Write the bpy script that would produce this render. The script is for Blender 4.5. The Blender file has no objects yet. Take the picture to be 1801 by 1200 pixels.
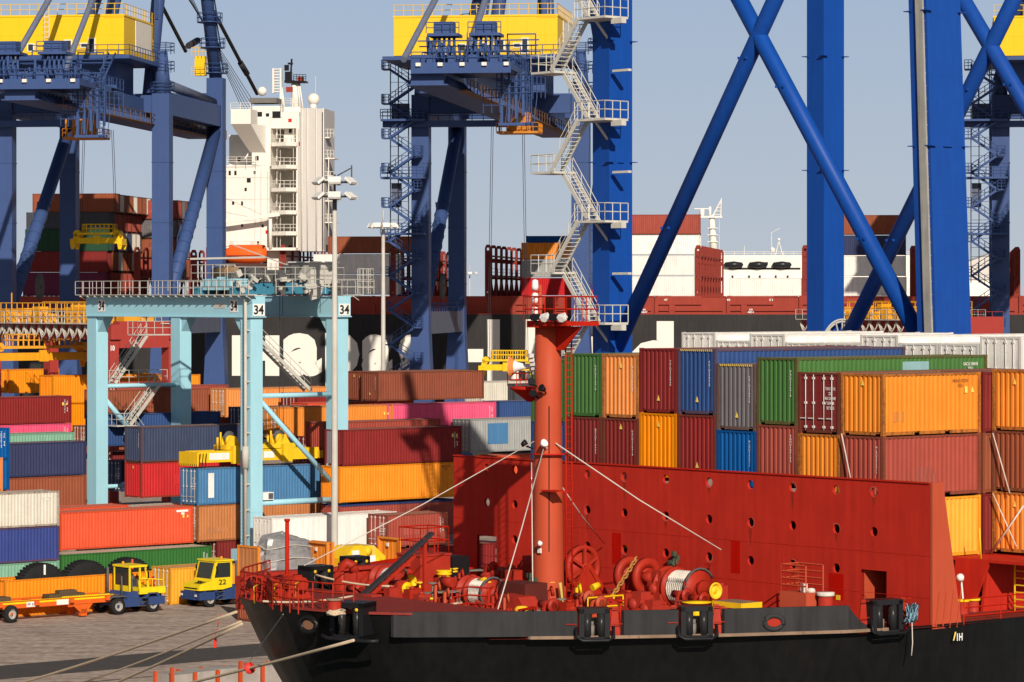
import bpy, math, random
from mathutils import Vector, Matrix
R = math.radians
rnd = random.Random(7)
sc = bpy.context.scene
col = sc.collection

# ------------------------------------------------------------------ camera, sky, sun, exposure
cam = bpy.data.objects.new('camera', bpy.data.cameras.new('camera'))
col.objects.link(cam)
cam.location = (0, 0, 22)
cam.rotation_euler = (R(90), 0, 0)
cam.data.sensor_width = 36
cam.data.lens = 5600 / 1801 * 36
cam.data.shift_y = -74 / 1801
cam.data.clip_start = 1
cam.data.clip_end = 20000
sc.camera = cam
SUN_EL, SUN_DIR = 27, (-0.205, 0.979)            # light travels forward and a little left
w = bpy.data.worlds.new('World')
sc.world = w
w.use_nodes = True
nt = w.node_tree
bg = nt.nodes['Background']
sky = nt.nodes.new('ShaderNodeTexSky')
sky.sky_type = 'NISHITA'
sky.sun_disc = False
sky.sun_elevation = R(SUN_EL)
sky.sun_rotation = math.atan2(-SUN_DIR[0], -SUN_DIR[1])
sky.air_density = 1.0
sky.dust_density = 2.5
sky.ozone_density = 2.5
sky.altitude = 0
tcw = nt.nodes.new('ShaderNodeTexCoord')
mpw = nt.nodes.new('ShaderNodeMapping')
mpw.inputs['Scale'].default_value = (1, 1, 1.0)
mpw.inputs['Location'].default_value = (0, 0, 0.30)
nt.links.new(tcw.outputs['Generated'], mpw.inputs[0])
nrw = nt.nodes.new('ShaderNodeVectorMath'); nrw.operation = 'NORMALIZE'
nt.links.new(mpw.outputs[0], nrw.inputs[0])
nt.links.new(nrw.outputs[0], sky.inputs[0])
sxyz = nt.nodes.new('ShaderNodeSeparateXYZ')
nt.links.new(tcw.outputs['Generated'], sxyz.inputs[0])
hz = nt.nodes.new('ShaderNodeValToRGB')              # pale haze hugging the horizon
he = hz.color_ramp.elements
he[0].position = 0.0; he[0].color = (0.535, 0.585, 0.64, 1)
he[1].position = 0.10; he[1].color = (0.395, 0.505, 0.665, 1)
nt.links.new(sxyz.outputs['Z'], hz.inputs[0])
hs_ = nt.nodes.new('ShaderNodeVectorMath'); hs_.operation = 'SCALE'
hs_.inputs['Scale'].default_value = 1 / 0.05
nt.links.new(hz.outputs[0], hs_.inputs[0])
hf_ = nt.nodes.new('ShaderNodeMapRange')
hf_.inputs['From Min'].default_value = 0.10; hf_.inputs['From Max'].default_value = 0.19
hf_.inputs['To Min'].default_value = 0.92; hf_.inputs['To Max'].default_value = 0.0
nt.links.new(sxyz.outputs['Z'], hf_.inputs['Value'])
mxw = nt.nodes.new('ShaderNodeMixRGB')
nt.links.new(hf_.outputs[0], mxw.inputs[0]); nt.links.new(sky.outputs[0], mxw.inputs[1]); nt.links.new(hs_.outputs[0], mxw.inputs[2])
nt.links.new(mxw.outputs[0], bg.inputs[0])
bg.inputs[1].default_value = 0.05
sun = bpy.data.objects.new('sun', bpy.data.lights.new('sun', 'SUN'))
col.objects.link(sun)
sun.data.energy = 4.8
sun.data.angle = R(0.5)
sun.data.color = (1.0, 0.90, 0.77)
ce = math.cos(R(SUN_EL))
d = Vector((SUN_DIR[0] * ce, SUN_DIR[1] * ce, -math.sin(R(SUN_EL))))
sun.rotation_euler = d.to_track_quat('-Z', 'Y').to_euler()
sun.location = (20, -50, 80)
sc.view_settings.view_transform = 'Standard'
sc.view_settings.look = 'None'
sc.view_settings.gamma = 1
sc.view_settings.exposure = 0.0
sc.render.engine = 'CYCLES'
try:
    sc.cycles.max_bounces = 5
    sc.cycles.use_denoising = True
except Exception:
    pass

# ------------------------------------------------------------------ grids
FP, CX, HY, CZ = 5600.0, 900.5, 526.0, 22.0
TH = R(40.3)
A0, A1 = math.cos(TH), math.sin(TH)

def px(x, y, Y):
    return Vector(((x - CX) * Y / FP, Y, CZ - (y - HY) * Y / FP))

def G(a, n, z=0.0):                    # yard grid: a along the quay, n away from the water
    return Vector((a * A0 - n * A1, a * A1 + n * A0, z))

def pa(x, n):                          # where a row meets a sight line
    t = (x - CX) / FP
    return n * (A1 + A0 * t) / (A0 - A1 * t)

def ground(x, y, z=0.0):
    Y = (CZ - z) * FP / (y - HY)
    return px(x, y, Y)

def to_an(p):
    return p.x * A0 + p.y * A1, -p.x * A1 + p.y * A0

# ------------------------------------------------------------------ materials
MATS = {}

def paint(name, c, rough=0.55, var=0.14, rust=0.0, metal=0.0, streak=0.25, scale=0.8, bump=0.0, spec=0.16, rustcol=(0.12, 0.045, 0.02), low=0.0):
    if name in MATS:
        return MATS[name]
    m = bpy.data.materials.new(name)
    m.use_nodes = True
    t = m.node_tree
    N, L = t.nodes.new, t.links.new
    b = t.nodes['Principled BSDF']
    b.inputs['Roughness'].default_value = rough
    b.inputs['Metallic'].default_value = metal
    b.inputs['Specular IOR Level'].default_value = spec
    tc = N('ShaderNodeTexCoord')
    oi = N('ShaderNodeObjectInfo')
    off = N('ShaderNodeVectorMath'); off.operation = 'MULTIPLY_ADD'
    L(tc.outputs['Object'], off.inputs[0]); off.inputs[1].default_value = (1, 1, 1)
    sep = N('ShaderNodeVectorMath'); sep.operation = 'SCALE'; sep.inputs[0].default_value = (31, 17, 23)
    L(oi.outputs['Random'], sep.inputs['Scale'])
    L(sep.outputs[0], off.inputs[2])
    n1 = N('ShaderNodeTexNoise'); n1.inputs['Scale'].default_value = scale; n1.inputs['Detail'].default_value = 6
    n1.inputs['Roughness'].default_value = 0.65
    L(off.outputs[0], n1.inputs['Vector'])
    mp = N('ShaderNodeMapping'); mp.inputs['Scale'].default_value = (2.6, 2.6, 0.22)
    L(off.outputs[0], mp.inputs['Vector'])
    n2 = N('ShaderNodeTexNoise'); n2.inputs['Scale'].default_value = 1.3; n2.inputs['Detail'].default_value = 5
    L(mp.outputs[0], n2.inputs['Vector'])
    # brightness factor = 1 + var*(n1-.5)*2 + streak*(n2-.5)*2 + small per-object shift
    a1 = N('ShaderNodeMath'); a1.operation = 'MULTIPLY_ADD'; a1.inputs[1].default_value = 2.4 * var; a1.inputs[2].default_value = 1 - 1.2 * var
    L(n1.outputs['Fac'], a1.inputs[0])
    a2 = N('ShaderNodeMath'); a2.operation = 'MULTIPLY_ADD'; a2.inputs[1].default_value = 2.4 * streak * 0.6; a2.inputs[2].default_value = -1.2 * streak * 0.6
    L(n2.outputs['Fac'], a2.inputs[0])
    a3 = N('ShaderNodeMath'); a3.operation = 'ADD'
    L(a1.outputs[0], a3.inputs[0]); L(a2.outputs[0], a3.inputs[1])
    hs = N('ShaderNodeHueSaturation')
    hs.inputs['Color'].default_value = (*c, 1)
    L(a3.outputs[0], hs.inputs['Value'])
    sat = N('ShaderNodeMath'); sat.operation = 'MULTIPLY_ADD'; sat.inputs[1].default_value = -0.03; sat.inputs[2].default_value = 1.01
    L(oi.outputs['Random'], sat.inputs[0]); L(sat.outputs[0], hs.inputs['Saturation'])
    out = hs.outputs[0]
    if rust > 0:
        n3 = N('ShaderNodeTexNoise'); n3.inputs['Scale'].default_value = 2.2; n3.inputs['Detail'].default_value = 8; n3.inputs['Roughness'].default_value = 0.7
        L(mp.outputs[0], n3.inputs['Vector'])
        n4 = N('ShaderNodeTexNoise'); n4.inputs['Scale'].default_value = 9; n4.inputs['Detail'].default_value = 6; n4.inputs['Roughness'].default_value = 0.75
        L(off.outputs[0], n4.inputs['Vector'])
        av = N('ShaderNodeMath'); av.operation = 'MULTIPLY_ADD'; av.inputs[1].default_value = 0.5
        L(n3.outputs['Fac'], av.inputs[0])
        hv = N('ShaderNodeMath'); hv.operation = 'MULTIPLY'; hv.inputs[1].default_value = 0.5
        L(n4.outputs['Fac'], hv.inputs[0]); L(hv.outputs[0], av.inputs[2])
        if low > 0:
            sz = N('ShaderNodeSeparateXYZ'); L(tc.outputs['Object'], sz.inputs[0])
            mr = N('ShaderNodeMapRange'); mr.inputs['From Min'].default_value = 0.1; mr.inputs['From Max'].default_value = 0.75
            mr.inputs['To Min'].default_value = low; mr.inputs['To Max'].default_value = 0.0
            L(sz.outputs['Z'], mr.inputs['Value'])
            ad_ = N('ShaderNodeMath'); ad_.operation = 'ADD'
            L(av.outputs[0], ad_.inputs[0]); L(mr.outputs[0], ad_.inputs[1])
            av = ad_
        rp = N('ShaderNodeValToRGB')
        e = rp.color_ramp.elements
        lo = 0.68 - 0.28 * rust
        e[0].position = lo; e[0].color = (0, 0, 0, 1)
        e[1].position = lo + 0.12; e[1].color = (0.85, 0.85, 0.85, 1)
        L(av.outputs[0], rp.inputs[0])
        mx = N('ShaderNodeMixRGB')
        L(rp.outputs[0], mx.inputs[0]); L(out, mx.inputs[1]); mx.inputs[2].default_value = (*rustcol, 1)
        out = mx.outputs[0]
    L(out, b.inputs['Base Color'])
    if bump > 0:
        bp = N('ShaderNodeBump'); bp.inputs['Strength'].default_value = bump; bp.inputs['Distance'].default_value = 0.03
        L(n1.outputs['Fac'], bp.inputs['Height']); L(bp.outputs[0], b.inputs['Normal'])
    MATS[name] = m
    return m

# ------------------------------------------------------------------ mesh builder
class MB:
    def __init__(s):
        s.v, s.f, s.sm = [], [], []

    def add(s, vs, fs, smooth=False):
        o = len(s.v)
        s.v += [tuple(v) for v in vs]
        s.f += [tuple(i + o for i in f) for f in fs]
        s.sm += [smooth] * len(fs)
        return s

    def box(s, x0, y0, z0, x1, y1, z1, M=None):
        vs = [Vector((x, y, z)) for z in (z0, z1) for y in (y0, y1) for x in (x0, x1)]
        if M is not None:
            vs = [M @ v for v in vs]
        return s.add(vs, [(0, 2, 3, 1), (4, 5, 7, 6), (0, 1, 5, 4), (2, 6, 7, 3), (0, 4, 6, 2), (1, 3, 7, 5)])

    def cbox(s, c, d, M=None):
        return s.box(c[0] - d[0] / 2, c[1] - d[1] / 2, c[2] - d[2] / 2, c[0] + d[0] / 2, c[1] + d[1] / 2, c[2] + d[2] / 2, M)

    def beam(s, p, q, wd, ht, up=(0, 0, 1)):      # rectangular bar from p to q
        p, q = Vector(p), Vector(q)
        dr = (q - p).normalized()
        u = Vector(up)
        if abs(dr.dot(u)) > 0.97:
            u = Vector((1, 0, 0))
        sd = dr.cross(u).normalized()
        u = sd.cross(dr).normalized()
        vs = [e + sd * a * wd / 2 + u * b * ht / 2 for e in (p, q) for b in (-1, 1) for a in (-1, 1)]
        return s.add(vs, [(0, 1, 3, 2), (4, 6, 7, 5), (0, 4, 5, 1), (2, 3, 7, 6), (0, 2, 6, 4), (1, 5, 7, 3)])

    def tube(s, p, q, r, n=8, r2=None, cap=True):
        p, q = Vector(p), Vector(q)
        r2 = r if r2 is None else r2
        dr = (q - p).normalized()
        u = Vector((0, 0, 1)) if abs(dr.z) < 0.9 else Vector((1, 0, 0))
        a = dr.cross(u).normalized()
        b = dr.cross(a)
        cs = [(math.cos(2 * math.pi * i / n), math.sin(2 * math.pi * i / n)) for i in range(n)]
        vs = [p + (a * c + b * t) * r for c, t in cs] + [q + (a * c + b * t) * r2 for c, t in cs]
        s.add(vs, [(i, (i + 1) % n, n + (i + 1) % n, n + i) for i in range(n)], n > 5)
        if cap:
            o = len(s.v) - 2 * n
            s.f += [tuple(o + n - 1 - i for i in range(n)), tuple(o + n + i for i in range(n))]
            s.sm += [False, False]
        return s

    def path(s, pts, r, n=6, closed=False):
        pts = [Vector(p) for p in pts]
        m = len(pts)
        rings = []
        for i, p in enumerate(pts):
            a = pts[(i - 1) % m] if (closed or i > 0) else p
            c = pts[(i + 1) % m] if (closed or i < m - 1) else p
            dr = (c - a).normalized()
            u = Vector((0, 0, 1)) if abs(dr.z) < 0.92 else Vector((1, 0, 0))
            e = dr.cross(u).normalized()
            g = dr.cross(e)
            rr = r[i] if isinstance(r, (list, tuple)) else r
            rings.append([p + (e * math.cos(2 * math.pi * k / n) + g * math.sin(2 * math.pi * k / n)) * rr for k in range(n)])
        vs = [v for q in rings for v in q]
        fs = []
        for i in range(m if closed else m - 1):
            j = (i + 1) % m
            fs += [(i * n + k, i * n + (k + 1) % n, j * n + (k + 1) % n, j * n + k) for k in range(n)]
        if not closed:
            fs += [tuple(range(n - 1, -1, -1)), tuple((m - 1) * n + k for k in range(n))]
        return s.add(vs, fs, True)

    def lathe(s, prof, c=(0, 0, 0), ax=(0, 0, 1), n=16, smooth=True, a0=0.0, a1=2 * math.pi):
        ax = Vector(ax).normalized()
        u = Vector((1, 0, 0)) if abs(ax.x) < 0.9 else Vector((0, 1, 0))
        e = ax.cross(u).normalized()
        g = ax.cross(e)
        c = Vector(c)
        full = abs(a1 - a0 - 2 * math.pi) < 1e-6
        k = n if full else n + 1
        vs = []
        for r, h in prof:
            for i in range(k):
                t = a0 + (a1 - a0) * i / n
                vs.append(c + ax * h + (e * math.cos(t) + g * math.sin(t)) * r)
        fs = []
        for j in range(len(prof) - 1):
            for i in range(n):
                i2 = (i + 1) % k
                fs.append((j * k + i, j * k + i2, (j + 1) * k + i2, (j + 1) * k + i))
        return s.add(vs, fs, smooth)

    def prism(s, pts, u, v, w, o=(0, 0, 0)):      # flat outline (u,v) pushed along w
        o, u, v, w = Vector(o), Vector(u), Vector(v), Vector(w)
        n = len(pts)
        b = [o + u * a + v * c for a, c in pts]
        vs = b + [p + w for p in b]
        return s.add(vs, [tuple(range(n - 1, -1, -1)), tuple(n + i for i in range(n))] + [(i, (i + 1) % n, n + (i + 1) % n, n + i) for i in range(n)])

    def corr(s, o, u, v, nrm, L, H, pitch=0.278, dep=0.036, steep=False):
        o, u, v, nrm = Vector(o), Vector(u), Vector(v), Vector(nrm)
        k = max(1, round(L / pitch))
        p = L / k
        pr = []
        for i in range(k):
            pr += [((i + a) * p, b * dep) for a, b in (((0.0, -1), (0.22, -1), (0.30, 0), (0.70, 0), (0.78, -1)) if steep else ((0.0, -1), (0.14, -1), (0.36, 0), (0.64, 0), (0.86, -1)))]
        pr.append((L, -dep))
        vs = []
        for a, b in pr:
            q = o + u * a + nrm * b
            vs += [q, q + v * H]
        return s.add(vs, [(2 * i, 2 * i + 2, 2 * i + 3, 2 * i + 1) for i in range(len(pr) - 1)])

    def rail(s, pts, h=1.1, r=0.03, post=1.8, bars=2, close=False, n=4):
        pts = [Vector(p) for p in pts]
        seg = list(zip(pts, pts[1:])) + ([(pts[-1], pts[0])] if close else [])
        up = Vector((0, 0, 1))
        for p, q in seg:
            k = max(1, round((q - p).length / post))
            for i in range(k + 1):
                e = p.lerp(q, i / k)
                s.tube(e, e + up * h, r, n, cap=False)
            for b in range(bars):
                hh = up * (h * (b + 1) / bars)
                s.tube(p + hh, q + hh, r, n, cap=False)
        return s

    def mesh(s, name):
        me = bpy.data.meshes.new(name)
        me.from_pydata(s.v, [], s.f)
        me.polygons.foreach_set('use_smooth', s.sm)
        me.update()
        return me

    def build(s, name, mat, parent=None, loc=None, rz=None):
        return link(name, s.mesh(name), mat, parent, loc, rz)

def link(name, me, mat, parent=None, loc=None, rz=None):
    o = bpy.data.objects.new(name, me)
    col.objects.link(o)
    if mat is not None:
        if len(me.materials) == 0:
            me.materials.append(mat)
        o.material_slots[0].link = 'OBJECT'
        o.material_slots[0].material = mat
    if parent is not None:
        o.parent = parent
    if loc is not None:
        o.location = loc
    if rz is not None:
        o.rotation_euler = (0, 0, rz)
    return o

def tag(o, label=None, cat=None, group=None, kind=None):
    if label: o['label'] = label
    if cat: o['category'] = cat
    if group: o['group'] = group
    if kind: o['kind'] = kind
    return o

def empty(name, label, cat, loc=(0, 0, 0), rz=0.0, group=None):
    o = bpy.data.objects.new(name, None)
    col.objects.link(o)
    o.empty_display_size = 0.5
    o.location = loc
    o.rotation_euler = (0, 0, rz)
    return tag(o, label, cat, group)

TXT = {}

def text_mesh(body, bold=0.0, line=1.0):
    k = (body, bold, line)
    if k in TXT:
        return TXT[k]
    cu = bpy.data.curves.new('lettering', 'FONT')
    cu.body = body
    cu.size = 1
    cu.resolution_u = 3
    cu.offset = bold
    cu.space_line = line
    cu.align_x = 'CENTER'
    cu.align_y = 'CENTER'
    ob = bpy.data.objects.new('lettering', cu)
    col.objects.link(ob)
    dg = bpy.context.evaluated_depsgraph_get()
    dg.update()
    me = bpy.data.meshes.new_from_object(ob.evaluated_get(dg))
    bpy.data.objects.remove(ob)
    me.materials.clear()
    xs = [v.co.x for v in me.vertices]; ys = [v.co.y for v in me.vertices]
    cx_, cy_ = (min(xs) + max(xs)) / 2, (min(ys) + max(ys)) / 2
    for v in me.vertices:
        v.co.x -= cx_; v.co.y -= cy_
    TXT[k] = (me, max(xs) - min(xs), max(ys) - min(ys))
    return TXT[k]

def text(name, body, mat, parent, o, u, v, wd, ht, bold=0.0, line=1.0):
    """flat lettering centred at o, right = u, up = v, stretched to wd x ht"""
    me, w0, h0 = text_mesh(body, bold, line)
    me = me.copy()
    o, u, v = Vector(o), Vector(u).normalized(), Vector(v).normalized()
    nn = u.cross(v)
    M = Matrix((u, v, nn)).transposed().to_4x4()
    M = Matrix.Translation(o) @ M @ Matrix.Diagonal((wd / w0, ht / h0, 1, 1))
    me.transform(M)
    return link(name, me, mat, parent)
# ------------------------------------------------------------------ palette
def CP(n, c, rust=0.18, **k):
    return paint('paint_' + n, c, rough=k.pop('rough', 0.6), rust=rust, low=0.07, streak=0.32, **k)
PAL = {
    'maroon': CP('maroon', (0.19, 0.022, 0.020), 0.15), 'darkred': CP('darkred', (0.22, 0.019, 0.018), 0.1),
    'brown': CP('brown', (0.24, 0.062, 0.032), 0.2), 'rust': CP('rust', (0.27, 0.075, 0.035), 0.3),
    'brick': CP('brick', (0.33, 0.065, 0.045), 0.2), 'orange': CP('orange', (0.72, 0.235, 0.028), 0.16),
    'paleorange': CP('paleorange', (0.74, 0.27, 0.07), 0.15), 'amber': CP('amber', (0.80, 0.25, 0.002), 0.05),
    'yellow': CP('yellow', (0.80, 0.36, 0.03), 0.12), 'navy': CP('navy', (0.034, 0.042, 0.105), 0.12),
    'slate': CP('slate', (0.046, 0.062, 0.115), 0.14), 'blue': CP('blue', (0.028, 0.068, 0.20), 0.2),
    'bright_blue': CP('bright_blue', (0.0, 0.085, 0.30), 0.06), 'sky_blue': CP('sky_blue', (0.065, 0.19, 0.37), 0.1),
    'royal': CP('royal', (0.035, 0.055, 0.22), 0.14), 'green': CP('green', (0.058, 0.155, 0.040), 0.1),
    'deep_green': CP('deep_green', (0.03, 0.135, 0.028), 0.1), 'mint': CP('mint', (0.20, 0.40, 0.28), 0.15),
    'pink': CP('pink', (0.72, 0.085, 0.185), 0.08), 'coral': CP('coral', (0.70, 0.085, 0.030), 0.14),
    'red': CP('red', (0.50, 0.014, 0.018), 0.08), 'tan': CP('tan', (0.47, 0.18, 0.065), 0.12),
    'grey': CP('grey', (0.33, 0.34, 0.33), 0.2), 'gunmetal': CP('gunmetal', (0.14, 0.13, 0.14), 0.3),
    'cream': CP('cream', (0.62, 0.58, 0.49), 0.28), 'white': CP('white', (0.80, 0.77, 0.72), 0.04),
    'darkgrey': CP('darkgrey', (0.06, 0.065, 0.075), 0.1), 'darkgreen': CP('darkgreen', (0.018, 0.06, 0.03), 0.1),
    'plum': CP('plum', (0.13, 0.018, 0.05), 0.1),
}
BASE = {k: None for k in PAL}
RODM = paint('galvanised_rod', (0.62, 0.60, 0.56), 0.45, rust=0.12)
LETTER = paint('white_lettering', (0.80, 0.79, 0.75), 0.7, var=0.2)
BLACKL = paint('black_lettering', (0.02, 0.02, 0.02), 0.7)
STICK = paint('yellow_sticker', (0.85, 0.62, 0.12), 0.6)
FRAMEM = paint('rusty_frame', (0.16, 0.065, 0.035), 0.75, var=0.3, rust=0.5)
DARKM = paint('shadow_gap', (0.02, 0.018, 0.016), 0.8)
ROOFS = {}

def roof_mat(k):
    if k not in ROOFS:
        n = MATS['paint_' + k].node_tree.nodes
        c = [x for x in n if x.type == 'HUE_SAT'][0].inputs['Color'].default_value
        if k == 'white':
            cc = (0.72, 0.70, 0.64)
        else:
            cc = tuple(a * 0.45 + b * 0.55 for a, b in zip(c[:3], (0.30, 0.20, 0.15)))
        ROOFS[k] = paint('dusty_roof_' + k, cc, 0.85, var=0.25, rust=0.12)
    return ROOFS[k]

def frame_mat(k, old):
    n = MATS['paint_' + k].node_tree.nodes
    c = [x for x in n if x.type == 'HUE_SAT'][0].inputs['Color'].default_value
    if old:
        return paint('rusty_frame_' + k, tuple(x * 0.55 + y * 0.3 for x, y in zip(c[:3], (0.16, 0.065, 0.035))), 0.75, var=0.3, rust=0.75)
    return paint('frame_' + k, tuple(x * 0.8 for x in c[:3]), 0.65, rust=0.34)

CM = {}
CW = 2.44

def cont_meshes(L, H, door, reefer=False):
    k = (L, H, door, reefer)
    if k in CM:
        return CM[k]
    X, Y, Z = Vector((1, 0, 0)), Vector((0, 1, 0)), Vector((0, 0, 1))
    b = MB()
    p, bt, tp = 0.15, 0.17, 0.11
    dep = 0.008 if reefer else 0.040
    pit = 0.5 if reefer else 0.278
    h = H - bt - tp
    b.corr((p, 0.015, bt), X, Z, -Y, L - 2 * p, h, pit, dep)
    b.corr((L - p, CW - 0.015, bt), -X, Z, Y, L - 2 * p, h, pit, dep)
    b.corr((L - 0.015, p, bt), Y, Z, X, CW - 2 * p, h, 0.26, dep * 1.3, not reefer)
    if not door:
        b.corr((0.015, CW - p, bt), -Y, Z, -X, CW - 2 * p, h, 0.26, dep * 1.3, not reefer)
    b.box(0.1, 0.1, 0.12, L - 0.1, CW - 0.1, 0.16)
    walls = b.mesh('shipping_container')
    f = MB()
    for x in (0, L - p):
        for y in (0, CW - p):
            f.box(x, y, 0.118, x + p, y + p, H - 0.118)
    for x in (-0.003, L - 0.175):
        for y in (-0.003, CW - 0.159):
            f.box(x, y, 0, x + 0.178, y + 0.162, 0.118)
            f.box(x, y, H - 0.118, x + 0.178, y + 0.162, H)
    for y in (0.003, CW - 0.063):
        f.box(p, y, H - tp, L - p, y + 0.06, H - 0.02)
        if L < 7:
            for a, c in ((p, 1.9), (2.25, 3.8), (4.15, L - p)):
                f.box(a, y, 0.03, c, y + 0.06, bt)
        else:
            f.box(p, y, 0.03, L - p, y + 0.06, bt)
    for x in (0.003, L - 0.063):
        f.box(x, p, H - tp, x + 0.06, CW - p, H - 0.02)
        f.box(x, p + 0.35, 0.03, x + 0.06, CW - p - 0.35, bt)
        f.box(x + 0.05, p, 0.09, x + 0.11, CW - p, bt)
    frame = f.mesh('frame')
    r = MB()
    r.corr((p, 0.05, H - 0.03), X, Y, -Z * -1, L - 2 * p, CW - 0.1, pit * 1.6, 0.015)
    roof = r.mesh('roof')
    leaf = rods = None
    if door:
        leaf = []
        rods = []
        for y0 in (p + 0.005, CW / 2 + 0.008):
            wd = CW / 2 - p - 0.013
            q = MB()
            q.corr((0.03, y0 + wd, bt + 0.01), Z, -Y, -X, h - 0.02, wd, 0.012 if reefer else (h - 0.02) / 5, 0.003 if reefer else 0.04)
            q.box(0.035, y0, bt + 0.01, 0.1, y0 + wd, bt + h - 0.01)
            leaf.append(q.mesh('door'))
            rr = []
            for fr in (0.28, 0.72):
                t = MB()
                y = y0 + wd * fr
                t.tube((-0.005, y, 0.14), (-0.005, y, H - 0.1), 0.02, 6)
                for z in (0.28, H * 0.5, H - 0.25):
                    t.box(-0.035, y - 0.06, z - 0.05, 0.03, y + 0.06, z + 0.05)
                t.box(-0.04, y - 0.02, 0.62, 0.0, y + 0.30, 0.66)
                rr.append(t.mesh('lock_rod'))
            rods.append(rr)
    CM[k] = (walls, frame, roof, leaf, rods)
    return CM[k]

CODES = ['HLXU 332311', 'TCLU 426860', 'GESU 518402', 'HLCU 417735', 'TGHU 309142', 'CAIU 274016', 'LCRU 865830', 'FCIU 550927', 'UACU 336418']

def container(label, c, L=12.19, H=2.59, door=False, loc=(0, 0, 0), rz=TH, old=False, rods=True, marks='', group=None, roof=None, cat='container', leafcol=None, reefer=False, open_top=False):
    wl, fr, rf, leaf, rd = cont_meshes(L, H, door, reefer)
    o = link('shipping_container', wl, PAL[c], None, loc, rz)
    tag(o, label, cat, group)
    link('frame', fr, frame_mat(c, old), o)
    if not open_top:
        link('roof', rf, ROOFS[roof] if roof in ROOFS else roof_mat(roof or c), o)
    if door:
        for i, q in enumerate(leaf):
            dd = link('door', q, PAL[leafcol or c], o)
            if rods:
                for r_ in rd[i]:
                    link('lock_rod', r_, RODM, dd)
    code = rnd.choice(CODES)
    if 'e' in marks and not door:          # stacked code on the end wall
        text('marking', '\n'.join(code.replace(' ', '')), LETTER, o, (-0.012, 0.38, H * 0.62), (0, -1, 0), (0, 0, 1), 0.1, 1.15, 0.02, 0.9)
    if 'd' in marks and door:
        text('marking', code + '\n22G1\nMAX GR 30480\nTARE 2230\nNET 28250', LETTER, o, (-0.02, 0.52, H * 0.58), (0, -1, 0), (0, 0, 1), 0.62, 0.95, 0.012, 1.1)
    if 's' in marks:                        # stacked code at the far end of the long side
        text('marking', '\n'.join(code.replace(' ', '')), LETTER, o, (L - 0.75, -0.006, H * 0.62), (1, 0, 0), (0, 0, 1), 0.13, 1.25, 0.02, 0.9)
        text('marking', '22\nG1\n\n30\n48', LETTER, o, (L - 0.48, -0.006, H * 0.62), (1, 0, 0), (0, 0, 1), 0.12, 1.0, 0.02, 0.9)
    if 'k' in marks:                        # block code high on the long side
        text('marking', code + '\n22G1', LETTER, o, (L - 1.15, -0.006, H - 0.5), (1, 0, 0), (0, 0, 1), 0.95, 0.36, 0.012)
    if 'b' in marks:
        text('marking', code + '\n22G1', BLACKL, o, (L - 1.3, -0.006, H - 0.45), (1, 0, 0), (0, 0, 1), 0.95, 0.34, 0.0)
    if old and L > 5:
        for _ in range(rnd.choice((1, 2, 3))):
            xa, za = rnd.uniform(0.4, L - 2.2), rnd.uniform(0.35, H - 1.2)
            m_ = MB(); m_.corr((xa, 0.0105, za), (1, 0, 0), (0, 0, 1), (0, -1, 0), rnd.uniform(0.5, 1.7), rnd.uniform(0.25, 0.8), 0.278, 0.04)
            n_ = MATS['paint_' + c].node_tree.nodes
            cc = [x for x in n_ if x.type == 'HUE_SAT'][0].inputs['Color'].default_value
            k_ = rnd.choice((0.72, 0.85, 1.12))
            m_.build('repair_patch', paint('patch_%s_%d' % (c, k_ * 100), tuple(min(.8, v * k_ + .012) for v in cc[:3]), .65, rust=.2), o)
    if 'w' in marks:
        m_ = MB(); m_.box(1.0, -0.006, 0.55, 1.55, 0.004, H - 0.4); m_.build('white_panel', LETTER, o)
    if 'v' in marks:
        m_ = MB(); m_.box(L - 1.6, -0.006, H - 0.42, L - 0.5, 0.004, H - 0.26); m_.build('white_panel', LETTER, o)
        m_ = MB(); m_.box(L - 1.15, -0.006, H - 0.62, L - 0.85, 0.004, H - 0.46); m_.build('white_panel', LETTER, o)
    if 't' in marks:                        # yellow warning triangle on the end
        z = rnd.choice((H - 0.5, H - 0.62, 0.55))
        m_ = MB(); m_.prism([(-0.1, 0), (0.1, 0), (0, 0.26)], (0, -1, 0), (0, 0, 1), (-0.004, 0, 0), (-0.005, CW / 2 - 0.05, z))
        m_.build('warning_sticker', STICK, o)
    if 'p' in marks:                        # stickers on the long side
        m_ = MB(); m_.prism([(-0.1, 0), (0.1, 0), (0, 0.24)], (1, 0, 0), (0, 0, 1), (0, -0.004, 0), (L - 0.55, -0.005, H - 0.85))
        m_.prism([(-0.09, 0), (0.09, 0), (0.09, 0.27), (-0.09, 0.27)], (1, 0, 0), (0, 0, 1), (0, -0.004, 0), (L - 0.95, -0.005, H - 0.88))
        m_.build('warning_sticker', STICK, o)
    return o

# ------------------------------------------------------------------ ground, water
asp = bpy.data.materials.new('worn_concrete'); asp.use_nodes = True
t = asp.node_tree; b = t.nodes['Principled BSDF']; b.inputs['Roughness'].default_value = 0.9; b.inputs['Specular IOR Level'].default_value = 0.2
tc = t.nodes.new('ShaderNodeTexCoord')
mp = t.nodes.new('ShaderNodeMapping'); mp.inputs['Rotation'].default_value = (0, 0, -R(8)); mp.inputs['Scale'].default_value = (0.22, 1.1, 1)
t.links.new(tc.outputs['Object'], mp.inputs[0])
na = t.nodes.new('ShaderNodeTexNoise'); na.inputs['Scale'].default_value = 1.0; na.inputs['Detail'].default_value = 8; na.inputs['Roughness'].default_value = 0.7
t.links.new(mp.outputs[0], na.inputs['Vector'])
nb = t.nodes.new('ShaderNodeTexNoise'); nb.inputs['Scale'].default_value = 1.7; nb.inputs['Detail'].default_value = 6
t.links.new(tc.outputs['Object'], nb.inputs['Vector'])
ad = t.nodes.new('ShaderNodeMath'); ad.operation = 'MULTIPLY_ADD'; ad.inputs[1].default_value = 0.6
t.links.new(na.outputs['Fac'], ad.inputs[0])
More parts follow.
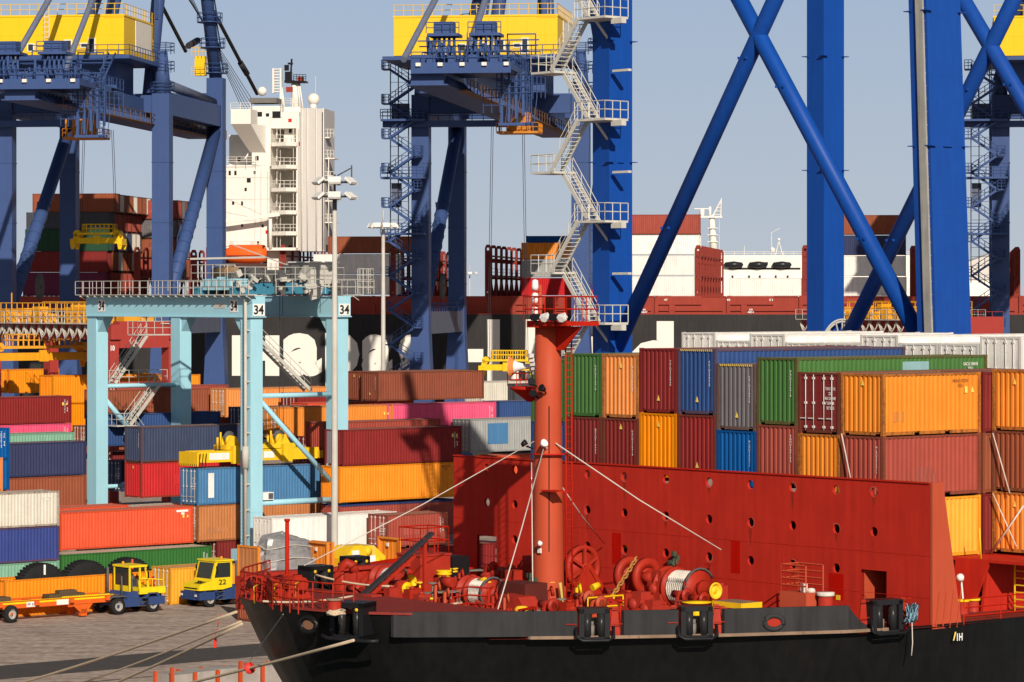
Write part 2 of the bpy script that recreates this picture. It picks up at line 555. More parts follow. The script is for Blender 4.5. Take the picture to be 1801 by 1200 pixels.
hf = t.nodes.new('ShaderNodeMath'); hf.operation = 'MULTIPLY'; hf.inputs[1].default_value = 0.4
t.links.new(nb.outputs['Fac'], hf.inputs[0]); t.links.new(hf.outputs[0], ad.inputs[2])
rp = t.nodes.new('ShaderNodeValToRGB')
e = rp.color_ramp.elements
e[0].position = 0.38; e[0].color = (0.22, 0.165, 0.135, 1)
e[1].position = 0.66; e[1].color = (0.56, 0.46, 0.37, 1)
x = e.new(0.5); x.color = (0.37, 0.29, 0.24, 1)
t.links.new(ad.outputs[0], rp.inputs[0]); t.links.new(rp.outputs[0], b.inputs['Base Color'])

QN = 119.5                                   # quay edge row
q = MB()
q.add([G(-4000, QN), G(4000, QN), G(4000, 2200), G(-4000, 2200)], [(0, 1, 2, 3)])
tag(q.build('quay_ground', asp), kind='structure')
q = MB()
q.add([G(-4000, QN, -5), G(4000, QN, -5), G(4000, QN, -0.01), G(-4000, QN, -0.01)], [(0, 1, 2, 3)])
tag(q.build('quay_wall', paint('quay_wall', (0.15, 0.14, 0.13), 0.9)), kind='structure')
wm = bpy.data.materials.new('harbour_water'); wm.use_nodes = True
b = wm.node_tree.nodes['Principled BSDF']
b.inputs['Base Color'].default_value = (0.02, 0.035, 0.04, 1); b.inputs['Roughness'].default_value = 0.12
nz = wm.node_tree.nodes.new('ShaderNodeTexNoise'); nz.inputs['Scale'].default_value = 0.8; nz.inputs['Detail'].default_value = 4
bp = wm.node_tree.nodes.new('ShaderNodeBump'); bp.inputs['Strength'].default_value = 0.4
wm.node_tree.links.new(nz.outputs['Fac'], bp.inputs['Height']); wm.node_tree.links.new(bp.outputs[0], b.inputs['Normal'])
q = MB()
q.add([(-9000, -500, -3), (9000, -500, -3), (9000, 18000, -3), (-9000, 18000, -3)], [(0, 1, 2, 3)])
tag(q.build('water', wm), kind='structure')
# darker asphalt lane and crane-rail strips on the quay, a few millimetres above the slab
lane = paint('dark_asphalt_lane', (0.075, 0.068, 0.064), 0.9, var=0.25)
def strip(n0, n1, z, m, name, kind='structure'):
    b = MB(); b.add([G(-300, n0, z), G(600, n0, z), G(600, n1, z), G(-300, n1, z)], [(0, 1, 2, 3)])
    return tag(b.build(name, m), kind=kind)
strip(159.5, 165.5, 0.004, lane, 'road')
strip(141.0, 141.5, 0.004, lane, 'rail_slot_strip')
strip(151.8, 152.2, 0.004, lane, 'rail_slot_strip')
strip(155.0, 155.3, 0.004, lane, 'rail_slot_strip')

# ------------------------------------------------------------------ yard containers
def Y(label, c, n, z, x=None, xr=None, a=None, L=12.19, H=2.59, **k):
    """stand a yard container in row n; x = sight line of its near corner, xr = of its far end"""
    if a is None:
        a = pa(x, n) if x is not None else pa(xr, n) - L
    return container(label, PALC(c), L, H, loc=G(a, n, z), **k)
def PALC(c): return c
YG = 'containers stacked in the yard'
HC = 2.9
# quay front row
Y('cream container with rust-speckled lower wall on top of the blue one at the left edge', 'cream', 202.0, 5.18, xr=104.5, old=True, marks='k', group=YG)
Y('weathered royal blue container right below the cream one', 'royal', 202.0, 2.59, xr=104.5, old=True, group=YG)
Y('pale mint container at the very bottom left below the royal blue one', 'mint', 202.0, 0, xr=104.5, group=YG)
Y('green container lying on the ground beneath the bright coral one, behind the big tyres', 'deep_green', 203.2, 0, x=107, H=HC, L=13.7, marks='s', group=YG, roof='cream')
Y('bright coral forty-foot container standing above the long green one', 'coral', 206.2, HC, x=106.2, H=HC, marks='vp', group=YG)
Y('second coral container, only its roof edge seen behind the bright coral one', 'coral', 212.2, HC, xr=226, H=HC - .1, door=False, group=YG)
Y('dark maroon container at the bottom of the stack below the tan one', 'maroon', 206.4, 0, x=382, H=HC, door=True, marks='d', group=YG)
Y('tan brown container between the maroon and the light blue one', 'tan', 206.4, HC, x=347.8, H=HC, door=True, marks='d', old=True, group=YG)
Y('light blue container with grey door bars, just below the yellow spreader', 'sky_blue', 206.4, 2 * HC, x=347.8, H=HC, door=True, marks='dw', group=YG)
Y('bright red container under the slate blue one', 'red', 216.7, 2 * HC, x=248.3, H=HC, marks='t', old=True, group=YG)
Y('slate blue container with rusty corner posts on top of the bright red one', 'slate', 216.7, 3 * HC, x=248.3, H=HC, marks='e', old=True, group=YG)
Y('pale container with dirty roof squeezed below the bright red one', 'cream', 212.4, HC, x=250, H=2.59, group=YG)
Y('red container with white door bars left of the pale one', 'darkred', 213.0, HC, x=247, L=6.06, H=2.4, door=True, group=YG)
Y('dark navy container left of the pale blue gantry leg', 'navy', 217.0, 7.9, xr=152, H=2.7, group=YG)
Y('rust brown container beneath the dark navy one', 'rust', 217.0, 5.2, xr=152, H=2.69, group=YG)
Y('mint green container, only its top edge seen above the dark navy one', 'mint', 222.0, 8.2, xr=131, H=2.9, group=YG)
Y('upper blue container with stacked white codes cut by the left edge', 'bright_blue', 212.0, 9.7, xr=17, H=2.4, L=6.06, marks='s', group=YG)
Y('lower blue container with stacked white codes cut by the left edge', 'bright_blue', 212.0, 7.3, xr=17, H=2.39, L=6.06, marks='', group=YG)
Y('pale orange container at the left edge in front of the blue pair', 'paleorange', 208.0, 5.2, xr=5, H=4.9 / 2, L=6.06, group=YG)
Y('orange container lowest at the left edge under the pale orange one', 'paleorange', 208.0, 7.65, xr=5, H=2.4, L=6.06, group=YG)
# second block, further back
Y('maroon container with yellow sticker on top of the pink one at left', 'darkred', 254.0, 10.4, xr=126, H=2.55, marks='sp', group=YG)
Y('pink container under the maroon one at left', 'pink', 254.0, 7.8, xr=126, H=2.59, marks='s', group=YG)
Y('upper amber container standing right behind the maroon one at left', 'amber', 262.0, 11.9, x=93, H=2.75, group=YG)
Y('lower amber container standing right behind the maroon one at left', 'amber', 262.0, 9.2, x=93, H=2.69, group=YG)
Y('green container under the two amber ones', 'deep_green', 262.0, 6.5, x=93, H=2.65, group=YG)
Y('orange-brown container with white door bars beside the pink one at left', 'rust', 256.0, 7.4, x=152, H=2.59, door=True, marks='d', group=YG)
Y('small amber container under the red gantry beam at left', 'amber', 285.0, 12.2, xr=104, H=2.5, L=6.06, group=YG)
Y('amber container at the left edge below the dark stairs', 'amber', 285.0, 12.4, xr=12, H=2.3, L=6.06, group=YG)
Y('brick red container with white door bars behind the pale blue gantry leg', 'brick', 240.0, 11.4, x=205, H=2.75, door=True, marks='d', group=YG)
Y('red-brown container with door bars under the brick red one', 'rust', 240.0, 8.7, x=205, H=2.65, door=True, marks='d', group=YG)
Y('dark maroon container low in the shade left of the bright red one', 'maroon', 236.0, 5.8, x=198, H=2.8, door=True, marks='d', group=YG)
Y('navy container low in the shade beside the bright red one', 'navy', 232.0, 5.3, x=214, H=2.7, door=True, marks='d', group=YG)
Y('amber container seen through the pale blue gantry below the stairs', 'amber', 262.0, 12.0, x=170, H=2.5, group=YG)
Y('green container with stacked codes right of the second pale blue leg', 'green', 246.0, 11.0, xr=354, H=3.0, L=6.06, marks='s', group=YG)
Y('blue container, only its roof edge seen behind the slate blue one', 'blue', 226.0, 9.6, xr=388, H=2.7, group=YG)
Y('pale orange container with pale door bars behind the slate blue one', 'paleorange', 236.0, 11.3, x=397, H=2.6, door=True, marks='d', group=YG)
Y('orange-brown container left of the pale orange door end', 'rust', 239.5, 11.3, xr=373, H=2.6, group=YG)
Y('navy container with white door marks behind the grey lamp pole base of the gantry', 'navy', 228.0, 9.6, x=430, H=2.9, door=True, marks='d', group=YG)
# middle
Y('orange forty-foot container behind the diagonal pale blue brace', 'orange', 215.0, 10.36, x=489, H=2.59, door=True, marks='dp', group=YG)
Y('pink container with mast shadows, right below the brown pair', 'pink', 215.0, 10.36, x=681, H=2.59, marks='s', group=YG)
Y('brown container on top of the shaded pink one', 'brown', 222.0, 12.95, x=664.7, H=2.59, marks='et', group=YG, old=True)
Y('second brown container peeking out left of its brown twin', 'brown', 225.0, 12.95, x=637, H=2.59, marks='et', group=YG)
Y('brick container with door bars, top edge above the pale blue crossbar', 'darkred', 232.0, 11.1, x=522, H=2.4, L=6.06, door=True, group=YG)
Y('pinkish container seen just above the pale blue crossbar', 'coral', 229.0, 10.4, x=540, H=2.3, L=12.19, group=YG)
Y('large maroon container with yellow stickers on top of the amber one', 'darkred', 201.6, 8.7, xr=812, H=HC, marks='sp', group=YG)
Y('orange-edged brick container, roof strip seen just behind the large maroon one', 'brick', 206.6, 9.1, xr=775, H=HC, group=YG)
Y('amber forty-foot container between the large maroon and the starred brick one', 'amber', 201.6, 5.8, xr=806, H=HC, marks='b', group=YG)
star = Y('brick red container with a row of white stars on its side', 'brick', 201.6, 2.75, xr=806, H=HC - .1, group=YG)
for i in range(5):
    b = MB()
    b.prism([(0.13 * (1 if k % 2 == 0 else 0.5) * math.cos(k * math.pi / 5 + 1.57), 0.13 * (1 if k % 2 == 0 else 0.5) * math.sin(k * math.pi / 5 + 1.57)) for k in range(10)], (1, 0, 0), (0, 0, 1), (0, -0.004, 0), (4.6 + i * 0.36, -0.005, 1.95))
    b.build('star_mark', LETTER, star)
b = MB(); b.box(0.1, -0.03, HC - .16, 12.1, 2.47, HC - 0.02); b.build('tarpaulin', paint('navy_tarp', (0.02, 0.04, 0.13), 0.7), star)
Y('small brick container with white door bars in front of the starred one', 'brick', 195.2, 2.59, x=681, L=6.06, door=True, marks='ds', old=True, group=YG)
Y('red container on the ground below the small brick one', 'darkred', 195.2, 0, x=660, L=12.19, H=2.5, door=True, group=YG)
Y('white refrigerated container beside the front gantry leg', 'white', 198.3, 2.59, x=478, reefer=True, door=True, group=YG)
Y('maroon container with door bars in the shade right of the spreader', 'maroon', 213.0, 7.8, x=545, H=2.75, door=True, marks='d', group=YG)
Y('grey container with a large faded blue patch left of the red mast', 'grey', 212.0, 8.7, x=827, H=HC, door=True, rods=True, group=YG)
b = MB(); b.prism([(2.0, 0.7), (4.3, 0.7), (4.3, 2.5), (2.0, 2.5)], (1, 0, 0), (0, 0, 1), (0, -0.004, 0), (0, 0.008, 0))
b.build('faded_patch', PAL['sky_blue'], [o for o in col.objects if o.get('label', '').startswith('grey container with')][0])
Y('coral container, strip seen over the top of the red breakwater', 'coral', 204.0, 6.2, x=874, H=2.7, group=YG)
Y('white container behind the pink one with mast shadows', 'cream', 234.0, 11.6, x=846, H=2.5, L=6.06, group=YG)
Y('dark container beside the white one behind the red mast', 'darkgrey', 233.0, 11.4, x=905, H=2.5, L=6.06, group=YG)
Y('blue container under the white one left of the red mast', 'blue', 224.0, 10.1, x=878, H=2.5, group=YG)
# front row on the quay floor
ot = Y('amber open-top container loaded with huge tyres on the quay floor', 'amber', 190.0, 0, x=9, H=2.6, marks='', group=YG, open_top=True)
Y('yellow container with open-looking door end between the two tractors', 'yellow', 190.4, 0, x=300, L=6.06, H=2.65, door=True, group=YG, old=False)
TY = paint('tyre_rubber', (0.018, 0.018, 0.019), 0.9, var=0.2)
for i, xx in enumerate((70, 148, 224)):
    al = pa(xx, 191.2)
    b = MB()
    prof = [(1.0, -0.55), (1.8, -0.6), (1.98, -0.45), (2.02, 0), (1.98, 0.45), (1.8, 0.6), (1.0, 0.55), (1.0, -0.55)]
    b.lathe(prof, (0, 0, 0), (0, 1, 0), 28)
    for k in range(44):
        an = 2 * math.pi * k / 44
        c = Vector((math.cos(an) * 2.0, 0, math.sin(an) * 2.0))
        M = Matrix.Translation(c) @ Matrix.Rotation(-an + math.pi / 2, 4, 'Y')
        b.box(-0.06, -0.5, -0.05, 0.06, -0.03, 0.06, M); b.box(-0.02, 0.03, -0.05, 0.10, 0.5, 0.06, M)
    o = b.build('giant_tyre', TY, None, G(al, 191.2, 1.5), TH)
    o.rotation_euler = (R(0), 0, TH)
    tag(o, ['leftmost huge black tyre in the amber open container', 'middle huge black tyre in the amber open container', 'rightmost huge black tyre, behind the open cab of the tractor'][i], 'tyre', 'huge tyres in the open container')
    if i != 1:
        s = MB(); s.box(-0.07, -0.66, 1.25, 0.07, -0.6, 1.95); s.build('strap', paint('orange_strap', (0.8, 0.1, 0.03), 0.7) if i else LETTER, o)
# ------------------------------------------------------------------ the near container ship
SHIP_A, SHIP_N = 97.1, 101.35
RED = paint('ship_red', (0.44, 0.018, 0.007), 0.65, var=0.16, streak=0.34, rust=0.07, spec=0.08, rustcol=(0.22, 0.03, 0.014), bump=0.35)
MASTRED = paint('mast_red', (0.45, 0.072, 0.032), 0.55, var=0.08, streak=0.15, rust=0.02)
DECKRED = paint('deck_red', (0.22, 0.030, 0.022), 0.75, var=0.25, rust=0.1)
BLACK = paint('hull_black', (0.0075, 0.007, 0.0065), 0.42, var=0.5, streak=0.7, spec=0.3, rust=0.22, rustcol=(0.030, 0.026, 0.023), bump=0.25)
CHAR = paint('bulwark_charcoal', (0.030, 0.029, 0.031), 0.65, var=0.3, streak=0.9, rust=0.02, rustcol=(0.2, 0.19, 0.18))
STRIPM = paint('rubbed_strip', (0.24, 0.16, 0.11), 0.8, var=0.5, rust=0.5)
BLK = paint('fitting_black', (0.012, 0.012, 0.014), 0.4)
YEL = paint('signal_yellow', (0.80, 0.50, 0.012), 0.5, var=0.08)
ROPE = paint('rope_beige', (0.55, 0.43, 0.30), 0.9, var=0.2, scale=6)
ROPEW = paint('rope_white', (0.62, 0.57, 0.50), 0.9, var=0.25, scale=8)
STEEL = paint('worn_steel', (0.20, 0.18, 0.16), 0.45, rust=0.25)
LAMPW = paint('lamp_white', (0.75, 0.74, 0.70), 0.35)

ship = empty('container_ship', 'black hulled container ship with red foredeck, red breakwater and red mast', 'ship', G(SHIP_A, SHIP_N, 0), TH)

def SL(x, t, z):                     # sight line x met at distance t to starboard of the centreline
    return Vector((pa(x, SHIP_N - t) - SHIP_A, -t, z))

def SG(x, y, z=8.9):                 # point of the deck seen at x,y
    p = ground(x, y, z)
    a, n = to_an(p)
    return Vector((a - SHIP_A, n - SHIP_N, z))

HB = [(23.1, 0), (23.05, 1.0), (22.8, 2.5), (22.2, 4.1), (21.2, 5.4), (20.0, 6.3), (18.5, 7.5), (15, 10.0), (11, 12.4), (6.3, 14.6), (4.0, 15.1), (2, 15.35), (-4, 15.4), (-140, 15.4)]

def hb(s):
    for (a, b), (c, e_) in zip(HB, HB[1:]):
        if a >= s >= c:
            return b + (e_ - b) * (a - s) / (a - c)
    return 0 if s > 22.5 else 15.4

def stations():
    out = []
    for (a, b), (c, e_) in zip(HB[:-2], HB[1:-1]):
        for i in range(3):
            out.append(a + (c - a) * i / 3)
    return out + [-4, -30, -140]

ST = stations()

def hull_pt(s, z, side):
    dz = 10.0 - z
    back = max(0, 0.42 * dz + 0.028 * dz * dz)
    k = max(0.0, min(1.0, (s + 4) / 26.5))
    ss = s - back * k ** 1.5 * 1.0
    bb = hb(s) * (1 - 0.032 * max(0, dz) * min(1, k * 1.4))
    return (-ss, -side * bb, z)

lev = [8.98, 8.2, 7.2, 6, 4.5, 3, 1, -1, -3.2]
q = MB()
for side in (1, -1):
    rows = [[hull_pt(s, (z if s < 20.9 else 9.95) if z > 8.9 else z, side) for s in ST] for z in lev]
    n_ = len(ST)
    vs = [v for r_ in rows for v in r_]
    fs = []
    for j in range(len(lev) - 1):
        for i in range(n_ - 1):
            f_ = (j * n_ + i, j * n_ + i + 1, (j + 1) * n_ + i + 1, (j + 1) * n_ + i)
            fs.append(f_ if side == -1 else f_[::-1])
    q.add(vs, fs, True)
q.build('hull', BLACK, ship)

def topz(s):                        # top edge of the bulwark
    return 9.97

def edge(s, side=1, inset=0.0):
    return Vector((-s, -side * max(0, hb(s) - inset), 0))

def bul(name, s0, s1, z0, z1, mat, side=1, th=0.16, off=0.012, step=0.5):
    k = max(2, int(abs(s1 - s0) / step))
    b = MB()
    vs, fs = [], []
    for i in range(k + 1):
        s = s0 + (s1 - s0) * i / k
        e0 = edge(s, side, -off); e1 = edge(s, side, th)
        if callable(z1): zz = z1(s)
        else: zz = z1
        z0_ = z0(s) if callable(z0) else z0
        vs += [e0 + Vector((0, 0, z0_)), e0 + Vector((0, 0, zz)), e1 + Vector((0, 0, zz)), e1 + Vector((0, 0, z0_))]
        if i:
            o = (i - 1) * 4
            fs += [(o + j, o + (j + 1) % 4, o + 4 + (j + 1) % 4, o + 4 + j) for j in range(4)]
    fs += [(0, 1, 2, 3), tuple(k * 4 + j for j in (3, 2, 1, 0))]
    b.add(vs, fs)
    return b.build(name, mat, ship)

def sx(x, z=9.5):                   # station on the starboard edge at sight line x
    lo, hi = -40.0, 23.1
    for _ in range(50):
        m = (lo + hi) / 2
        p = G(SHIP_A - m, SHIP_N - hb(m), z)
        xx = CX + FP * p.x / p.y
        if xx > x: lo = m
        else: hi = m
    return (lo + hi) / 2

gaps = [(1016, 1097), (1194, 1274)]
cuts = [sx(692), sx(1015), sx(1097), sx(1193), sx(1274), sx(1492)]
for i in range(0, 6, 2):
    bul('bulwark', cuts[i], cuts[i + 1], 9.0, topz, CHAR)
s_e = cuts[5]
b = MB()                            # sloping end of the bulwark
pr = [(0, 9.0), (0, 9.97), (0.25, 9.68), (0.7, 9.3), (1.35, 9.0)]
b.prism([(a, z) for a, z in pr], (1, 0, 0), (0, 0, 1), (0, -0.16, 0), (-s_e, -hb(s_e) + 0.15, 0))
b.build('bulwark_end', CHAR, ship)
bul('bulwark', 17.0, 2.5, 9.0, topz, RED, side=-1)
bul('rubbing_strip', sx(930), sx(1560), 8.90, 9.02, STRIPM, off=0.10, th=0.05)
bul('rail_cap', 23.05, 20.95, 9.86, 9.955, DECKRED, off=0.05, th=0.3, step=0.2)
# decks
q = MB()
ds = [s for s in ST if s < 18.6]
vs = [edge(s, 1, 0.05) + Vector((0, 0, 8.9)) for s in ds] + [edge(s, -1, 0.05) + Vector((0, 0, 8.9)) for s in reversed(ds)]
q.add(vs, [tuple(range(len(vs)))])
q.build('deck', DECKRED, ship)
q = MB()
ds = [s for s in ST if s > 17.2]
vs = [edge(s, 1, 0.02) + Vector((0, 0, 9.92)) for s in ds] + [edge(s, -1, 0.02) + Vector((0, 0, 9.92)) for s in reversed(ds)]
q.add(vs, [tuple(range(len(vs)))])
m_ = len(ds)
q.add([vs[m_ - 1], vs[m_], (vs[m_][0], vs[m_][1], 8.9), (vs[m_ - 1][0], vs[m_ - 1][1], 8.9)], [(0, 1, 2, 3)])
q.build('bow_platform', DECKRED, ship)

# breakwater with its three rows of round holes and two doorways
HOLES = [12.0, 9.88, 7.36, 4.86, 2.32, -0.4, -3.09, -5.55, -8.1, -10.6, -12.6]
ZH = [14.12, 12.52, 10.9]
BX0, BX1 = -2.0, -1.86
q = MB()

def wall_rect(t0, t1, z0, z1):
    if z1 - z0 < 1e-4 or t1 - t0 < 1e-4: return
    for x_ in (BX0, BX1):
        v_ = [(x_, -t0, z0), (x_, -t1, z0), (x_, -t1, z1), (x_, -t0, z1)]
        q.add(v_, [(0, 1, 2, 3)] if x_ == BX0 else [(3, 2, 1, 0)])

def wall_hole(t0, t1, z0, z1, tc_, zc, r=0.20):
    n = 24
    cir = [(tc_ + r * math.cos(2 * math.pi * i / n), zc + r * math.sin(2 * math.pi * i / n)) for i in range(n)]
    sq = []
    for i in range(n):
        c_, s_ = math.cos(2 * math.pi * i / n), math.sin(2 * math.pi * i / n)
        k = 1 / max(abs(c_), abs(s_))
        a_, b_ = c_ * k, s_ * k
        sq.append((tc_ + a_ * ((t1 - tc_) if a_ > 0 else (tc_ - t0)), zc + b_ * ((z1 - zc) if b_ > 0 else (zc - z0))))
    for x_ in (BX0, BX1):
        v_ = [(x_, -a, z) for a, z in sq] + [(x_, -a, z) for a, z in cir]
        q.add(v_, [(i, (i + 1) % n, n + (i + 1) % n, n + i) for i in range(n)])
    q.add([(BX0, -a, z) for a, z in cir] + [(BX1, -a, z) for a, z in cir], [(i, (i + 1) % n, n + (i + 1) % n, n + i) for i in range(n)])

ZT = 14.6
edges_ = sorted(HOLES)
prev = -15.05
for tc_ in edges_:
    hw = 0.7 if tc_ in (12.0, -12.6) else 0.5
    wall_rect(prev, tc_ - hw, 8.9, ZT)
    zs = list(ZH)
    lowz = 8.9
    if tc_ in (12.0, -12.6):
        zs = ZH[:2]; lowz = 10.95
    z_up = ZT
    for i, zc in enumerate(zs):
        z_lo = (zc + zs[i + 1]) / 2 if i < len(zs) - 1 else max(lowz, zc - 0.5)
        wall_hole(tc_ - hw, tc_ + hw, z_lo, z_up, tc_, zc)
        z_up = z_lo
    wall_rect(tc_ - hw, tc_ + hw, lowz, z_up)
    prev = tc_ + hw
wall_rect(prev, 15.05, 8.9, ZT)
wall = q.build('breakwater', RED, ship)
q = MB()
q.box(BX0 - 0.06, -15.05, ZT, BX1 + 0.06, 15.05, ZT + 0.05)
q.box(BX0 - 0.012, -15.05, 11.70, BX0, 15.05, 11.715)
q.box(BX0 - 0.012, -15.05, 10.02, BX0, 15.05, 10.035)
for t_ in (-13.9, -6.8, 0.9, 6.1, 11.0):
    q.box(BX0 - 0.010, t_, 8.9, BX0, t_ + 0.014, 11.70)
q.build('stiffener', RED, wall)
q = MB()
q.prism([(0, 8.8), (0, ZT + 0.05), (0.62, ZT + 0.05), (1.75, 8.8)], (1, 0, 0), (0, 0, 1), (0, 0.12, 0), (BX0, -15.19, 0))
for k in range(4):
    t_ = 0.15 + 0.42 * k
    q.tube((BX0 + t_, -15.22, 8.8), (BX0 + t_ + 0.25, -15.22, 10.3), 0.025, 5)
q.build('end_bracket', MASTRED, wall)
q = MB()                             # inner side wall of the doorway
q.box(BX1, -12.72, 8.9, BX1 + 1.6, -12.66, 10.95)
q.box(BX1, -11.34, 8.9, BX1 + 1.6, -11.28, 10.95)
q.box(BX1, -12.72, 10.95, BX1 + 1.6, -11.28, 11.0)
q.build('door_recess', MASTRED, wall)
for t_, w_, za, zb in ((9.88, .42, 9.6, 11.3), (7.36, .30, 10.6, 11.2), (2.32, .28, 10.55, 11.2), (3.95, .28, 10.3, 11.7), (-3.6, .3, 10.2, 11.6), (-0.4, .26, 10.6, 11.2)):
    q = MB(); q.box(BX0 - 0.006, -t_ - w_, za, BX0 - 0.002, -t_ + w_, zb - (0.62 if za > 10.5 else 0.62 if t_ == 9.88 else 0)); q.build('paint_patch', paint('fresh_red', (0.40, 0.006, 0.002), 0.6, spec=.1), wall)

STAIN = paint('rust_run', (0.27, 0.022, 0.010), 0.8, var=.3, spec=.05)
PALER = paint('primer_ring', (0.42, 0.10, 0.075), 0.8, var=.4, spec=.05)
for i, t_ in enumerate(HOLES[:9]):
    for k, zc in enumerate(ZH):
        if (i + k) % 2 or (k == 2 and t_ == 12.0): continue
        h_ = 0.35 + 0.25 * ((i * 3 + k * 5) % 4)
        q = MB(); q.add([(BX0 - .004, -t_ + .11, zc - .19), (BX0 - .004, -t_ - .09, zc - .2), (BX0 - .004, -t_ - .02, zc - .2 - h_), (BX0 - .004, -t_ + .03, zc - .2 - h_ * .8)], [(0, 1, 2, 3)]); q.build('rust_stain', STAIN, wall)
        a0_ = 40 * i
        q = MB(); q.add([(BX0 - .005, -t_ + r_ * math.cos(R(a)), zc + r_ * math.sin(R(a))) for r_ in (.205, .245) for a in range(a0_, a0_ + 161, 20)], [(j, j + 1, 10 + j, 9 + j) for j in range(8)]); q.build('bare_ring', PALER, wall)
# hatch structure carrying the deck containers, and side deck aft of the breakwater
q = MB()
q.box(0.15, -10.5, 8.9, 120, 13.0, 11.05)
q.build('hatch_coaming', RED, ship)
q = MB(); q.box(-0.75, -12.6, 8.9, -0.6, 13.4, 13.75); q.build('added_hole_backing', DECKRED, ship)  # panel added behind the breakwater so its lower holes look dark
q = MB()
q.prism([(0, 8.9), (0.35, 11.0), (2.6, 11.0), (3.4, 8.9)], (1, 0, 0), (0, 0, 1), (0, 0.15, 0), (4.2, -12.4, 0))
q.box(4.1, -14.8, 10.98, 14, -10.6, 11.1)
q.prism([(0, 8.9), (0.35, 10.98), (2.2, 10.98), (1.2, 8.9)], (0, -1, 0), (0, 0, 1), (0.15, 0, 0), (4.1, -10.6, 0))
q.prism([(0, 8.9), (0.35, 10.98), (2.2, 10.98), (1.2, 8.9)], (0, -1, 0), (0, 0, 1), (0.15, 0, 0), (7.1, -10.6, 0))
q.build('lashing_platform', RED, ship)
text('hatch_number', '02', LETTER, ship, (0.13, -9.9, 9.95), (0, -1, 0), (0, 0, 1), 0.3, 0.26, 0.02)
q = MB()
q.tube((5.4, -13.9, 8.9), (5.4, -13.9, 11.1), 0.04); q.tube((5.4, -13.1, 8.9), (5.4, -13.1, 11.1), 0.04)
for k in range(7):
    q.tube((5.4, -13.9, 9.1 + k * 0.3), (5.4, -13.1, 9.1 + k * 0.3), 0.03, 5)
for t_ in (1.6, 4.1):
    q.tube((4.1 + t_ * 0.1, -10.8 - t_ * .9, 11.1), (4.0 + t_ * .1, -10.8 - t_ * .9, 12.4), 0.035)
q.build('ladder', YEL, ship)
q = MB()
q.rail([(-0.2, -15.25, 8.85), (20, -15.25, 8.85)], 1.05, 0.028, 2.2, 3)
q.build('deck_railing', RED, ship)

# ------------------------------------------------------------------ mast
mast_at = SL(964, 0, 8.9)
mroot = MB()
mroot.lathe([(0.70, 0), (0.66, 1.6), (0.62, 5), (0.565, 9), (0.55, 12.1), (0.0, 12.1)], (0, 0, 0), (0, 0, 1), 28)
mast = mroot.build('mast', MASTRED, ship, mast_at)
q = MB()
q.prism([(0.95 * math.cos(a), 0.95 * math.sin(a)) for a in [R(45 * k + 22) for k in range(8)]], (1, 0, 0), (0, 1, 0), (0, 0, 0.28), (0, 0, 11.9))
q.box(-0.9, -2.2, 11.98, 0.9, -0.3, 12.16)
q.prism([(0, 0), (1.7, 0), (0.55, -1.0), (0.0, -1.0)], (0, -1, 0), (0, 0, 1), (0.08, 0, 0), (-0.04, -0.45, 11.95))
q.build('platform', RED, mast)
q = MB()
q.rail([(-0.85, 0.6, 12.15), (-0.85, -2.15, 12.15), (0.85, -2.15, 12.15), (0.85, 0.6, 12.15)], 1.05, 0.03, 0.7, 2, True)
q.build('railing', RED, mast)
q = MB()
q.tube((0.1, 0.62, 11.6), (0.1, 0.62, 13.7), 0.075)
for z in (12.3, 12.9, 13.5):
    q.box(-0.15, 0.55, z - 0.06, 0.15, 0.95, z - 0.02)
q.build('lantern_post', MASTRED, mast)
q = MB()
for z in (12.45, 13.05, 13.6):
    q.lathe([(0.0, -0.12), (0.13, -0.12), (0.15, 0), (0.13, 0.28), (0.0, 0.34)], (-0.05, 0.78, z), (0, 0, 1), 10)
q.build('navigation_lamp', LAMPW, mast)
for i, yy in enumerate((-0.3, -0.9, -1.5, -2.0)):
    q = MB()
    M = Matrix.Translation((-0.95, yy, 12.35)) @ Matrix.Rotation(R(-35 if i % 2 else -10), 4, 'Y') @ Matrix.Rotation(R(25), 4, 'Z')
    q.box(-0.16, -0.17, -0.12, 0.10, 0.17, 0.12, M); q.tube(M @ Vector((-.18, 0, 0)), M @ Vector((.02, 0, 0)), .15, 12, .1); q.box(-0.1, -0.22, -0.05, 0.0, 0.22, 0.05, M); q.box(-.03, -.03, -.35, .03, .03, -.1, M)
    q.build('floodlight', LAMPW if i % 2 else BLK, mast)
q = MB()                             # vertical pipes and ladder on the aft starboard side
q.tube((0.45, -0.66, 0.2), (0.45, -0.60, 11.9), 0.035, 6); q.tube((0.75, -0.7, 0.2), (0.75, -0.64, 11.9), 0.035, 6)
for k in range(38):
    q.tube((0.45, -0.65, 0.5 + k * 0.3), (0.75, -0.67, 0.5 + k * 0.3), 0.018, 4)
q.build('ladder', RED, mast)
q = MB()
q.tube((-0.40, -0.52, 2.5), (-0.36, -0.48, 8.6), 0.022, 5)
q.build('cable_pipe', paint('cable_dark', (0.03, 0.01, 0.008), 0.6), mast)
q = MB()                             # bracket with the horn, port side
q.lathe([(0.0, -0.62), (0.12, -0.60), (0.78, -0.10), (0.85, -0.08), (0.85, 0.04), (0.0, 0.04)], (-0.1, 1.05, 9.35), (0, 0, 1), 20)
q.rail([(-0.8, 0.5, 9.4), (-0.8, 1.7, 9.4), (0.6, 1.7, 9.4)], 0.55, 0.025, 0.6, 2)
hb_ = q.build('horn_platform', RED, mast)
q = MB()
q.lathe([(0.10, 0.0), (0.12, 0.45), (0.20, 0.75), (0.34, 0.98), (0.46, 1.08), (0.44, 1.08), (0.30, 0.93), (0.15, 0.7), (0.0, 0.6)], (-0.15, 0.7, 10.25), (-0.55, 0.83, -0.02), 24)
horn = q.build('horn', LAMPW, mast)
q = MB()
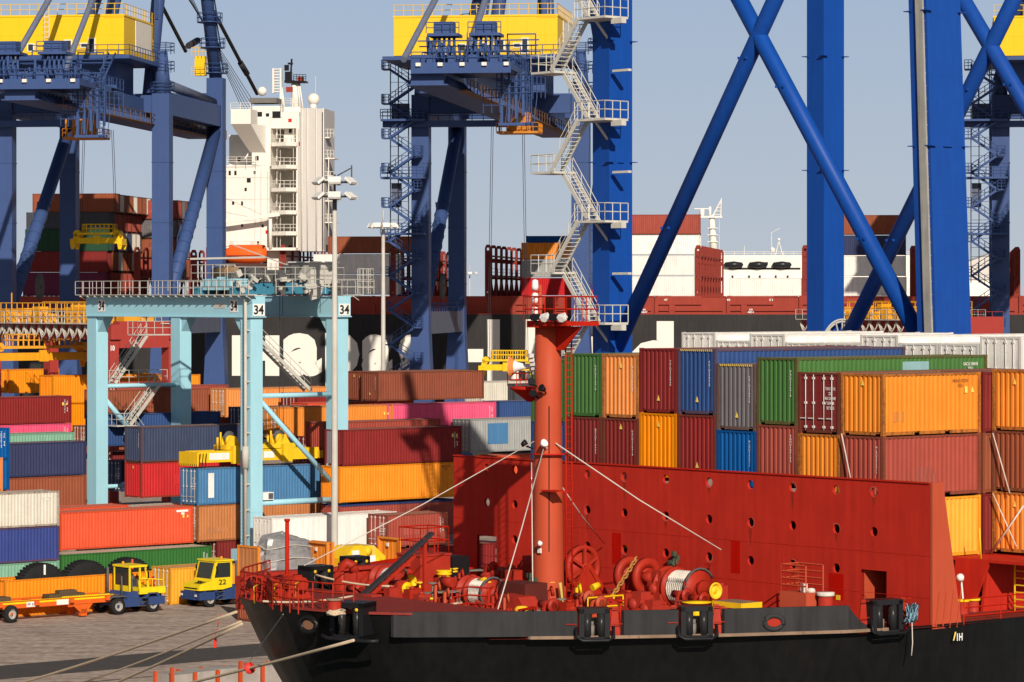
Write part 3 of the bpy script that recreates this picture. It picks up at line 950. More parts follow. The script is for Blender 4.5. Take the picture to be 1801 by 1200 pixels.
q.lathe([(0.452, 1.07), (0.30, 0.90), (0.12, 0.70), (0.0, 0.62)], (-0.15, 0.7, 10.25), (-0.55, 0.83, -0.02), 24)
q.build('horn_mouth', paint('horn_orange', (0.62, 0.22, 0.06), 0.5), horn)
q = MB()
q.cbox((-0.1, 0.65, 10.25), (0.4, 0.4, 0.45)); q.tube((-0.1, 0.65, 10.2), (-0.1, 0.65, 10.75), 0.16, 8)
for k in range(5):
    q.cbox((-0.25 + 0.1 * k, 0.5 + 0.07 * k, 10.0 + 0.18 * k), (0.22, 0.22, 0.16), Matrix.Rotation(R(20 * k), 4, 'Z'))
q.build('horn_motor', paint('motor_grey', (0.48, 0.46, 0.43), 0.5, var=0.4), mast)
for k, (yy, zz) in enumerate(((-0.62, 9.35), (-0.05, 9.1), (0.1, 9.6), (-0.68, 7.05), (0.55, 7.0))):
    q = MB()
    M = Matrix.Translation((-0.85, yy, zz)) @ Matrix.Rotation(R(30 * k), 4, 'Z') @ Matrix.Rotation(R(30), 4, 'Y')
    q.tube(M @ Vector((-0.1, 0, 0)), M @ Vector((0.12, 0, 0)), 0.17, 10, 0.1); q.tube(M @ Vector((0.1, 0, 0)), Vector((-0.5, yy * 0.7, zz - 0.2)), 0.04, 5)
    q.build('floodlight', BLK if k != 3 else LAMPW, mast)
q = MB(); q.box(-0.75, -1.5, 5.05, -0.2, -0.4, 5.1); q.build('lamp_step', RED, mast)
q = MB(); q.lathe([(0.0, 0), (0.75, 0), (0.75, 0.05), (0, 0.05)], (-0.05, -0.1, 6.55), (0, 0, 1), 14)
q.build('lamp_step', RED, mast)
q = MB(); q.cbox((-0.72, -0.28, 2.55), (0.06, 0.2, 0.2)); q.lathe([(0, 0), (0.1, 0.02), (0.12, 0.15), (0, 0.2)], (-0.8, -0.5, 2.85), (-1, 0, 0.2), 10)
q.build('wall_lamp', LAMPW, mast)
STAY = paint('stay_wire', (0.58, 0.52, 0.46), 0.6)

def stay(label, p, qd, r=0.028):
    b = MB(); b.path([p, p.lerp(qd, 0.5) - Vector((0, 0, 0.12)), qd], r, 5)
    return tag(b.build('mast_stay', STAY), label, 'wire', 'wires staying the red mast')

def W(l):                            # ship local to world
    return G(SHIP_A + l[0], SHIP_N + l[1], l[2])

mt = W(mast_at)
stay('mast stay running down right to a yellow shackle on the red breakwater', mt + Vector((0.3, -0.6, 7.05)), W((BX0 - 1.0, 0, 0)) * 0 + W((BX0 - 0.9, -4.0, 11.35)))
stay('short mast stay ending low on the breakwater beside the big red wheel', mt + Vector((0.5, 0.2, 5.3)), W((BX0 - 0.2, 4.2, 11.1)))
stay('mast stay sloping down left from the mast to the yellow-tipped winch cover', mt + Vector((-0.15, -0.7, 7.0)), W(SL(873, 5.5, 9.6)))
stay('mast stay hanging steeply just left of the mast foot', mt + Vector((-0.7, 0.3, 6.4)), W(SL(937, 2.5, 10.3)))
stay('long wire running from the mast far left across the stacked containers', mt + Vector((-0.6, -0.1, 7.1)), W(SL(535, -1.5, 11.3)), 0.022)

# ------------------------------------------------------------------ containers on the near ship
SGp = 'containers on the deck of the near ship'
HT = 11.1

def SC(label, c, j, z, a=97.1, **k):
    k.setdefault('group', SGp)
    return container(label, c, loc=G(a, 90.7 + 2.5 * j, HT + z), **k)

SC('orange twenty-foot container at the near corner on top of the deck stack', 'orange', 0, 5.2, L=6.06, marks='tbp', old=True, roof='brown')
SC('faded brick red container under the orange corner container', 'brick', 0, 2.6, L=6.06, marks='e', old=True)
SC('yellow container at the foot of the corner stack beside the breakwater end', 'yellow', 0, 0, L=6.06, H=2.55, roof='navy')
SC('red container with white door bars left of the orange corner container', 'maroon', 1, 5.2, door=True, marks='d', old=True, roof='brown')
SC('orange container with dirty foot under the red door end', 'orange', 1, 2.6, old=True)
SC('green forty-foot container with pale blue patch, left of the red door end', 'green', 2, 5.49, H=2.9, marks='ke', old=True)
SC('dull red container under the patched green one', 'brick', 2, 2.9, marks='e', old=True)
SC('gunmetal grey container with striped top rail between blue and green', 'gunmetal', 3, 5.18, H=2.9, marks='te', old=True)
SC('vivid blue container under the gunmetal grey one', 'bright_blue', 3, 2.59, marks='e')
SC('dark blue forty-foot container with striped top rail', 'blue', 4, 5.8, H=2.9, marks='te', old=True)
SC('red container under the dark blue one, white sticker on it', 'darkred', 4, 2.9, H=2.9, marks='t', old=True)
SC('dark red container on top of the amber one', 'darkred', 5, 5.8, H=2.9, marks='te')
SC('amber container on deck under the dark red one', 'amber', 5, 2.9, H=2.9, marks='t')
SC('pale orange container between the green and the dark red one on deck', 'paleorange', 6, 5.5, H=2.9, marks='te', old=True)
SC('maroon container with orange edge under the pale orange one', 'maroon', 6, 2.6, H=2.9, marks='te', old=True)
SC('green container at the left end of the deck stack beside the mast', 'green', 7, 5.5, H=2.9, marks='e')
SC('maroon container at the left end under the green one', 'maroon', 7, 2.6, H=2.9, marks='e', old=True)
SC('green container half hidden behind the mast ladder', 'green', 8, 5.2, H=2.9, marks='e')
SC('navy container half hidden behind the mast ladder', 'blue', 8, 2.6, H=2.59)
b = MB(); b.prism([(0, 0), (1.7, 0), (1.7, 0.9), (0, 0.9)], (1, 0, 0), (0, 0, 1), (0, -0.004, 0), (6.6, 0.006, 1.75))
b.build('painted_patch', paint('patch_pale_blue', (0.23, 0.40, 0.42), 0.6, rust=0.15), [o for o in col.objects if o.get('label', '').startswith('green forty-foot container with pale')][0])
for o in [o for o in col.objects if 'striped top rail' in o.get('label', '')]:
    b = MB()
    for k in range(16):
        b.prism([(0.2 + k * 0.13, 0), (0.26 + k * 0.13, 0), (0.31 + k * 0.13, 0.09), (0.25 + k * 0.13, 0.09)], (0, 1, 0), (0, 0, 1), (-0.004, 0, 0), (0.001, 0, 2.79))
    b.build('warning_stripe', STICK, o)
a2 = 103.3
SC('maroon container glimpsed in the gap right of the orange corner container', 'maroon', 0, 5.2, a2, L=6.06)
SC('rusty orange container with dark writing in the gap right of the faded brick one', 'rust', 0, 2.6, a2, L=6.06, marks='')
SC('dark maroon container in the gap right of the yellow one', 'maroon', 0, 0, a2, L=6.06)
for j, lab in ((-1, 'inner'), (-2, 'outer')):
    SC(f'topmost orange container at the right edge, {lab} of the pair', 'orange', j, 5.3, 103.8, marks='t', old=True, roof='brown')
    SC(f'rust red container at the right edge below the orange one, {lab} of the pair', 'rust', j, 2.7, 103.8, marks='e', old=True)
    SC(f'lowest amber orange container at the right edge, {lab} of the pair', 'amber' if j == -2 else 'orange', j, 0.1, 103.8, marks='t', old=True)
RW = [(23.7, 20.33, 'leftmost white refrigerated container behind the deck stack, beside the spoked reel'), (21.2, 19.95, 'lower white refrigerated container second from the left behind the deck stack'),
      (18.85, 20.29, 'tall white refrigerated container behind the dark blue one'), (16.35, 19.9, 'white refrigerated container just above the dark blue roof'),
      (13.9, 19.9, 'white refrigerated container above the right end of the dark blue roof'), (11.4, 20.3, 'white refrigerated container with grey doors above the patched green roof'),
      (8.9, 19.95, 'lower white refrigerated container right of the green roof end'), (6.4, 19.95, 'white refrigerated container with doors above the brown roof at right'),
      (3.9, 20.3, 'rightmost white refrigerated container near the right edge')]
for w_, zt, lab in RW:
    container(lab, 'white', 12.19, 2.9, True, G(110.3, 90.7 + w_, zt - 2.9), TH, False, True, '', SGp, reefer=True)

def rod(label, p, q_, r=0.03):
    b = MB(); b.tube(p, q_, r, 6)
    return tag(b.build('lashing_rod', STAY), label, 'rod', 'lashing rods on the deck stacks')
def on_end(a, x, y):
    # point on the vertical plane at along-quay position a, seen at x,y
    t_ = (x - CX) / FP
    n_ = a * (A0 - A1 * t_) / (A1 + A0 * t_)
    p = G(a, n_)
    p.z = CZ - (y - HY) * p.y / FP
    return p
rod('lashing rod in front of the red container under the orange corner one', on_end(96.9, 1480, 763), on_end(96.9, 1498, 852))
rod('upper lashing rod at the right edge, on the rust red container', on_end(103.6, 1746, 762), on_end(103.6, 1776, 868))
rod('lower lashing rod leaning right at the right edge, on the amber container', on_end(103.6, 1746, 868), on_end(103.6, 1788, 962))
rod('brown lashing rod leaning left at the right edge, on the amber container', on_end(103.55, 1800, 890), on_end(103.55, 1743, 974), 0.04)
# ------------------------------------------------------------------ far quay: big ship and ship-to-shore cranes
T8 = -R(8)
C8, S8 = math.cos(R(8)), math.sin(R(8))
FY = 445.0
FBLACK = paint('far_hull_black', (0.032, 0.030, 0.030), 0.65, var=0.25, streak=0.5, scale=0.15)
FRED = paint('far_deck_red', (0.30, 0.042, 0.026), 0.65, var=0.15)
FDRED = paint('lashing_red', (0.22, 0.032, 0.022), 0.65, var=0.2)
FWHITE = paint('ship_white', (0.78, 0.74, 0.67), 0.6, var=0.05, streak=0.08)
FGREY = paint('casing_grey', (0.56, 0.53, 0.50), 0.6, var=0.05, streak=0.1)
FDARK = paint('window_dark', (0.02, 0.022, 0.025), 0.25)
ORNG = paint('lifeboat_orange', (0.80, 0.115, 0.012), 0.5)

def fx(x, y=0.0):                     # local x on the far ship, at local depth y, for a sight line
    u = (x - CX) / FP
    return (u * (FY + y * C8) - y * S8) / (C8 + u * S8)

def fz(y, x=900, dy=0.0):
    X = fx(x, dy)
    Yd = FY - X * S8 + dy * C8
    return CZ - (y - HY) * Yd / FP

far = empty('large_container_ship', 'large black container ship with white block letters on its hull, moored behind the cranes', 'ship', (0, FY, 0), T8)
q = MB()
q.box(-95, 0, -3, 130, 46, 19.85)
hull = q.build('hull', FBLACK, far)
q = MB()
q.box(-95, 0.35, 19.85, 130, 45.6, 22.3)
xs = -90
k = 0
while xs < 125:
    q.box(xs, 0.05, 19.85, xs + 0.5, 0.35, 22.45)
    q.box(xs + 0.5, 0.06, 21.2, xs + 6.5, 0.35, 22.4)
    q.box(xs + 2.0, 0.10, 19.85, xs + 2.8, 0.35, 21.2)
    q.box(xs + 0.5, 0.04, 20.35, xs + 9.5, 0.10, 20.47)
    q.box(xs + 6.5, 0.2, 22.3, xs + 9.9, 0.35, 22.42)
    xs += 10.0
q.box(-95, 0.03, 19.80, 130, 0.30, 20.0)
band = q.build('deck_edge', FRED, far)
for x_, n_ in ((1171, '47'), (1281, '48'), (1356, '51')):
    text('bay_number', n_, LETTER, band, (fx(x_), 0.035, fz(527.5, x_)), (1, 0, 0), (0, 0, 1), 0.5, 0.28, 0.02)
for x_, n_ in ((1133, '46\n4847'), (1320, '50\n4851')):
    text('bay_number', n_, LETTER, band, (fx(x_), 0.035, fz(547, x_)), (1, 0, 0), (0, 0, 1), 0.9, 0.62, 0.02)
LET = [('H', 408, 492, 590, 661), ('a', 497, 566, 586, 662), ('p', 572, 632, 586, 690), ('a', 636, 690, 588, 664), ('g', 696, 756, 587, 690),
       ('-', 800, 850, 614, 637), ('L', 857, 912, 562, 683), ('l', 924, 950, 562, 683), ('o', 960, 1022, 590, 684), ('y', 1028, 1092, 592, 706), ('d', 1107, 1185, 565, 684)]
for ch, x0, x1, y0, y1 in LET:
    xa, xb = fx(x0), fx(x1)
    za, zb = fz(y1, x0), fz(y0, x0)
    text('hull_letter', ch, FWHITE, hull, ((xa + xb) / 2, -0.02, (za + zb) / 2), (1, 0, 0), (0, 0, 1), xb - xa, zb - za, 0.055)

def bridge(label, x, ytop=438, n=9, dep=42.0, mat=None):
    x0 = fx(x)
    o = empty('lashing_bridge', label, 'lashing bridge', (0, 0, 0), 0, 'lashing bridges of the far ship')
    o.location = Vector((0, FY, 0)) + Vector((x0 * C8, -x0 * S8, 22.3))
    o.rotation_euler = (0, 0, T8)
    h = fz(ytop, x) - 22.3
    for i in range(n):
        yy = 0.4 + dep * i / (n - 1)
        b = MB()
        b.box(0, yy, 0, 0.28, yy + 0.12, h); b.box(0.62, yy, 0, 0.9, yy + 0.12, h)
        for z in (0, h * 0.36, h * 0.7):
            b.box(0.28, yy + 0.01, z, 0.62, yy + 0.11, z + h * 0.09)
        b.prism([(0, 0), (0.9, 0), (0.7, 0.45), (0.2, 0.45)], (1, 0, 0), (0, 0, 1), (0, 0.12, 0), (0, yy, h))
        b.box(0.1, yy + .12, h * .1, 0.8, yy + 0.7, h * 0.95) if i == 0 else None
        b.build('post', mat or FDRED, o)
    b = MB()
    for z in (h * 0.40, h * 0.82):
        b.box(0.15, 0.4, z, 0.75, 0.4 + dep, z + 0.22)
    b.rail([(0.1, 0.5, h * 0.44), (0.1, 0.4 + dep, h * 0.44)], 1.0, 0.03, 3, 2)
    b.build('walkway', mat or FDRED, o)
    b = MB()
    for i in range(n - 1):
        y0 = 0.5 + dep * i / (n - 1); y1 = 0.5 + dep * (i + 1) / (n - 1)
        b.beam((0.45, y0, 0.1), (0.45, (y0 + y1) / 2, h * 0.4), 0.18, 0.18); b.beam((0.45, y1, 0.1), (0.45, (y0 + y1) / 2, h * 0.4), 0.18, 0.18)
    b.build('brace', mat or FDRED, o)
    return o
bridge('red lashing bridge just left of the white deckhouse, beside the orange lifeboat', 361, 436)
bridge('red lashing bridge in the shade right of the tall far container stack', 234, 440, 7, 30)
bridge('short red lashing bridge seen between two light blue crane legs at left', 334, 445, 6, 24)
bridge('red lashing bridge directly right of the orange lifeboat', 491, 436)
bridge('lashing bridge in the shade behind the dark stair tower', 684, 440)
bridge('red lashing bridge between the dark blue legs of the middle crane', 752, 446, 6, 26)
bridge('dark red lashing bridge standing free against the sky left of the orange far container', 852, 436)
bridge('red lashing bridge right of the white far containers, seen under the white mast', 1222, 437)
bridge('single red lashing bridge post just left of the middle blue leg', 1410, 437, 3, 10)
bridge('dark red lashing bridge right of the far navy container', 1600, 438)
bridge('dark red lashing bridge cut by the right edge of the picture', 1783, 440)

FG = 'containers on the deck of the far ship'

def FCn(label, c, x, ytop, ybot, j=0, L=12.19, right=False, **k):
    dy = 0.6 + 2.5 * j
    x0 = fx(x, dy) - (L if right else 0)
    zb, zt = fz(ybot, x, dy), fz(ytop, x, dy)
    loc = Vector((x0 * C8 + dy * S8, FY - x0 * S8 + dy * C8, zb))
    return container(label, c, L, round(zt - zb, 2), False, loc, T8, k.pop('old', False), False, '', FG, **k)

FCn('rust red container on the top of the tall far stack, lit in slanting strips', 'rust', 203, 340, 373, right=True)
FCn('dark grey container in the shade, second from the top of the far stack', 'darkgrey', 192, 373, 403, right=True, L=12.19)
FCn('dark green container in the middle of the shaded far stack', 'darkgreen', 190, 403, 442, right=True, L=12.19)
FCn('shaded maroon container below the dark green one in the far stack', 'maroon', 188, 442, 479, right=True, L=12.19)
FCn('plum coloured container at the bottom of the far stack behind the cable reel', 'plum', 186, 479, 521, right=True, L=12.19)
kc = ['rust', 'cream', 'brick', 'cream', 'slate', 'brick', 'rust', 'cream', 'brick']
names = {'rust': 'rust brown', 'cream': 'pale', 'brick': 'brick red', 'slate': 'slate', 'navy': 'navy'}
for j in range(1, 9):
    for i, (yt, yb) in enumerate(((341, 373), (374, 406), (407, 441), (442, 477), (479, 521))):
        c = kc[(j * 3 + i * 5) % 9]
        x = 203 - (3 * (i > 0)) 
        x0 = fx(203, 0.6) - 0.9 * (i > 0)
        dy = 0.6 + 2.5 * j
        zb, zt = fz(yb, 203), fz(yt, 203)
        container(f'{names[c]} container end in the far stack receding behind the yellow hanging spreader', c, 12.19, round(zt - zb, 2), False,
                  Vector(((x0 - 12.19) * C8 + dy * S8, FY - (x0 - 12.19) * S8 + dy * C8, zb)), T8, True, False, '', 'container ends of the tall far stack')
for j in range(3):
    for i, (yt, yb) in enumerate(((354, 387), (388, 420), (421, 454), (455, 489))):
        c = ['brick', 'gunmetal', 'rust'][(i + j) % 3]
        x0 = fx(327, 24) - 1.2 * (2 - j) * 0
        dy = 19 + 2.5 * j
        zb, zt = fz(yb, 320, 24), fz(yt, 320, 24)
        container(f'{ {"brick": "brick red", "gunmetal": "dark grey", "rust": "rust brown"}[c]} container end between the two light blue legs of the left crane', c, 12.19, round(zt - zb, 2), False,
                  Vector(((x0 - 12.19) * C8 + dy * S8, FY - (x0 - 12.19) * S8 + dy * C8, zb)), T8, True, False, '', 'container ends of the second far stack')
FCn('rust red far container on top of the white ones behind the grey lamp pole', 'rust', 577, 416, 446)
FCn('white far container right below the rust red one behind the lamp pole', 'white', 551, 447, 483)
FCn('lower white far container behind the lamp pole, just above the pale blue crane', 'white', 551, 483.4, 519)
FCn('far blue container, only its top seen above the orange far one', 'bright_blue', 925, 415, 427, 1)
FCn('orange far container with a shadow across it, behind the white zigzag stairs', 'orange', 917, 427, 457)
FCn('grey far container under the orange one behind the zigzag stairs', 'grey', 917, 458, 488)
FCn('red far container at the foot of the stack right beside the red mast top', 'red', 917, 489, 520)
FCn('brick red far container on top of three white ones left of the blue brace', 'brick', 1230, 377, 412, right=True)
FCn('highest of three white far containers left of the diagonal blue brace', 'white', 1231, 413, 448, right=True)
FCn('middle one of three white far containers left of the blue brace', 'white', 1222, 449, 484.5, right=True)
FCn('lowest of three white far containers left of the blue brace', 'white', 1222, 485.5, 521, right=True)
for j in range(1, 4):
    FCn('pale container end beside the white mast of the distant ship', 'cream', 1230 + 0, 379, 413, j, right=True)
FCn('single white far container with a shadow corner between two lashing bridges', 'white', 1282, 489, 521)
FCn('rust red far container on top of the stack framed by the crossing blue braces', 'rust', 1585, 378, 413, right=True)
FCn('navy far container framed by the crossing blue braces', 'navy', 1593, 414, 449, right=True)
FCn('white far container under the navy one behind the crossing braces', 'white', 1593, 450, 486, right=True)
FCn('lowest white far container behind the crossing braces', 'white', 1594, 487, 521, right=True)

# --- white deckhouse of the far ship
hs = empty('deckhouse', None, None)
hs.parent = far
def hbx(b, x0, x1, y0, y1, d0, d1):
    b.box(fx(x0, d0), d0, fz(y1, x0), fx(x1, d0), d1, fz(y0, x0))
q = MB()
hbx(q, 398, 474, 290, 438, 1.0, 14)
hbx(q, 403, 455, 234, 290, 5.0, 14)
hbx(q, 443, 476, 205, 292, 1.0, 13)
hbx(q, 474, 528, 186, 440, 7.5, 14)
hbx(q, 500, 528, 186, 258, 3.0, 8)
hbx(q, 521, 529, 205, 440, 1.2, 8)
hbx(q, 476, 528, 197, 225, 1.4, 6)
hbx(q, 444, 496, 186, 206, 1.3, 12)
hbx(q, 398, 520, 436, 441, -0.6, 14)
hbx(q, 470, 502, 441, 500, 1.5, 12)
hbx(q, 395, 470, 462, 521, 6, 12)
for y in (257, 297, 337, 377, 414):
    x0, x1 = fx(475, 0), fx(520, 0)
    z = fz(y, 480)
    q.prism([(0, 7.6), (0, 0.9), (2.4, -0.6), (x1 - x0, 0.7), (x1 - x0, 7.6)], (1, 0, 0), (0, 1, 0), (0, 0, 0.55), (x0, 0, z))
q.build('wall', FWHITE, hs)
q = MB()
hbx(q, 528, 556, 190, 442, 0.6, 9)
hbx(q, 556, 570, 190, 442, 1.4, 9)
q.build('funnel_casing', FGREY, hs)
q = MB()
for x in (531, 541, 556.5, 569):
    q.tube((fx(x, 0.4), 0.4, fz(440, x)), (fx(x, 0.4), 0.4, fz(190, x)), 0.08, 6)
q.build('drain_pipe', FWHITE, hs)
q = MB()                              # bridge wing with its sloping underside
x0, x1 = fx(406, -4), fx(441, -4)
z0, z1 = fz(221, 406), fz(195, 406)
q.box(x0, -4, z0, x1, 0.4, z1)
q.add([(x0, -4, z0), (x1, -4, z0), (fx(468, 1), 1.0, fz(268, 468)), (fx(440, 1), 1.0, fz(268, 440)), (x0, 3, z0), (fx(468, 1), 1, z0)], [(0, 3, 2, 1), (0, 4, 3), (1, 2, 5)])
q.build('bridge_wing', FWHITE, hs)
q = MB()
x0 = fx(440, 0.9); x1 = fx(487, 0.9)
q.box(x0, 0.6, fz(181, 440), x1, 4, fz(172, 440))
q.build('awning', paint('awning_grey', (0.16, 0.15, 0.14), 0.7), hs)
for xa, xb, ya, yb, dd in ((450, 461, 196, 208, 1.28), (467.5, 473.5, 198.5, 207, 1.28), (479, 493.5, 195, 206.5, 1.28), (434, 441, 313, 321, 0.98), (424, 427.5, 354, 361, 0.98), (424, 427.5, 394, 399, 0.98), (460, 464, 395, 400, 0.98),
                          (417, 423, 274, 281, 4.98), (449, 455, 274, 282, 0.98), (449, 455, 221, 228, 0.98)):
    q = MB(); hbx(q, xa, xb, ya, yb, dd, dd + 0.05); q.build('window', FDARK, hs)
q = MB()
for y in (257, 297, 337, 377, 414):
    z = fz(y, 480) + 0.55
    q.rail([(fx(476, 1), 1.0, z), (fx(489, 0), -0.1, z), (fx(519, 0), 0.8, z)], 1.0, 0.035, 0.9, 2)
    q.rail([(fx(485, 2.5), 2.5, z), (fx(492, 2.5), 2.5, z + 3.0)], 0.9, 0.04, 0.6, 1)
for y, xa, xb in ((289, 400, 452), (437, 398, 470), (186, 497, 528), (194, 406, 441)):
    q.rail([(fx(xa, 0), -0.3, fz(y, xa)), (fx(xb, 0), -0.3, fz(y, xa))], 1.0, 0.035, 1.4, 3)
q.build('railing', FWHITE, hs)
q = MB()
for y in (240, 277, 315, 352, 390):
    x0 = fx(570, 2)
    q.box(x0, 2, fz(y, 570) - 0.15, x0 + (1.5 if y != 240 else 0.8), 5, fz(y, 570))
    q.rail([(x0, 2, fz(y, 570)), (x0 + 1.4, 2, fz(y, 570))], 1.1, 0.04, 0.4, 2)
q.tube((fx(578, 2), 2, fz(440, 578)), (fx(578, 2), 2, fz(275, 578)), 0.07)
q.build('side_platform', FWHITE, hs)
q = MB()
def dome(b, x, y, r, d0=4.0):
    c = (fx(x, d0), d0, fz(y, x, d0))
    b.lathe([(0.0, -r), (r * 0.7, -r * 0.72), (r, -0.1 * r), (r * 0.96, 0.3 * r), (r * 0.72, 0.7 * r), (r * 0.35, 0.94 * r), (0, r)], c, (0, 0, 1), 16)
dome(q, 461, 161, 0.68)
q.build('radar_dome', FWHITE, hs)
q = MB()
dome(q, 551.5, 175, 0.88)
q.tube((fx(551, 4), 4, fz(190, 551)), (fx(551, 4), 4, fz(180, 551)), 0.5, 8)
q.build('radar_dome', FWHITE, hs)
q = MB()
q.tube((fx(521, 5), 5, fz(188, 521)), (fx(517, 5), 5, fz(141, 517)), 0.55, 8, 0.42)
for x in (514, 528, 533):
    q.tube((fx(x, 4.5), 4.5, fz(188, x)), (fx(x * 0.5 + 260, 5), 5, fz(142, 517)), 0.12, 6)
q.box(fx(480, 5), 4.6, fz(160, 482), fx(483, 5), 5.4, fz(116, 482)); q.box(fx(493, 5), 4.6, fz(182, 494), fx(496, 5), 5.4, fz(116, 494))
for k in range(9):
    q.box(fx(483, 5), 4.8, fz(118 + 5 * k, 482), fx(493, 5), 5.2, fz(116.5 + 5 * k, 482))
q.tube((fx(500, 5), 5, fz(186, 500)), (fx(495, 5), 5, fz(150, 495)), 0.18, 6)
q.tube((fx(555, 5), 5, fz(168, 555)), (fx(555, 5), 5, fz(130, 555)), 0.03, 4)
q.build('signal_mast', FWHITE, hs)
q = MB()
hbx(q, 500, 518, 138, 142, 4, 6); hbx(q, 515, 537, 139, 142, 4, 6)
q.tube((fx(511, 5), 5, fz(139, 511)), (fx(513, 5), 5, fz(99, 513)), 0.14, 6)
hbx(q, 500, 507, 110, 120, 4.6, 5.2); hbx(q, 506, 514, 106, 109, 4.6, 5.2); hbx(q, 501, 512, 122, 138, 4.6, 5.4)
q.rail([(fx(516, 4), 4, fz(139, 516)), (fx(538, 4), 4, fz(139, 538))], 0.9, 0.04, 0.5, 3)
q.build('mast_head', BLK, hs)
q = MB()
hbx(q, 523, 532, 131, 139, 4.5, 5.5); hbx(q, 503, 514, 150, 159, 3.6, 4.0)
q.build('beacon', FRED, hs)
q = MB()
hbx(q, 467, 472, 405, 411, 0.95, 1.0); hbx(q, 507, 513, 208, 214, 1.35, 1.4); hbx(q, 525, 527.5, 249, 256, 1.15, 1.2)
q.build('fire_box', paint('fire_red', (0.6, 0.03, 0.02), 0.5), hs)
q = MB()
q.beam((fx(398, -1), -1.0, fz(390, 398)), (fx(492, -1), -1.0, fz(377, 492)), 0.4, 0.55)
q.tube((fx(477, 0), -0.6, fz(438, 477)), (fx(477, 0), -0.6, fz(377, 477)), 0.25, 8)
q.tube((fx(400, -1), -1.0, fz(335, 400)), (fx(486, -1), -1.0, fz(374, 486)), 0.025, 4); q.tube((fx(400, -1), -1.0, fz(360, 400)), (fx(486, -1), -1.0, fz(376, 486)), 0.025, 4)
q.build('provision_crane', FWHITE, hs)
lb = MB()
lb.lathe([(0.0, -3.2), (0.7, -3.0), (1.15, -2.0), (1.3, 0), (1.25, 2.0), (1.0, 2.9), (0.0, 3.1)], (0, 0, 0), (1, 0, 0), 14)
lb.box(-2.2, -0.9, 0.5, 2.6, 0.9, 1.35)
lx = fx(432, -0.5)
lo = lb.build('lifeboat', ORNG, None, Vector((lx * C8, FY - lx * S8 - 1.6, fz(448, 432))), T8)
tag(lo, 'orange enclosed lifeboat hanging below the white deckhouse', 'lifeboat')
q = MB(); q.box(2.62, -0.7, 0.0, 2.75, 0.7, 1.2); q.build('hatch', FDARK, lo)
q = MB(); q.box(-3.0, -1.33, -0.25, 2.6, -1.2, -0.12); q.build('fender', paint('fender_dark_red', (0.3, 0.03, 0.01), 0.6), lo)

for xa, xb, ya, yb, dd in ((402, 406, 300, 308, .98), (412, 416, 300, 308, .98), (440, 447, 424, 436, .98), (404, 411, 424, 436, .98), (452, 456, 424, 430, .98), (430, 434, 330, 336, .98), (446, 450, 300, 306, .98), (408, 412, 354, 360, .98), (500, 506, 240, 254, 2.98), (483, 488, 462, 474, 1.48), (474, 479, 462, 474, 1.48), (508, 513, 225, 232, 2.98), (478, 486, 286, 296, 7.45), (478, 486, 326, 336, 7.45), (478, 486, 366, 376, 7.45), (478, 486, 403, 413, 7.45), (500, 508, 288, 296, 7.45), (500, 508, 328, 336, 7.45), (500, 508, 368, 376, 7.45)):
    q = MB(); hbx(q, xa, xb, ya, yb, dd, dd + 0.05); q.build('doorway' if yb - ya > 8 else 'porthole', FDARK if yb - ya <= 8 else FGREY, hs)
q = MB()
for x in (448.5, 459, 471, 487, 493, 516, 525): q.tube((fx(x, .9), 0.9, fz(436, x)), (fx(x, .9), 0.9, fz(300 if x < 474 else 226, x)), 0.05, 5)
for y in (312, 350, 388): q.box(fx(398, .9), 0.94, fz(y + .5, 398), fx(474, .9), 1.0, fz(y, 398))
q.build('drain_pipe', FGREY, hs)
# --- distant white ship and buildings beyond
ds_ = empty('distant_white_ship', 'distant white ship with dark boats along its side and a tall white mast', 'ship', (0, 640, 0), 0)
DY = 640.0
def dz(y): return CZ - (y - HY) * DY / FP
def dx(x): return (x - CX) * DY / FP
q = MB(); q.box(dx(1180), 0, -3, dx(1700), 30, dz(488)); q.box(dx(1240), 0.5, dz(488), dx(1640), 28, dz(449)); q.build('hull', FWHITE, ds_)
for i, x in enumerate((1290, 1333, 1375)):
    q = MB(); q.lathe([(0, -2.0), (0.5, -1.7), (0.72, 0), (0.5, 1.7), (0, 2.0)], (dx(x), -0.2, dz(466)), (1, 0, 0), 10); q.build('boat', FDARK, ds_)
q = MB()
q.box(dx(1282), 0.35, dz(474), dx(1408), 0.5, dz(471))
for x in (1287, 1316, 1335, 1363, 1384): q.box(dx(x), -0.05, dz(489), dx(x + 3), 0.1, dz(484.5))
q.box(dx(1347), 0.4, dz(465), dx(1351), 0.5, dz(461))
q.build('window', FDARK, ds_)
q = MB()
q.rail([(dx(1240), 1, dz(449)), (dx(1640), 1, dz(449))], 0.7, 0.05, 2, 2)
q.lathe([(0, -0.55), (0.5, -0.3), (0.5, 0.2), (0, 0.55)], (dx(1361), 3, dz(439)), (0, 0, 1), 12); q.lathe([(0, -0.35), (0.32, -0.1), (0.3, 0.2), (0, 0.36)], (dx(1372), 3, dz(421)), (0, 0, 1), 10)
for x in (1366, 1379): q.tube((dx(x), 3, dz(449)), (dx(1372), 3, dz(424)), 0.1, 5)
q.tube((dx(1359), 3, dz(449)), (dx(1359), 3, dz(408)), 0.07, 4); q.tube((dx(1359), 3, dz(409)), (dx(1374), 3, dz(401)), 0.05, 4)
q.tube((dx(1311), 3, dz(449)), (dx(1311), 3, dz(432)), 0.06, 4)
q.build('antenna', FWHITE, ds_)
q = MB()
q.tube((dx(1259), 6, dz(445)), (dx(1255), 6, dz(378)), 0.85, 8, 0.55)
q.box(dx(1232), 5, dz(382), dx(1273), 7, dz(379)); q.box(dx(1224), 5.8, dz(366.5), dx(1252), 6.2, dz(365)); q.tube((dx(1238), 6, dz(381)), (dx(1238), 6, dz(366)), 0.5, 8)
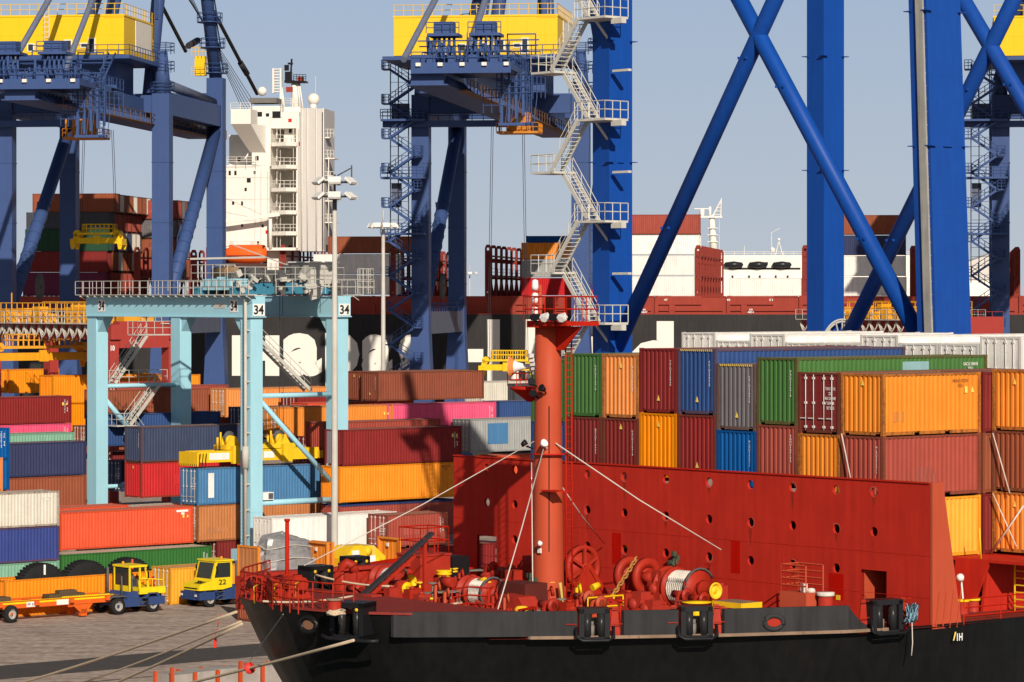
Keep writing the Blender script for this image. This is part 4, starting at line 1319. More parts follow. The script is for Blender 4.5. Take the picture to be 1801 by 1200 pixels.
q.tube((dx(1256), 6, dz(380)), (dx(1272), 6, dz(350)), 0.14, 5); q.tube((dx(1271), 6, dz(381)), (dx(1272), 6, dz(347)), 0.12, 5); q.tube((dx(1252), 6, dz(380)), (dx(1252), 6, dz(362)), 0.3, 6)
for k in range(4): q.tube((dx(1258 + 4 * k), 6, dz(376 - 6 * k)), (dx(1271), 6, dz(376 - 6 * k)), 0.08, 4)
for y in (400, 412, 424): q.box(dx(1246), 5, dz(y + 1), dx(1266), 7, dz(y))
q.rail([(dx(1268), 5, dz(440)), (dx(1268), 5, dz(385))], 0.4, 0.04, 3, 1)
q.build('white_mast', FWHITE, ds_)
wb = empty('distant_white_vessel', 'white vessel with slanted bridge far off between the blue leg and the right-hand crane', 'ship', (0, 650, 0), 0)
q = MB(); q.box((1690 - CX) * .116, 0, -3, (1800 - CX) * .116, 20, 22 + 0 * 1); q.box((1700 - CX) * .116, 1, 20, (1760 - CX) * .116, 18, 26); q.build('hull', FWHITE, wb)
q = MB(); q.prism([(0, 0), (6, 0), (6, 5.5), (0, 3.4)], (1, 0, 0), (0, 0, 1), (0, 10, 0), ((1700 - CX) * .116, 0.6, 26)); q.build('bridge', FGREY, wb)

# ------------------------------------------------------------------ ship-to-shore cranes on the far quay
CB = paint('crane_blue', (0.043, 0.080, 0.210), 0.5, var=0.08, streak=0.12, rust=0.0)
CGREY = paint('crane_greyblue', (0.11, 0.13, 0.19), 0.55, var=0.15, streak=0.4)
HY_Y = paint('house_yellow', (0.80, 0.50, 0.018), 0.5, var=0.04, streak=0.05)
HY_P = paint('house_panel', (0.78, 0.72, 0.62), 0.6, var=0.05)
CABO = paint('cab_orange', (0.52, 0.19, 0.02), 0.55)
CABLE = paint('cable_black', (0.03, 0.03, 0.035), 0.6)
SP, GA = 20.2, 29.0

def sts_crane(label, x0px, gx, yn, pl, pr, stairs=True, boom=False, reel=True, cab=None, house=True, beamr=11.0):
    Z0 = 400.0
    X0 = (x0px - CX) * Z0 / FP
    o = empty('gantry_crane', label, 'crane', (X0, Z0, 0), T8, 'ship to shore cranes on the far quay')
    for x in (0, SP):
        for y, zt in ((0, 47.6), (GA, 51.5)):
            b = MB()
            b.box(x - 1.1, y - 1.0, 7, x + 1.1, y + 1.0, zt)
            b.prism([(-1.9, 0.6), (1.9, 0.6), (1.1, 18.5), (-1.1, 18.5)], (1, 0, 0), (0, 0, 1), (0, 2.3, 0), (x, y - 1.15, 0))
            for z in (24, 31.5, 39):
                b.box(x - 1.16, y - 1.06, z, x + 1.16, y + 1.06, z + 0.12)
            b.build('leg', CB, o)
        b = MB(); b.box(x - 0.9, 1.0, 17.6, x + 0.9, GA - 1, 20.4); b.build('portal_beam', CGREY, o)
        b = MB(); b.rail([(x - 0.9, 1, 20.4), (x - 0.9, GA - 1, 20.4)], 1.1, 0.05, 2, 2); b.build('railing', CB, o); b = MB(); b.rail([(x + 0.9, 1, 20.4), (x + 0.9, GA - 1, 20.4)], 1.1, 0.05, 2, 2); b.build('railing', CB, o)
        b = MB(); b.box(x - 0.9, 1.0, 45.0, x + 0.9, GA - 1, 47.8); b.build('side_beam', CB, o)
        b = MB(); b.tube((x, GA - 0.6, 44.5), (x, 1.0, 20.0), 0.85, 12)
        for k in range(9):
            c = Vector((x, GA - 0.6, 44.5)).lerp(Vector((x, 1, 20)), 0.42 + 0.055 * k); e_ = Vector((0, GA - 1.6, 24.5)).normalized()
            b.tube(c - e_ * 0.05, c + e_ * 0.05, 0.93, 12)
        b.path([Vector((x - 0.9, GA - 0.6, 44.5)).lerp(Vector((x - 0.9, 1, 20)), t_) + Vector((0.25 * math.sin(t_ * 30), 0, 0)) for t_ in [0.4 + 0.05 * k for k in range(11)]], 0.07, 4)
        b.build('diagonal_brace', CB, o)
    b = MB(); b.box(-1.0, GA - 0.8, 46.2, SP + 1.0, GA + 0.8, 49.5); b.build('cross_beam', CB, o)
    b = MB(); b.box(0.9, -0.7, 45.2, SP - 0.9, 0.7, 47.4); b.build('cross_beam', CB, o)
    b = MB(); b.box(-4.6, -1.9, 43.5, beamr, -1.0, 44.3); b.rail([(-4.6, -1.9, 44.3), (beamr, -1.9, 44.3)], 1.2, 0.05, 1.4, 2); b.build('walkway', CB, o)
    # girder
    ye = 38 if boom else 34
    b = MB(); b.box(gx - 1.7, yn, 44.0, gx + 1.7, ye, 47.0)
    b.box(gx - 2.1, yn, 43.86, gx + 2.1, ye, 44.0)
    y = yn + 2
    while y < ye - 1:
        b.prism([(0, 0), (0.9, 0), (0, 1.0)], (1, 0, 0), (0, 0, 1), (0, 0.2, 0), (gx + 1.7, y, 44.0)); b.prism([(0, 0), (-0.9, 0), (0, 1.0)], (1, 0, 0), (0, 0, 1), (0, 0.2, 0), (gx - 1.7, y, 44.0))
        y += 1.6
    g = b.build('girder', CB, o)
    b = MB()
    b.box(gx + 2.1, yn + 6, 43.7, gx + 3.2, ye, 43.78); b.rail([(gx + 3.2, yn + 6, 43.78), (gx + 3.2, ye, 43.78)], 1.2, 0.05, 2.4, 2)
    b.build('trolley_rail', paint('rail_brown', (0.16, 0.09, 0.05), 0.7), g)
    text('crane_number', '10', LETTER, g, (gx + 1.712, yn + 22, 45.6), (0, 1, 0), (0, 0, 1), 1.6, 1.7, 0.0)
    # machinery house
    if house:
        b = MB(); b.box(-1, -14, 51.5, 19, 0.7, 56.3)
        b.box(-1.08, -14.08, 56.1, 19.08, 0.78, 56.32)
        for k in range(14):
            b.box(16.6 + k * 0.17, -14.09, 55.9, 16.68 + k * 0.17, -14.0, 56.05)
        hse = b.build('machinery_house', HY_Y, o)
        b = MB()
        for k in range(8): b.box(1.4 + 2.3 * k, -14.006, 51.6, 1.43 + 2.3 * k, -13.99, 56.0)
        b.box(-1, -14.006, 53.8, 19, -13.99, 53.825)
        b.build('panel_seam', paint('house_seam', (0.62, 0.36, 0.01), .6), hse)
        b = MB(); b.rail([(-1, -14, 56.32), (19, -14, 56.32), (19, 0.7, 56.32)], 1.3, 0.045, 1.2, 2); b.build('railing', HY_Y, hse)
        b = MB(); b.box(19.0, -8.6, 52.3, 19.06, -1.2, 56.0); b.build('side_panel', HY_P, hse)
        for xx, zz, ww, hh in ((7.6, 51.9, 1.0, 1.1), (9.6, 51.9, 1.0, 1.4), (11.6, 52.3, 1.0, 0.6), (5.0, 51.9, 0.9, 1.0), (12.6, 51.6, 0.9, 1.9)):
            b = MB(); b.box(xx + 2, -14.12, zz, xx + 2 + ww, -14.0, zz + hh); b.build('vent', HY_P, hse)
            b = MB(); b.box(xx + 2.15, -14.16, zz + 0.12, xx + 1.85 + ww, -14.12, zz + hh - 0.12); b.build('louvre', CABLE, hse)
        b = MB()
        for dx_ in (0, 0.55): b.tube((9.2 + dx_, -14.3, 52.6), (9.2 + dx_, -14.3, 57.5), 0.04, 4)
        for k in range(8): b.tube((9.2, -14.3, 53 + 0.6 * k), (9.75, -14.3, 53 + 0.6 * k), 0.03, 4); b.path([(9.2, -14.3, 53 + 0.6 * k), (9.2, -14.75, 53 + .6 * k), (9.75, -14.75, 53 + .6 * k), (9.75, -14.3, 53 + .6 * k)], 0.03, 4)
        b.build('cage_ladder', HY_P, hse)
        b = MB(); b.box(-2.2, -15.2, 50.9, 20, 1.5, 51.35)
        b.box(1, -10, 47.2, 17, -2, 50.9); b.build('house_base', CB, o)
        b = MB(); b.rail([(8, -15.2, 51.35), (20, -15.2, 51.35), (20, 1.4, 51.35)], 1.2, 0.045, 1.3, 2); b.build('railing', CB, o)
    # near end platform crowded with rope sheaves
    b = MB(); b.box(pl, yn - 1, 45.4, pr, yn + 12, 46.0); b.box(pl, yn - 1.2, 45.0, pr, yn - 1.0, 46.1)
    b.rail([(pl, yn - 1, 46), (pr, yn - 1, 46), (pr, yn + 12, 46)], 1.2, 0.05, 1.2, 2)
    b.rail([(pl, yn + 6, 46), (pr, yn + 6, 46)], 1.2, 0.05, 1.5, 2)
    b.build('end_platform', CB, o)
    for cx_ in (pl + (pr - pl) * 0.30, pl + (pr - pl) * 0.72):
        b = MB()
        b.box(cx_ - 1.6, yn, 48.9, cx_ + 1.6, yn + 3, 49.2); b.box(cx_ - 1.0, yn + 0.4, 49.2, cx_ + 1.0, yn + 2.4, 50.4)
        b.rail([(cx_ - 1.7, yn, 49.2), (cx_ + 1.7, yn, 49.2)], 1.1, 0.045, 0.8, 2)
        for k in range(5):
            b.tube((cx_ - 1.2 + 0.6 * k, yn + 0.5, 46), (cx_ - 1.0 + 0.5 * k, yn + 1.2, 48.9), 0.16, 6)
            b.lathe([(0.0, -0.08), (0.75, -0.08), (0.75, 0.08), (0, 0.08)], (cx_ - 1.2 + 0.6 * k, yn - 0.2, 47.0), (1, 0, 0.2), 10)
        b.box(cx_ - 1.5, yn - 0.9, 46.0, cx_ - 0.6, yn - 0.1, 46.9); b.box(cx_ + 0.7, yn - 0.9, 46.0, cx_ + 1.5, yn - 0.2, 46.8)
        b.build('sheave_stand', CB, o)
    b = MB()
    rr = random.Random(int(x0px) + 3)
    for k in range(64):
        xx = rr.uniform(pl, pr - 0.6); yy = rr.uniform(yn - 0.8, yn + 9)
        if rr.random() < 0.5: b.box(xx, yy, 46, xx + rr.uniform(.25, .8), yy + .5, 46 + rr.uniform(.4, 1.5))
        else: b.tube((xx, yy, 46), (xx + rr.uniform(-.4, .4), yy, 46 + rr.uniform(1.2, 3.4)), rr.uniform(.05, .16), 6)
    for k in range(4):
        z = rr.uniform(46.6, 49.4); b.tube((pl + 0.5, yn + k, z), (pr + 2.5, yn + k, z), 0.07, 5)
    b.path([(pr - 0.5, yn, 46), (pr - 0.5, yn, 49.0), (pr + 2.4, yn, 49.0), (pr + 2.4, yn, 46.4)], 0.1, 5)
    b.build('hoist_gear', CB, o)
    for k in range(5):
        b = MB(); b.cbox((pl + 0.8 + (pr - pl) * 0.22 * k, yn - 1.3, 45.9), (0.5, 0.4, 0.35)); b.build('floodlight', HY_P, o)
    b = MB()
    b.rail([(gx - 2.6, yn + 14, 47.1), (gx - 2.6, -15, 47.1)], 1.2, 0.05, 1.6, 2); b.rail([(gx + 2.9, yn + 14, 47.1), (gx + 2.9, -15, 47.1)], 1.2, 0.05, 1.6, 2)
    b.box(gx - 2.7, yn + 12, 47.0, gx - 1.6, -15, 47.1); b.box(gx + 1.6, yn + 12, 47.0, gx + 3.0, -15, 47.1)
    b.path([(gx + 3, yn + 20, 47.1), (gx + 3, yn + 26, 51.0)], .12, 4); b.path([(gx + 3.8, yn + 20, 47.1), (gx + 3.8, yn + 26, 51.0)], .12, 4)
    for k in range(9): b.beam((gx + 3, yn + 20 + .66 * k, 47.2 + .43 * k), (gx + 3.8, yn + 20 + .66 * k, 47.2 + .43 * k), .3, .06)
    b.build('girder_walkway', CB, o)
    # hanging frame right of the girder
    b = MB()
    for k in range(5): b.box(pr - 1.8 + 0.75 * k, yn + 4, 40.0 + 0.3 * k, pr - 1.55 + 0.75 * k, yn + 4.3, 45.4)
    b.box(pr - 2.0, yn + 3.9, 39.9, pr + 1.6, yn + 4.6, 40.2); b.rail([(pr - 3.6, yn + 4, 41.2), (pr - 1, yn + 4, 41.2)], 2.4, 0.05, 0.8, 3)
    for k in range(7): b.beam((pr - 1.9 + .6 * k, yn + 4.15, 40.2), (pr - 1.6 + .6 * k, yn + 4.15, 43.0), .07, .07)
    b.rail([(pr - 2.2, yn + 3.9, 42.6), (pr + 1.6, yn + 3.9, 42.6)], 2.6, 0.045, 0.6, 4); b.rail([(pr - .2, yn + 4, 43), (pr + 2.2, yn + 9, 43)], 2.2, .05, .8, 3)
    for dx_ in (0, .5): b.tube((pr + 1.0 + dx_, yn + 3.5, 40), (pr + 1.0 + dx_, yn + 3.5, 47.5), .05, 4)
    for k in range(18): b.tube((pr + 1.0, yn + 3.5, 40.2 + .4 * k), (pr + 1.5, yn + 3.5, 40.2 + .4 * k), .03, 4)
    b.build('hanging_frame', CB, o)
    # upper structure
    ap = Vector((gx, 20, 88))
    b = MB()
    b.tube((gx - 3.5, yn + 6, 47), (gx - 0.5, 16, 86), 0.36, 8); b.tube((gx + 3.2, yn + 6, 47), (gx + 0.5, 16, 86), 0.36, 8)
    b.build('backstay', CGREY, o)
    for sx_ in (-1, 1):
        b = MB(); b.tube((gx - 1.6 + sx_ * 3.4, 1.5, 47.5), (gx + sx_ * 1.6, 17, 88), 0.85, 10); b.build('tower_leg', CB, o)
        b = MB(); b.tube((SP / 2 + sx_ * SP / 2, GA, 51), (gx + sx_ * 1.8, 20, 88), 0.85, 10)
        for k in range(5):
            c = Vector((SP / 2 + sx_ * SP / 2, GA, 51)).lerp(Vector((gx + sx_ * 1.8, 20, 88)), 0.03 + 0.09 * k)
            b.lathe([(0.9, 0), (1.7, 0), (1.7, 0.12), (0.9, 0.12)], c, (0, 0, 1), 12)
            b.rail([c + Vector((1.7 * math.cos(R(a)), 1.7 * math.sin(R(a)), 0.1)) for a in range(0, 360, 45)], 1.2, 0.05, 3, 2, True)
            b.path([c + Vector((1.3, -0.6, 0)), c + Vector((0.6, -0.6, 4)), c + Vector((1.2, -0.8, 4.2))], 0.1, 4)
        b.build('tower_leg', CB, o)
        b = MB(); b.tube((gx + sx_ * 4.2, -4, 56.5), (gx + sx_ * 2.6, 4, 75), 0.18, 6); b.build('strut', CB, o)
    b = MB(); b.tube((SP - 0.5, 0.5, 49.2), (SP - 0.2, GA - 1, 48.2), 0.62, 10); b.build('tie_pipe', CGREY, o)
    b = MB(); b.tube((0, 0, 47.6), (0, 0, 51), 0.9, 10, 0.7); b.build('leg_cap', CB, o)
    b = MB(); b.tube((SP, 0, 47.6), (SP, 0, 53), 1.1, 10, 0.6)
    for z in (47.7, 50.3, 52.6): b.rail([(SP + 1.5 * math.cos(R(a)), 1.5 * math.sin(R(a)), z) for a in range(0, 360, 60)], 1.3, 0.05, 3, 3, True)
    b.build('leg_cap', CB, o)
    if boom:
        b = MB()
        b.tube((16, 72.8, 52.3), (16, 8, 75), 0.3, 6); b.tube((16, 29, 55.2), (15.5, -12, 72), 0.28, 6)
        b.tube((16, 66, 54.8), (16, 62, 56.0), 0.48, 6); b.tube((16, 36, 57.2), (16, 30.5, 56), 0.45, 6)
        b.build('forestay', CABLE, o)
        b = MB()
        for k in range(6): b.tube((14.6 + 0.2 * k, 72, 48.6 + 0.5 * k), (15 + 0.2 * k, 12 - 4.5 * k, 74), 0.05, 4)
        b.build('boom_rope', CABLE, o)
        b = MB(); b.box(17.6, 27.5, 51.8, 19.0, 28.6, 54.4); b.rail([(17.3, 27, 51.8), (19.2, 27, 51.8)], 1.1, .05, .6, 2); b.rail([(17.3, 27, 54.4), (19.2, 27, 54.4)], 1.1, .05, .5, 2); b.build('hoist_cabin', HY_Y, o)
    # stair and lift tower beside the near leg
    if stairs:
        b = MB()
        zt = 51.5
        for x in (-3.7, -2.7, -1.4):
            b.beam((x, -1.3, 24), (x, -1.3, zt), 0.12, 0.12)
        for k in range(24): b.beam((-3.7, -1.3, 25 + k * 1.15), (-1.4, -1.3, 25 + k * 1.15), 0.05, 0.05)
        b.build('lift_shaft', CABLE, o)
        b = MB(); b.box(-3.6, -1.2, 43.5, -1.4, -0.5, 46.5); b.build('lift_cabin', CGREY, o)
        b = MB(); b.box(-3.6, -1.2, 33.5, -2.4, -0.5, 36.5); b.build('counterweight', CGREY, o)
        b = MB()
        z, k = 12.0, 0
        while z < 49:
            x0_, x1_ = (-3.6, -0.4) if k % 2 == 0 else (-0.4, -3.6)
            yy = -1.9
            b.beam((x0_, yy, z), (x1_, yy, z + 2.15), 0.12, 0.28); b.beam((x0_, yy - 0.9, z), (x1_, yy - 0.9, z + 2.15), 0.12, 0.28)
            for m in range(8):
                t_ = m / 8
                b.cbox((x0_ + (x1_ - x0_) * t_, yy - 0.45, z + 2.15 * t_), (0.28, 0.8, 0.05))
            b.rail([(x0_, yy - 0.9, z), (x1_, yy - 0.9, z + 2.15)], 1.1, 0.045, 1.0, 2)
            xl = x1_ + (0.9 if x1_ > -2 else -0.9)
            b.box(min(x1_, xl), yy - 1.3, z + 2.05, max(x1_, xl), yy + 0.4, z + 2.2)
            b.rail([(x1_, yy - 1.3, z + 2.2), (xl, yy - 1.3, z + 2.2), (xl, yy + 0.4, z + 2.2)], 1.1, 0.045, 0.5, 3)
            z += 2.15; k += 1
        b.build('stair_tower', CB, o)
        for z in (30, 37, 44.2):
            b = MB(); b.box(-4.6, -3.4, z, 0.9, -1.0, z + 0.25); b.rail([(-4.6, -3.4, z + .25), (0.9, -3.4, z + .25)], 1.2, 0.05, 0.9, 3); b.build('landing', CB, o)
    if reel:
        b = MB(); b.lathe([(0.35, -0.12), (1.7, -0.14), (1.75, 0), (1.7, 0.14), (0.35, 0.12)], (0.6, 13, 23.6), (1, 0, 0.0), 24)
        for k in range(16): b.tube((0.6, 13, 23.6), (0.75, 13 + 1.6 * math.cos(k * .3927), 23.6 + 1.6 * math.sin(k * .3927)), 0.05, 4)
        b.build('cable_reel', paint('reel_grey', (0.11, 0.115, 0.11), 0.6), o)
    if cab:
        cx_, cy_ = cab
        b = MB(); b.box(cx_ - 1.3, cy_, 41.9, cx_ + 1.3, cy_ + 2.4, 44.0); c_ = b.build('cab', CABO, o)
        b = MB(); b.box(cx_ - 2.4, cy_ - 0.6, 41.55, cx_ + 2.6, cy_ + 3.0, 41.8); b.rail([(cx_ - 2.4, cy_ - .6, 41.8), (cx_ + 2.6, cy_ - .6, 41.8), (cx_ + 2.6, cy_ + 3, 41.8)], 1.0, .05, .6, 2)
        for dx_ in (-2.2, -0.9, 0.4, 1.4): b.box(cx_ + dx_, cy_ - 0.1, 41.8, cx_ + dx_ + 0.22, cy_, 44.0)
        b.build('frame', CABO, c_)
        b = MB(); b.box(cx_ - 0.25, cy_ - 0.05, 42.3, cx_ + 0.4, cy_, 43.6); b.build('window', paint('cab_glass', (0.25, 0.36, 0.36), 0.2), c_)
    return o

sts_crane('left light blue gantry crane with yellow machinery house, cut by the left edge', 10, 16.3, -48, 11, 23.4, stairs=False, boom=True, cab=(12.5, -9))
sts_crane('middle light blue gantry crane with yellow house, its leg wrapped by a dark stair tower', 741, 13.0, -73, 11.5, 21.8, cab=(15.2, -22))
sts_crane('right light blue gantry crane with dark stair tower, cut by the right edge', 1760, 13.0, -73, 11.5, 21.8, reel=False)

def spreader(label, x, y, Yd, L=6.3, rope_top=44.0, mat=None, rz=T8, two=True):
    p = px(x, y, Yd)
    o = empty('container_spreader', label, 'spreader', p, rz, 'yellow container spreaders')
    m = mat or YEL
    b = MB()
    b.box(-L / 2, -0.9, 0.4, L / 2, -0.55, 1.15); b.box(-L / 2, 0.55, 0.4, L / 2, 0.9, 1.15)
    for sx_ in (-1, 1):
        b.box(sx_ * L / 2 - 0.3, -1.2, 0.2, sx_ * L / 2 + 0.3, 1.2, 1.0)
        for sy in (-1, 1):
            b.prism([(-0.35, 0), (0.35, 0), (0.18, -0.7), (-0.18, -0.7)], (1, 0, 0), (0, 0, 1), (0, 0.14, 0), (sx_ * L / 2, sy * 1.1, 0.35))
    b.box(-0.5, -1.05, 0.3, 0.5, -0.85, 1.4)
    b.build('beam', m, o)
    b = MB(); b.box(-L * 0.42, -1.1, 1.55, L * 0.42, 1.1, 1.8)
    for sx_ in (-1, 1):
        b.tube((sx_ * L * 0.42, -1.0, 1.7), (sx_ * L * 0.42, 1.0, 1.7), 0.45, 8)
        b.prism([(0, 0), (0.5, 0), (1.1, 1.0), (0.2, 1.0)], (-sx_, 0, 0), (0, 0, 1), (0, 0.2, 0), (sx_ * L / 2, -1.0, 0.8))
        b.prism([(0, 0), (0.5, 0), (1.1, 1.0), (0.2, 1.0)], (-sx_, 0, 0), (0, 0, 1), (0, 0.2, 0), (sx_ * L / 2, 0.8, 0.8))
    b.build('headblock', m, o)
    b = MB(); b.rail([(-L * 0.3, -1.0, 1.8), (L * 0.36, -1.0, 1.8), (L * 0.36, 1.0, 1.8), (-L * 0.3, 1.0, 1.8)], 1.1, 0.06, 0.6, 2, True); b.build('railing', m, o)
    b = MB()
    zt = rope_top - p.z
    for sx_ in (-1, 1):
        for d_ in (-0.12, 0.12):
            b.tube((sx_ * L * 0.38 + d_, 0, 1.8), (sx_ * L * 0.30 + d_, 0, zt), 0.035, 4)
    b.build('hoist_rope', CABLE, o)
    return o
spreader('bright yellow spreader hanging free in front of the tall far container stack', 173, 434, 415)
spreader('yellow spreader hanging low beside the horn of the red mast', 893, 657, 405, 6.6)
# ------------------------------------------------------------------ pale blue rubber-tyred gantry 34
RB = paint('gantry_pale_blue', (0.33, 0.60, 0.70), 0.5, var=0.05, streak=0.10, rust=0.01)
GALV = paint('galvanised', (0.50, 0.48, 0.43), 0.55, var=0.2, rust=0.04)
DKG = paint('machine_dark', (0.09, 0.09, 0.09), 0.6, var=0.3)
PLATE = paint('plate_white', (0.78, 0.77, 0.74), 0.5)

def stairs(b, p, q, wd, n, side):        # flight from p up to q, width vector side
    p, q, side = Vector(p), Vector(q), Vector(side).normalized()
    for s_ in (0, 1):
        b.beam(p + side * wd * s_, q + side * wd * s_, 0.08, 0.28)
        o = side * wd * s_
        up = Vector((0, 0, 1.0))
        b.tube(p + o + up, q + o + up, 0.028, 4); b.tube(p + o + up * 0.5, q + o + up * 0.5, 0.022, 4)
        k = max(1, int((q - p).length / 1.3))
        for i in range(k + 1):
            e_ = p.lerp(q, i / k) + o
            b.tube(e_, e_ + up, 0.025, 4)
    for i in range(n):
        c = p.lerp(q, (i + 0.5) / n) + side * wd / 2
        M = Matrix.Translation(c) @ Matrix.Rotation(math.atan2(side.y, side.x), 4, 'Z')
        b.box(-wd / 2, -0.13, -0.02, wd / 2, 0.13, 0.02, M)

rtg = empty('yard_gantry', 'pale blue yard gantry crane numbered 34 straddling the container stacks', 'crane', G(145.6, 203.2), TH)
BSX, SPN = 8.4, 22.0
for x in (0, BSX):
    for y in (0, SPN):
        b = MB()
        b.box(x - 0.58, y - 0.68, 2.7, x + 0.58, y + 0.68, 20.55)
        sg = 1 if y == 0 else -1
        b.prism([(0, 0), (1.1 * sg, 0), (0, -1.3)], (0, 1, 0), (0, 0, 1), (0.9, 0, 0), (x - 0.45, y + 0.68 * sg, 20.55))
        if x == 0 and y == 0:
            b.box(x - 0.60, y - 0.70, 5.35, x + 0.60, y + 0.70, 5.42)
        b.box(x - 0.7, y - 0.8, 2.5, x + 0.7, y + 0.8, 2.75)
        b.build('leg', RB, rtg)
for y in (0, SPN):
    b = MB(); b.box(-1.6, y - 0.5, 1.6, BSX + 1.6, y + 0.5, 2.5); b.build('sill_beam', RB, rtg)
    for x in (-1.2, -0.1, BSX + 0.1, BSX + 1.2):
        b = MB(); b.lathe([(0.25, -0.3), (0.7, -0.32), (0.8, -0.2), (0.8, 0.2), (0.7, 0.32), (0.25, 0.3)], (x, y, 0.8), (0, 1, 0), 18); b.build('wheel', TY, rtg)
for x in (0, BSX):
    b = MB(); b.box(x - 0.62, -0.95, 20.6, x + 0.62, SPN + 0.8, 22.2)
    b.box(x - 0.75, -0.95, 20.55, x + 0.75, SPN + 0.8, 20.63); b.box(x - 0.75, -0.95, 22.17, x + 0.75, SPN + 0.8, 22.25)
    gd = b.build('girder', RB, rtg)
    b = MB()
    xx = x - 1.35 if x == 0 else x + 0.7
    b.box(xx, -1.5, 22.3, xx + 0.8, SPN + 1.3, 22.36)
    for k in range(23):
        b.beam((xx - 0.05, -1.2 + k * 1.08, 22.22), (xx + 0.75, -1.2 + k * 1.08, 22.22), 0.07, 0.1); b.beam((xx + 0.05, -1.2 + k * 1.08, 22.2), (xx + 0.55, -1.2 + k * 1.08, 21.9), 0.05, 0.05)
    b.build('walkway', GALV, gd)
    b = MB(); b.rail([(xx, -1.5, 22.36), (xx, SPN + 1.3, 22.36)], 1.1, 0.028, 1.08, 2)
    if x == 0: b.rail([(xx + 0.8, 1, 22.36), (xx + 0.8, SPN + 1.3, 22.36)], 1.1, 0.028, 1.4, 2)
    b.build('railing', GALV, gd)
def num34(o, u, v, wd, ht, par):
    o, u, v = Vector(o), Vector(u), Vector(v)
    n_ = u.cross(v)
    b = MB(); b.prism([(-wd / 2, -ht / 2), (wd / 2, -ht / 2), (wd / 2, ht / 2), (-wd / 2, ht / 2)], u, v, n_ * 0.01, o)
    p_ = b.build('number_plate', PLATE, par)
    text('number', '34', BLACKL, p_, o + n_ * 0.014, u, v, wd * 0.86, ht * 0.78, 0.03)
for y in (SPN - 1.6, 1.45):
    num34((-0.64, y, 21.45), (0, -1, 0), (0, 0, 1), 1.05, 1.0, rtg)
b = MB(); b.box(-0.64, 2.6, 21.25, -0.62, 4.2, 21.65); b.build('maker_plate', GALV, rtg)
for x in (0, BSX):
    num34((x + 0.0, -0.97, 21.15), (1, 0, 0), (0, 0, 1), 1.1, 0.95, rtg)
b = MB()
b.tube((0.5, -0.2, 14.4), (BSX - 0.5, -0.2, 14.4), 0.2, 10); b.build('tie_bar', RB, rtg)
b = MB(); b.tube((0.5, -0.2, 14.2), (BSX - 0.5, -0.2, 7.2), 0.2, 10); b.build('diagonal_brace', RB, rtg)
b = MB(); b.tube((0.5, -0.2, 6.0), (BSX - 0.5, -0.2, 6.0), 0.24, 10); b.build('tie_bar', RB, rtg)
b = MB(); b.tube((0.5, SPN, 14.7), (BSX - 0.5, SPN, 14.7), 0.17, 10); b.build('tie_bar', RB, rtg)
b = MB(); b.tube((0.55, SPN - .3, 13.6), (2.9, SPN - .3, 11.2), 0.22, 10); b.prism([(-.4, -.3), (.5, -.1), (.3, .5), (-.2, .5)], (1, 0, 0), (0, 0, 1), (0, .3, 0), (2.9, SPN - .45, 10.9)); b.build('diagonal_brace', RB, rtg)
b = MB(); b.tube((0.5, SPN, 6.3), (BSX - 0.5, SPN, 6.3), 0.17, 10); b.build('tie_bar', RB, rtg)
b = MB(); b.box(0.7, -0.6, 6.25, 1.7, 0.1, 6.85); b.build('air_conditioner', PLATE, rtg)
b = MB(); b.box(1.2, -0.62, 6.32, 1.65, -0.6, 6.78); b.build('grille', DKG, rtg)
b = MB(); b.tube((-0.9, -0.45, 2.6), (-0.9, -0.45, 22.0), 0.13, 8); b.tube((-0.9, -0.45, 8.8), (-0.9, -0.45, 10.5), 0.27, 10)
for k in range(9): b.box(-0.95, -0.6, 3.5 + 2 * k, -0.55, -0.3, 3.6 + 2 * k)
b.build('cable_pipe', GALV, rtg)
b = MB()
for d_ in (-0.2, 0.2): b.tube((-0.7, 0.2 + d_, 3), (-0.7, 0.2 + d_, 20.4), 0.025, 4)
for k in range(58): b.tube((-0.7, 0, 3 + 0.3 * k), (-0.7, 0.4, 3 + 0.3 * k), 0.018, 4)
b.build('ladder', RB, rtg)
# stair up the landside leg, and the upper gangway
b = MB()
b.box(4.6, SPN + 0.9, 18.9, 8.0, SPN + 2.4, 19.0); b.rail([(8.0, SPN + .9, 19), (4.6, SPN + 0.9, 19.0), (4.6, SPN + 2.4, 19.0)], 1.1, 0.03, 0.9, 2)
stairs(b, (2.4, SPN + 1.0, 14.9), (5.6, SPN + 1.0, 18.9), 0.9, 14, (0, 1, 0))
b.box(1.6, SPN + 0.6, 14.75, 7.6, SPN + 2.5, 14.88); b.rail([(7.4, SPN + .6, 14.88), (1.6, SPN + 0.6, 14.88), (1.6, SPN + 2.5, 14.88)], 1.1, 0.03, 0.9, 2)
stairs(b, (3.0, SPN - 0.4, 11.4), (6.0, SPN - 0.4, 14.8), 0.9, 12, (0, 1, 0))
b.box(1.5, SPN - 0.6, 11.3, 3.4, SPN + 0.9, 11.4); b.rail([(3.0, SPN - .6, 11.4), (1.5, SPN - .6, 11.4), (1.5, SPN + .9, 11.4)], 1.0, 0.03, 0.9, 2)
stairs(b, (5.4, SPN - 0.6, 9.0), (3.4, SPN - 0.6, 11.3), 0.9, 8, (0, 1, 0))
b.build('stair', GALV, rtg)
b = MB(); stairs(b, (8.2, 3.2, 14.6), (0.9, 3.2, 20.6), 0.9, 22, (0, 1, 0)); b.build('gangway', GALV, rtg)
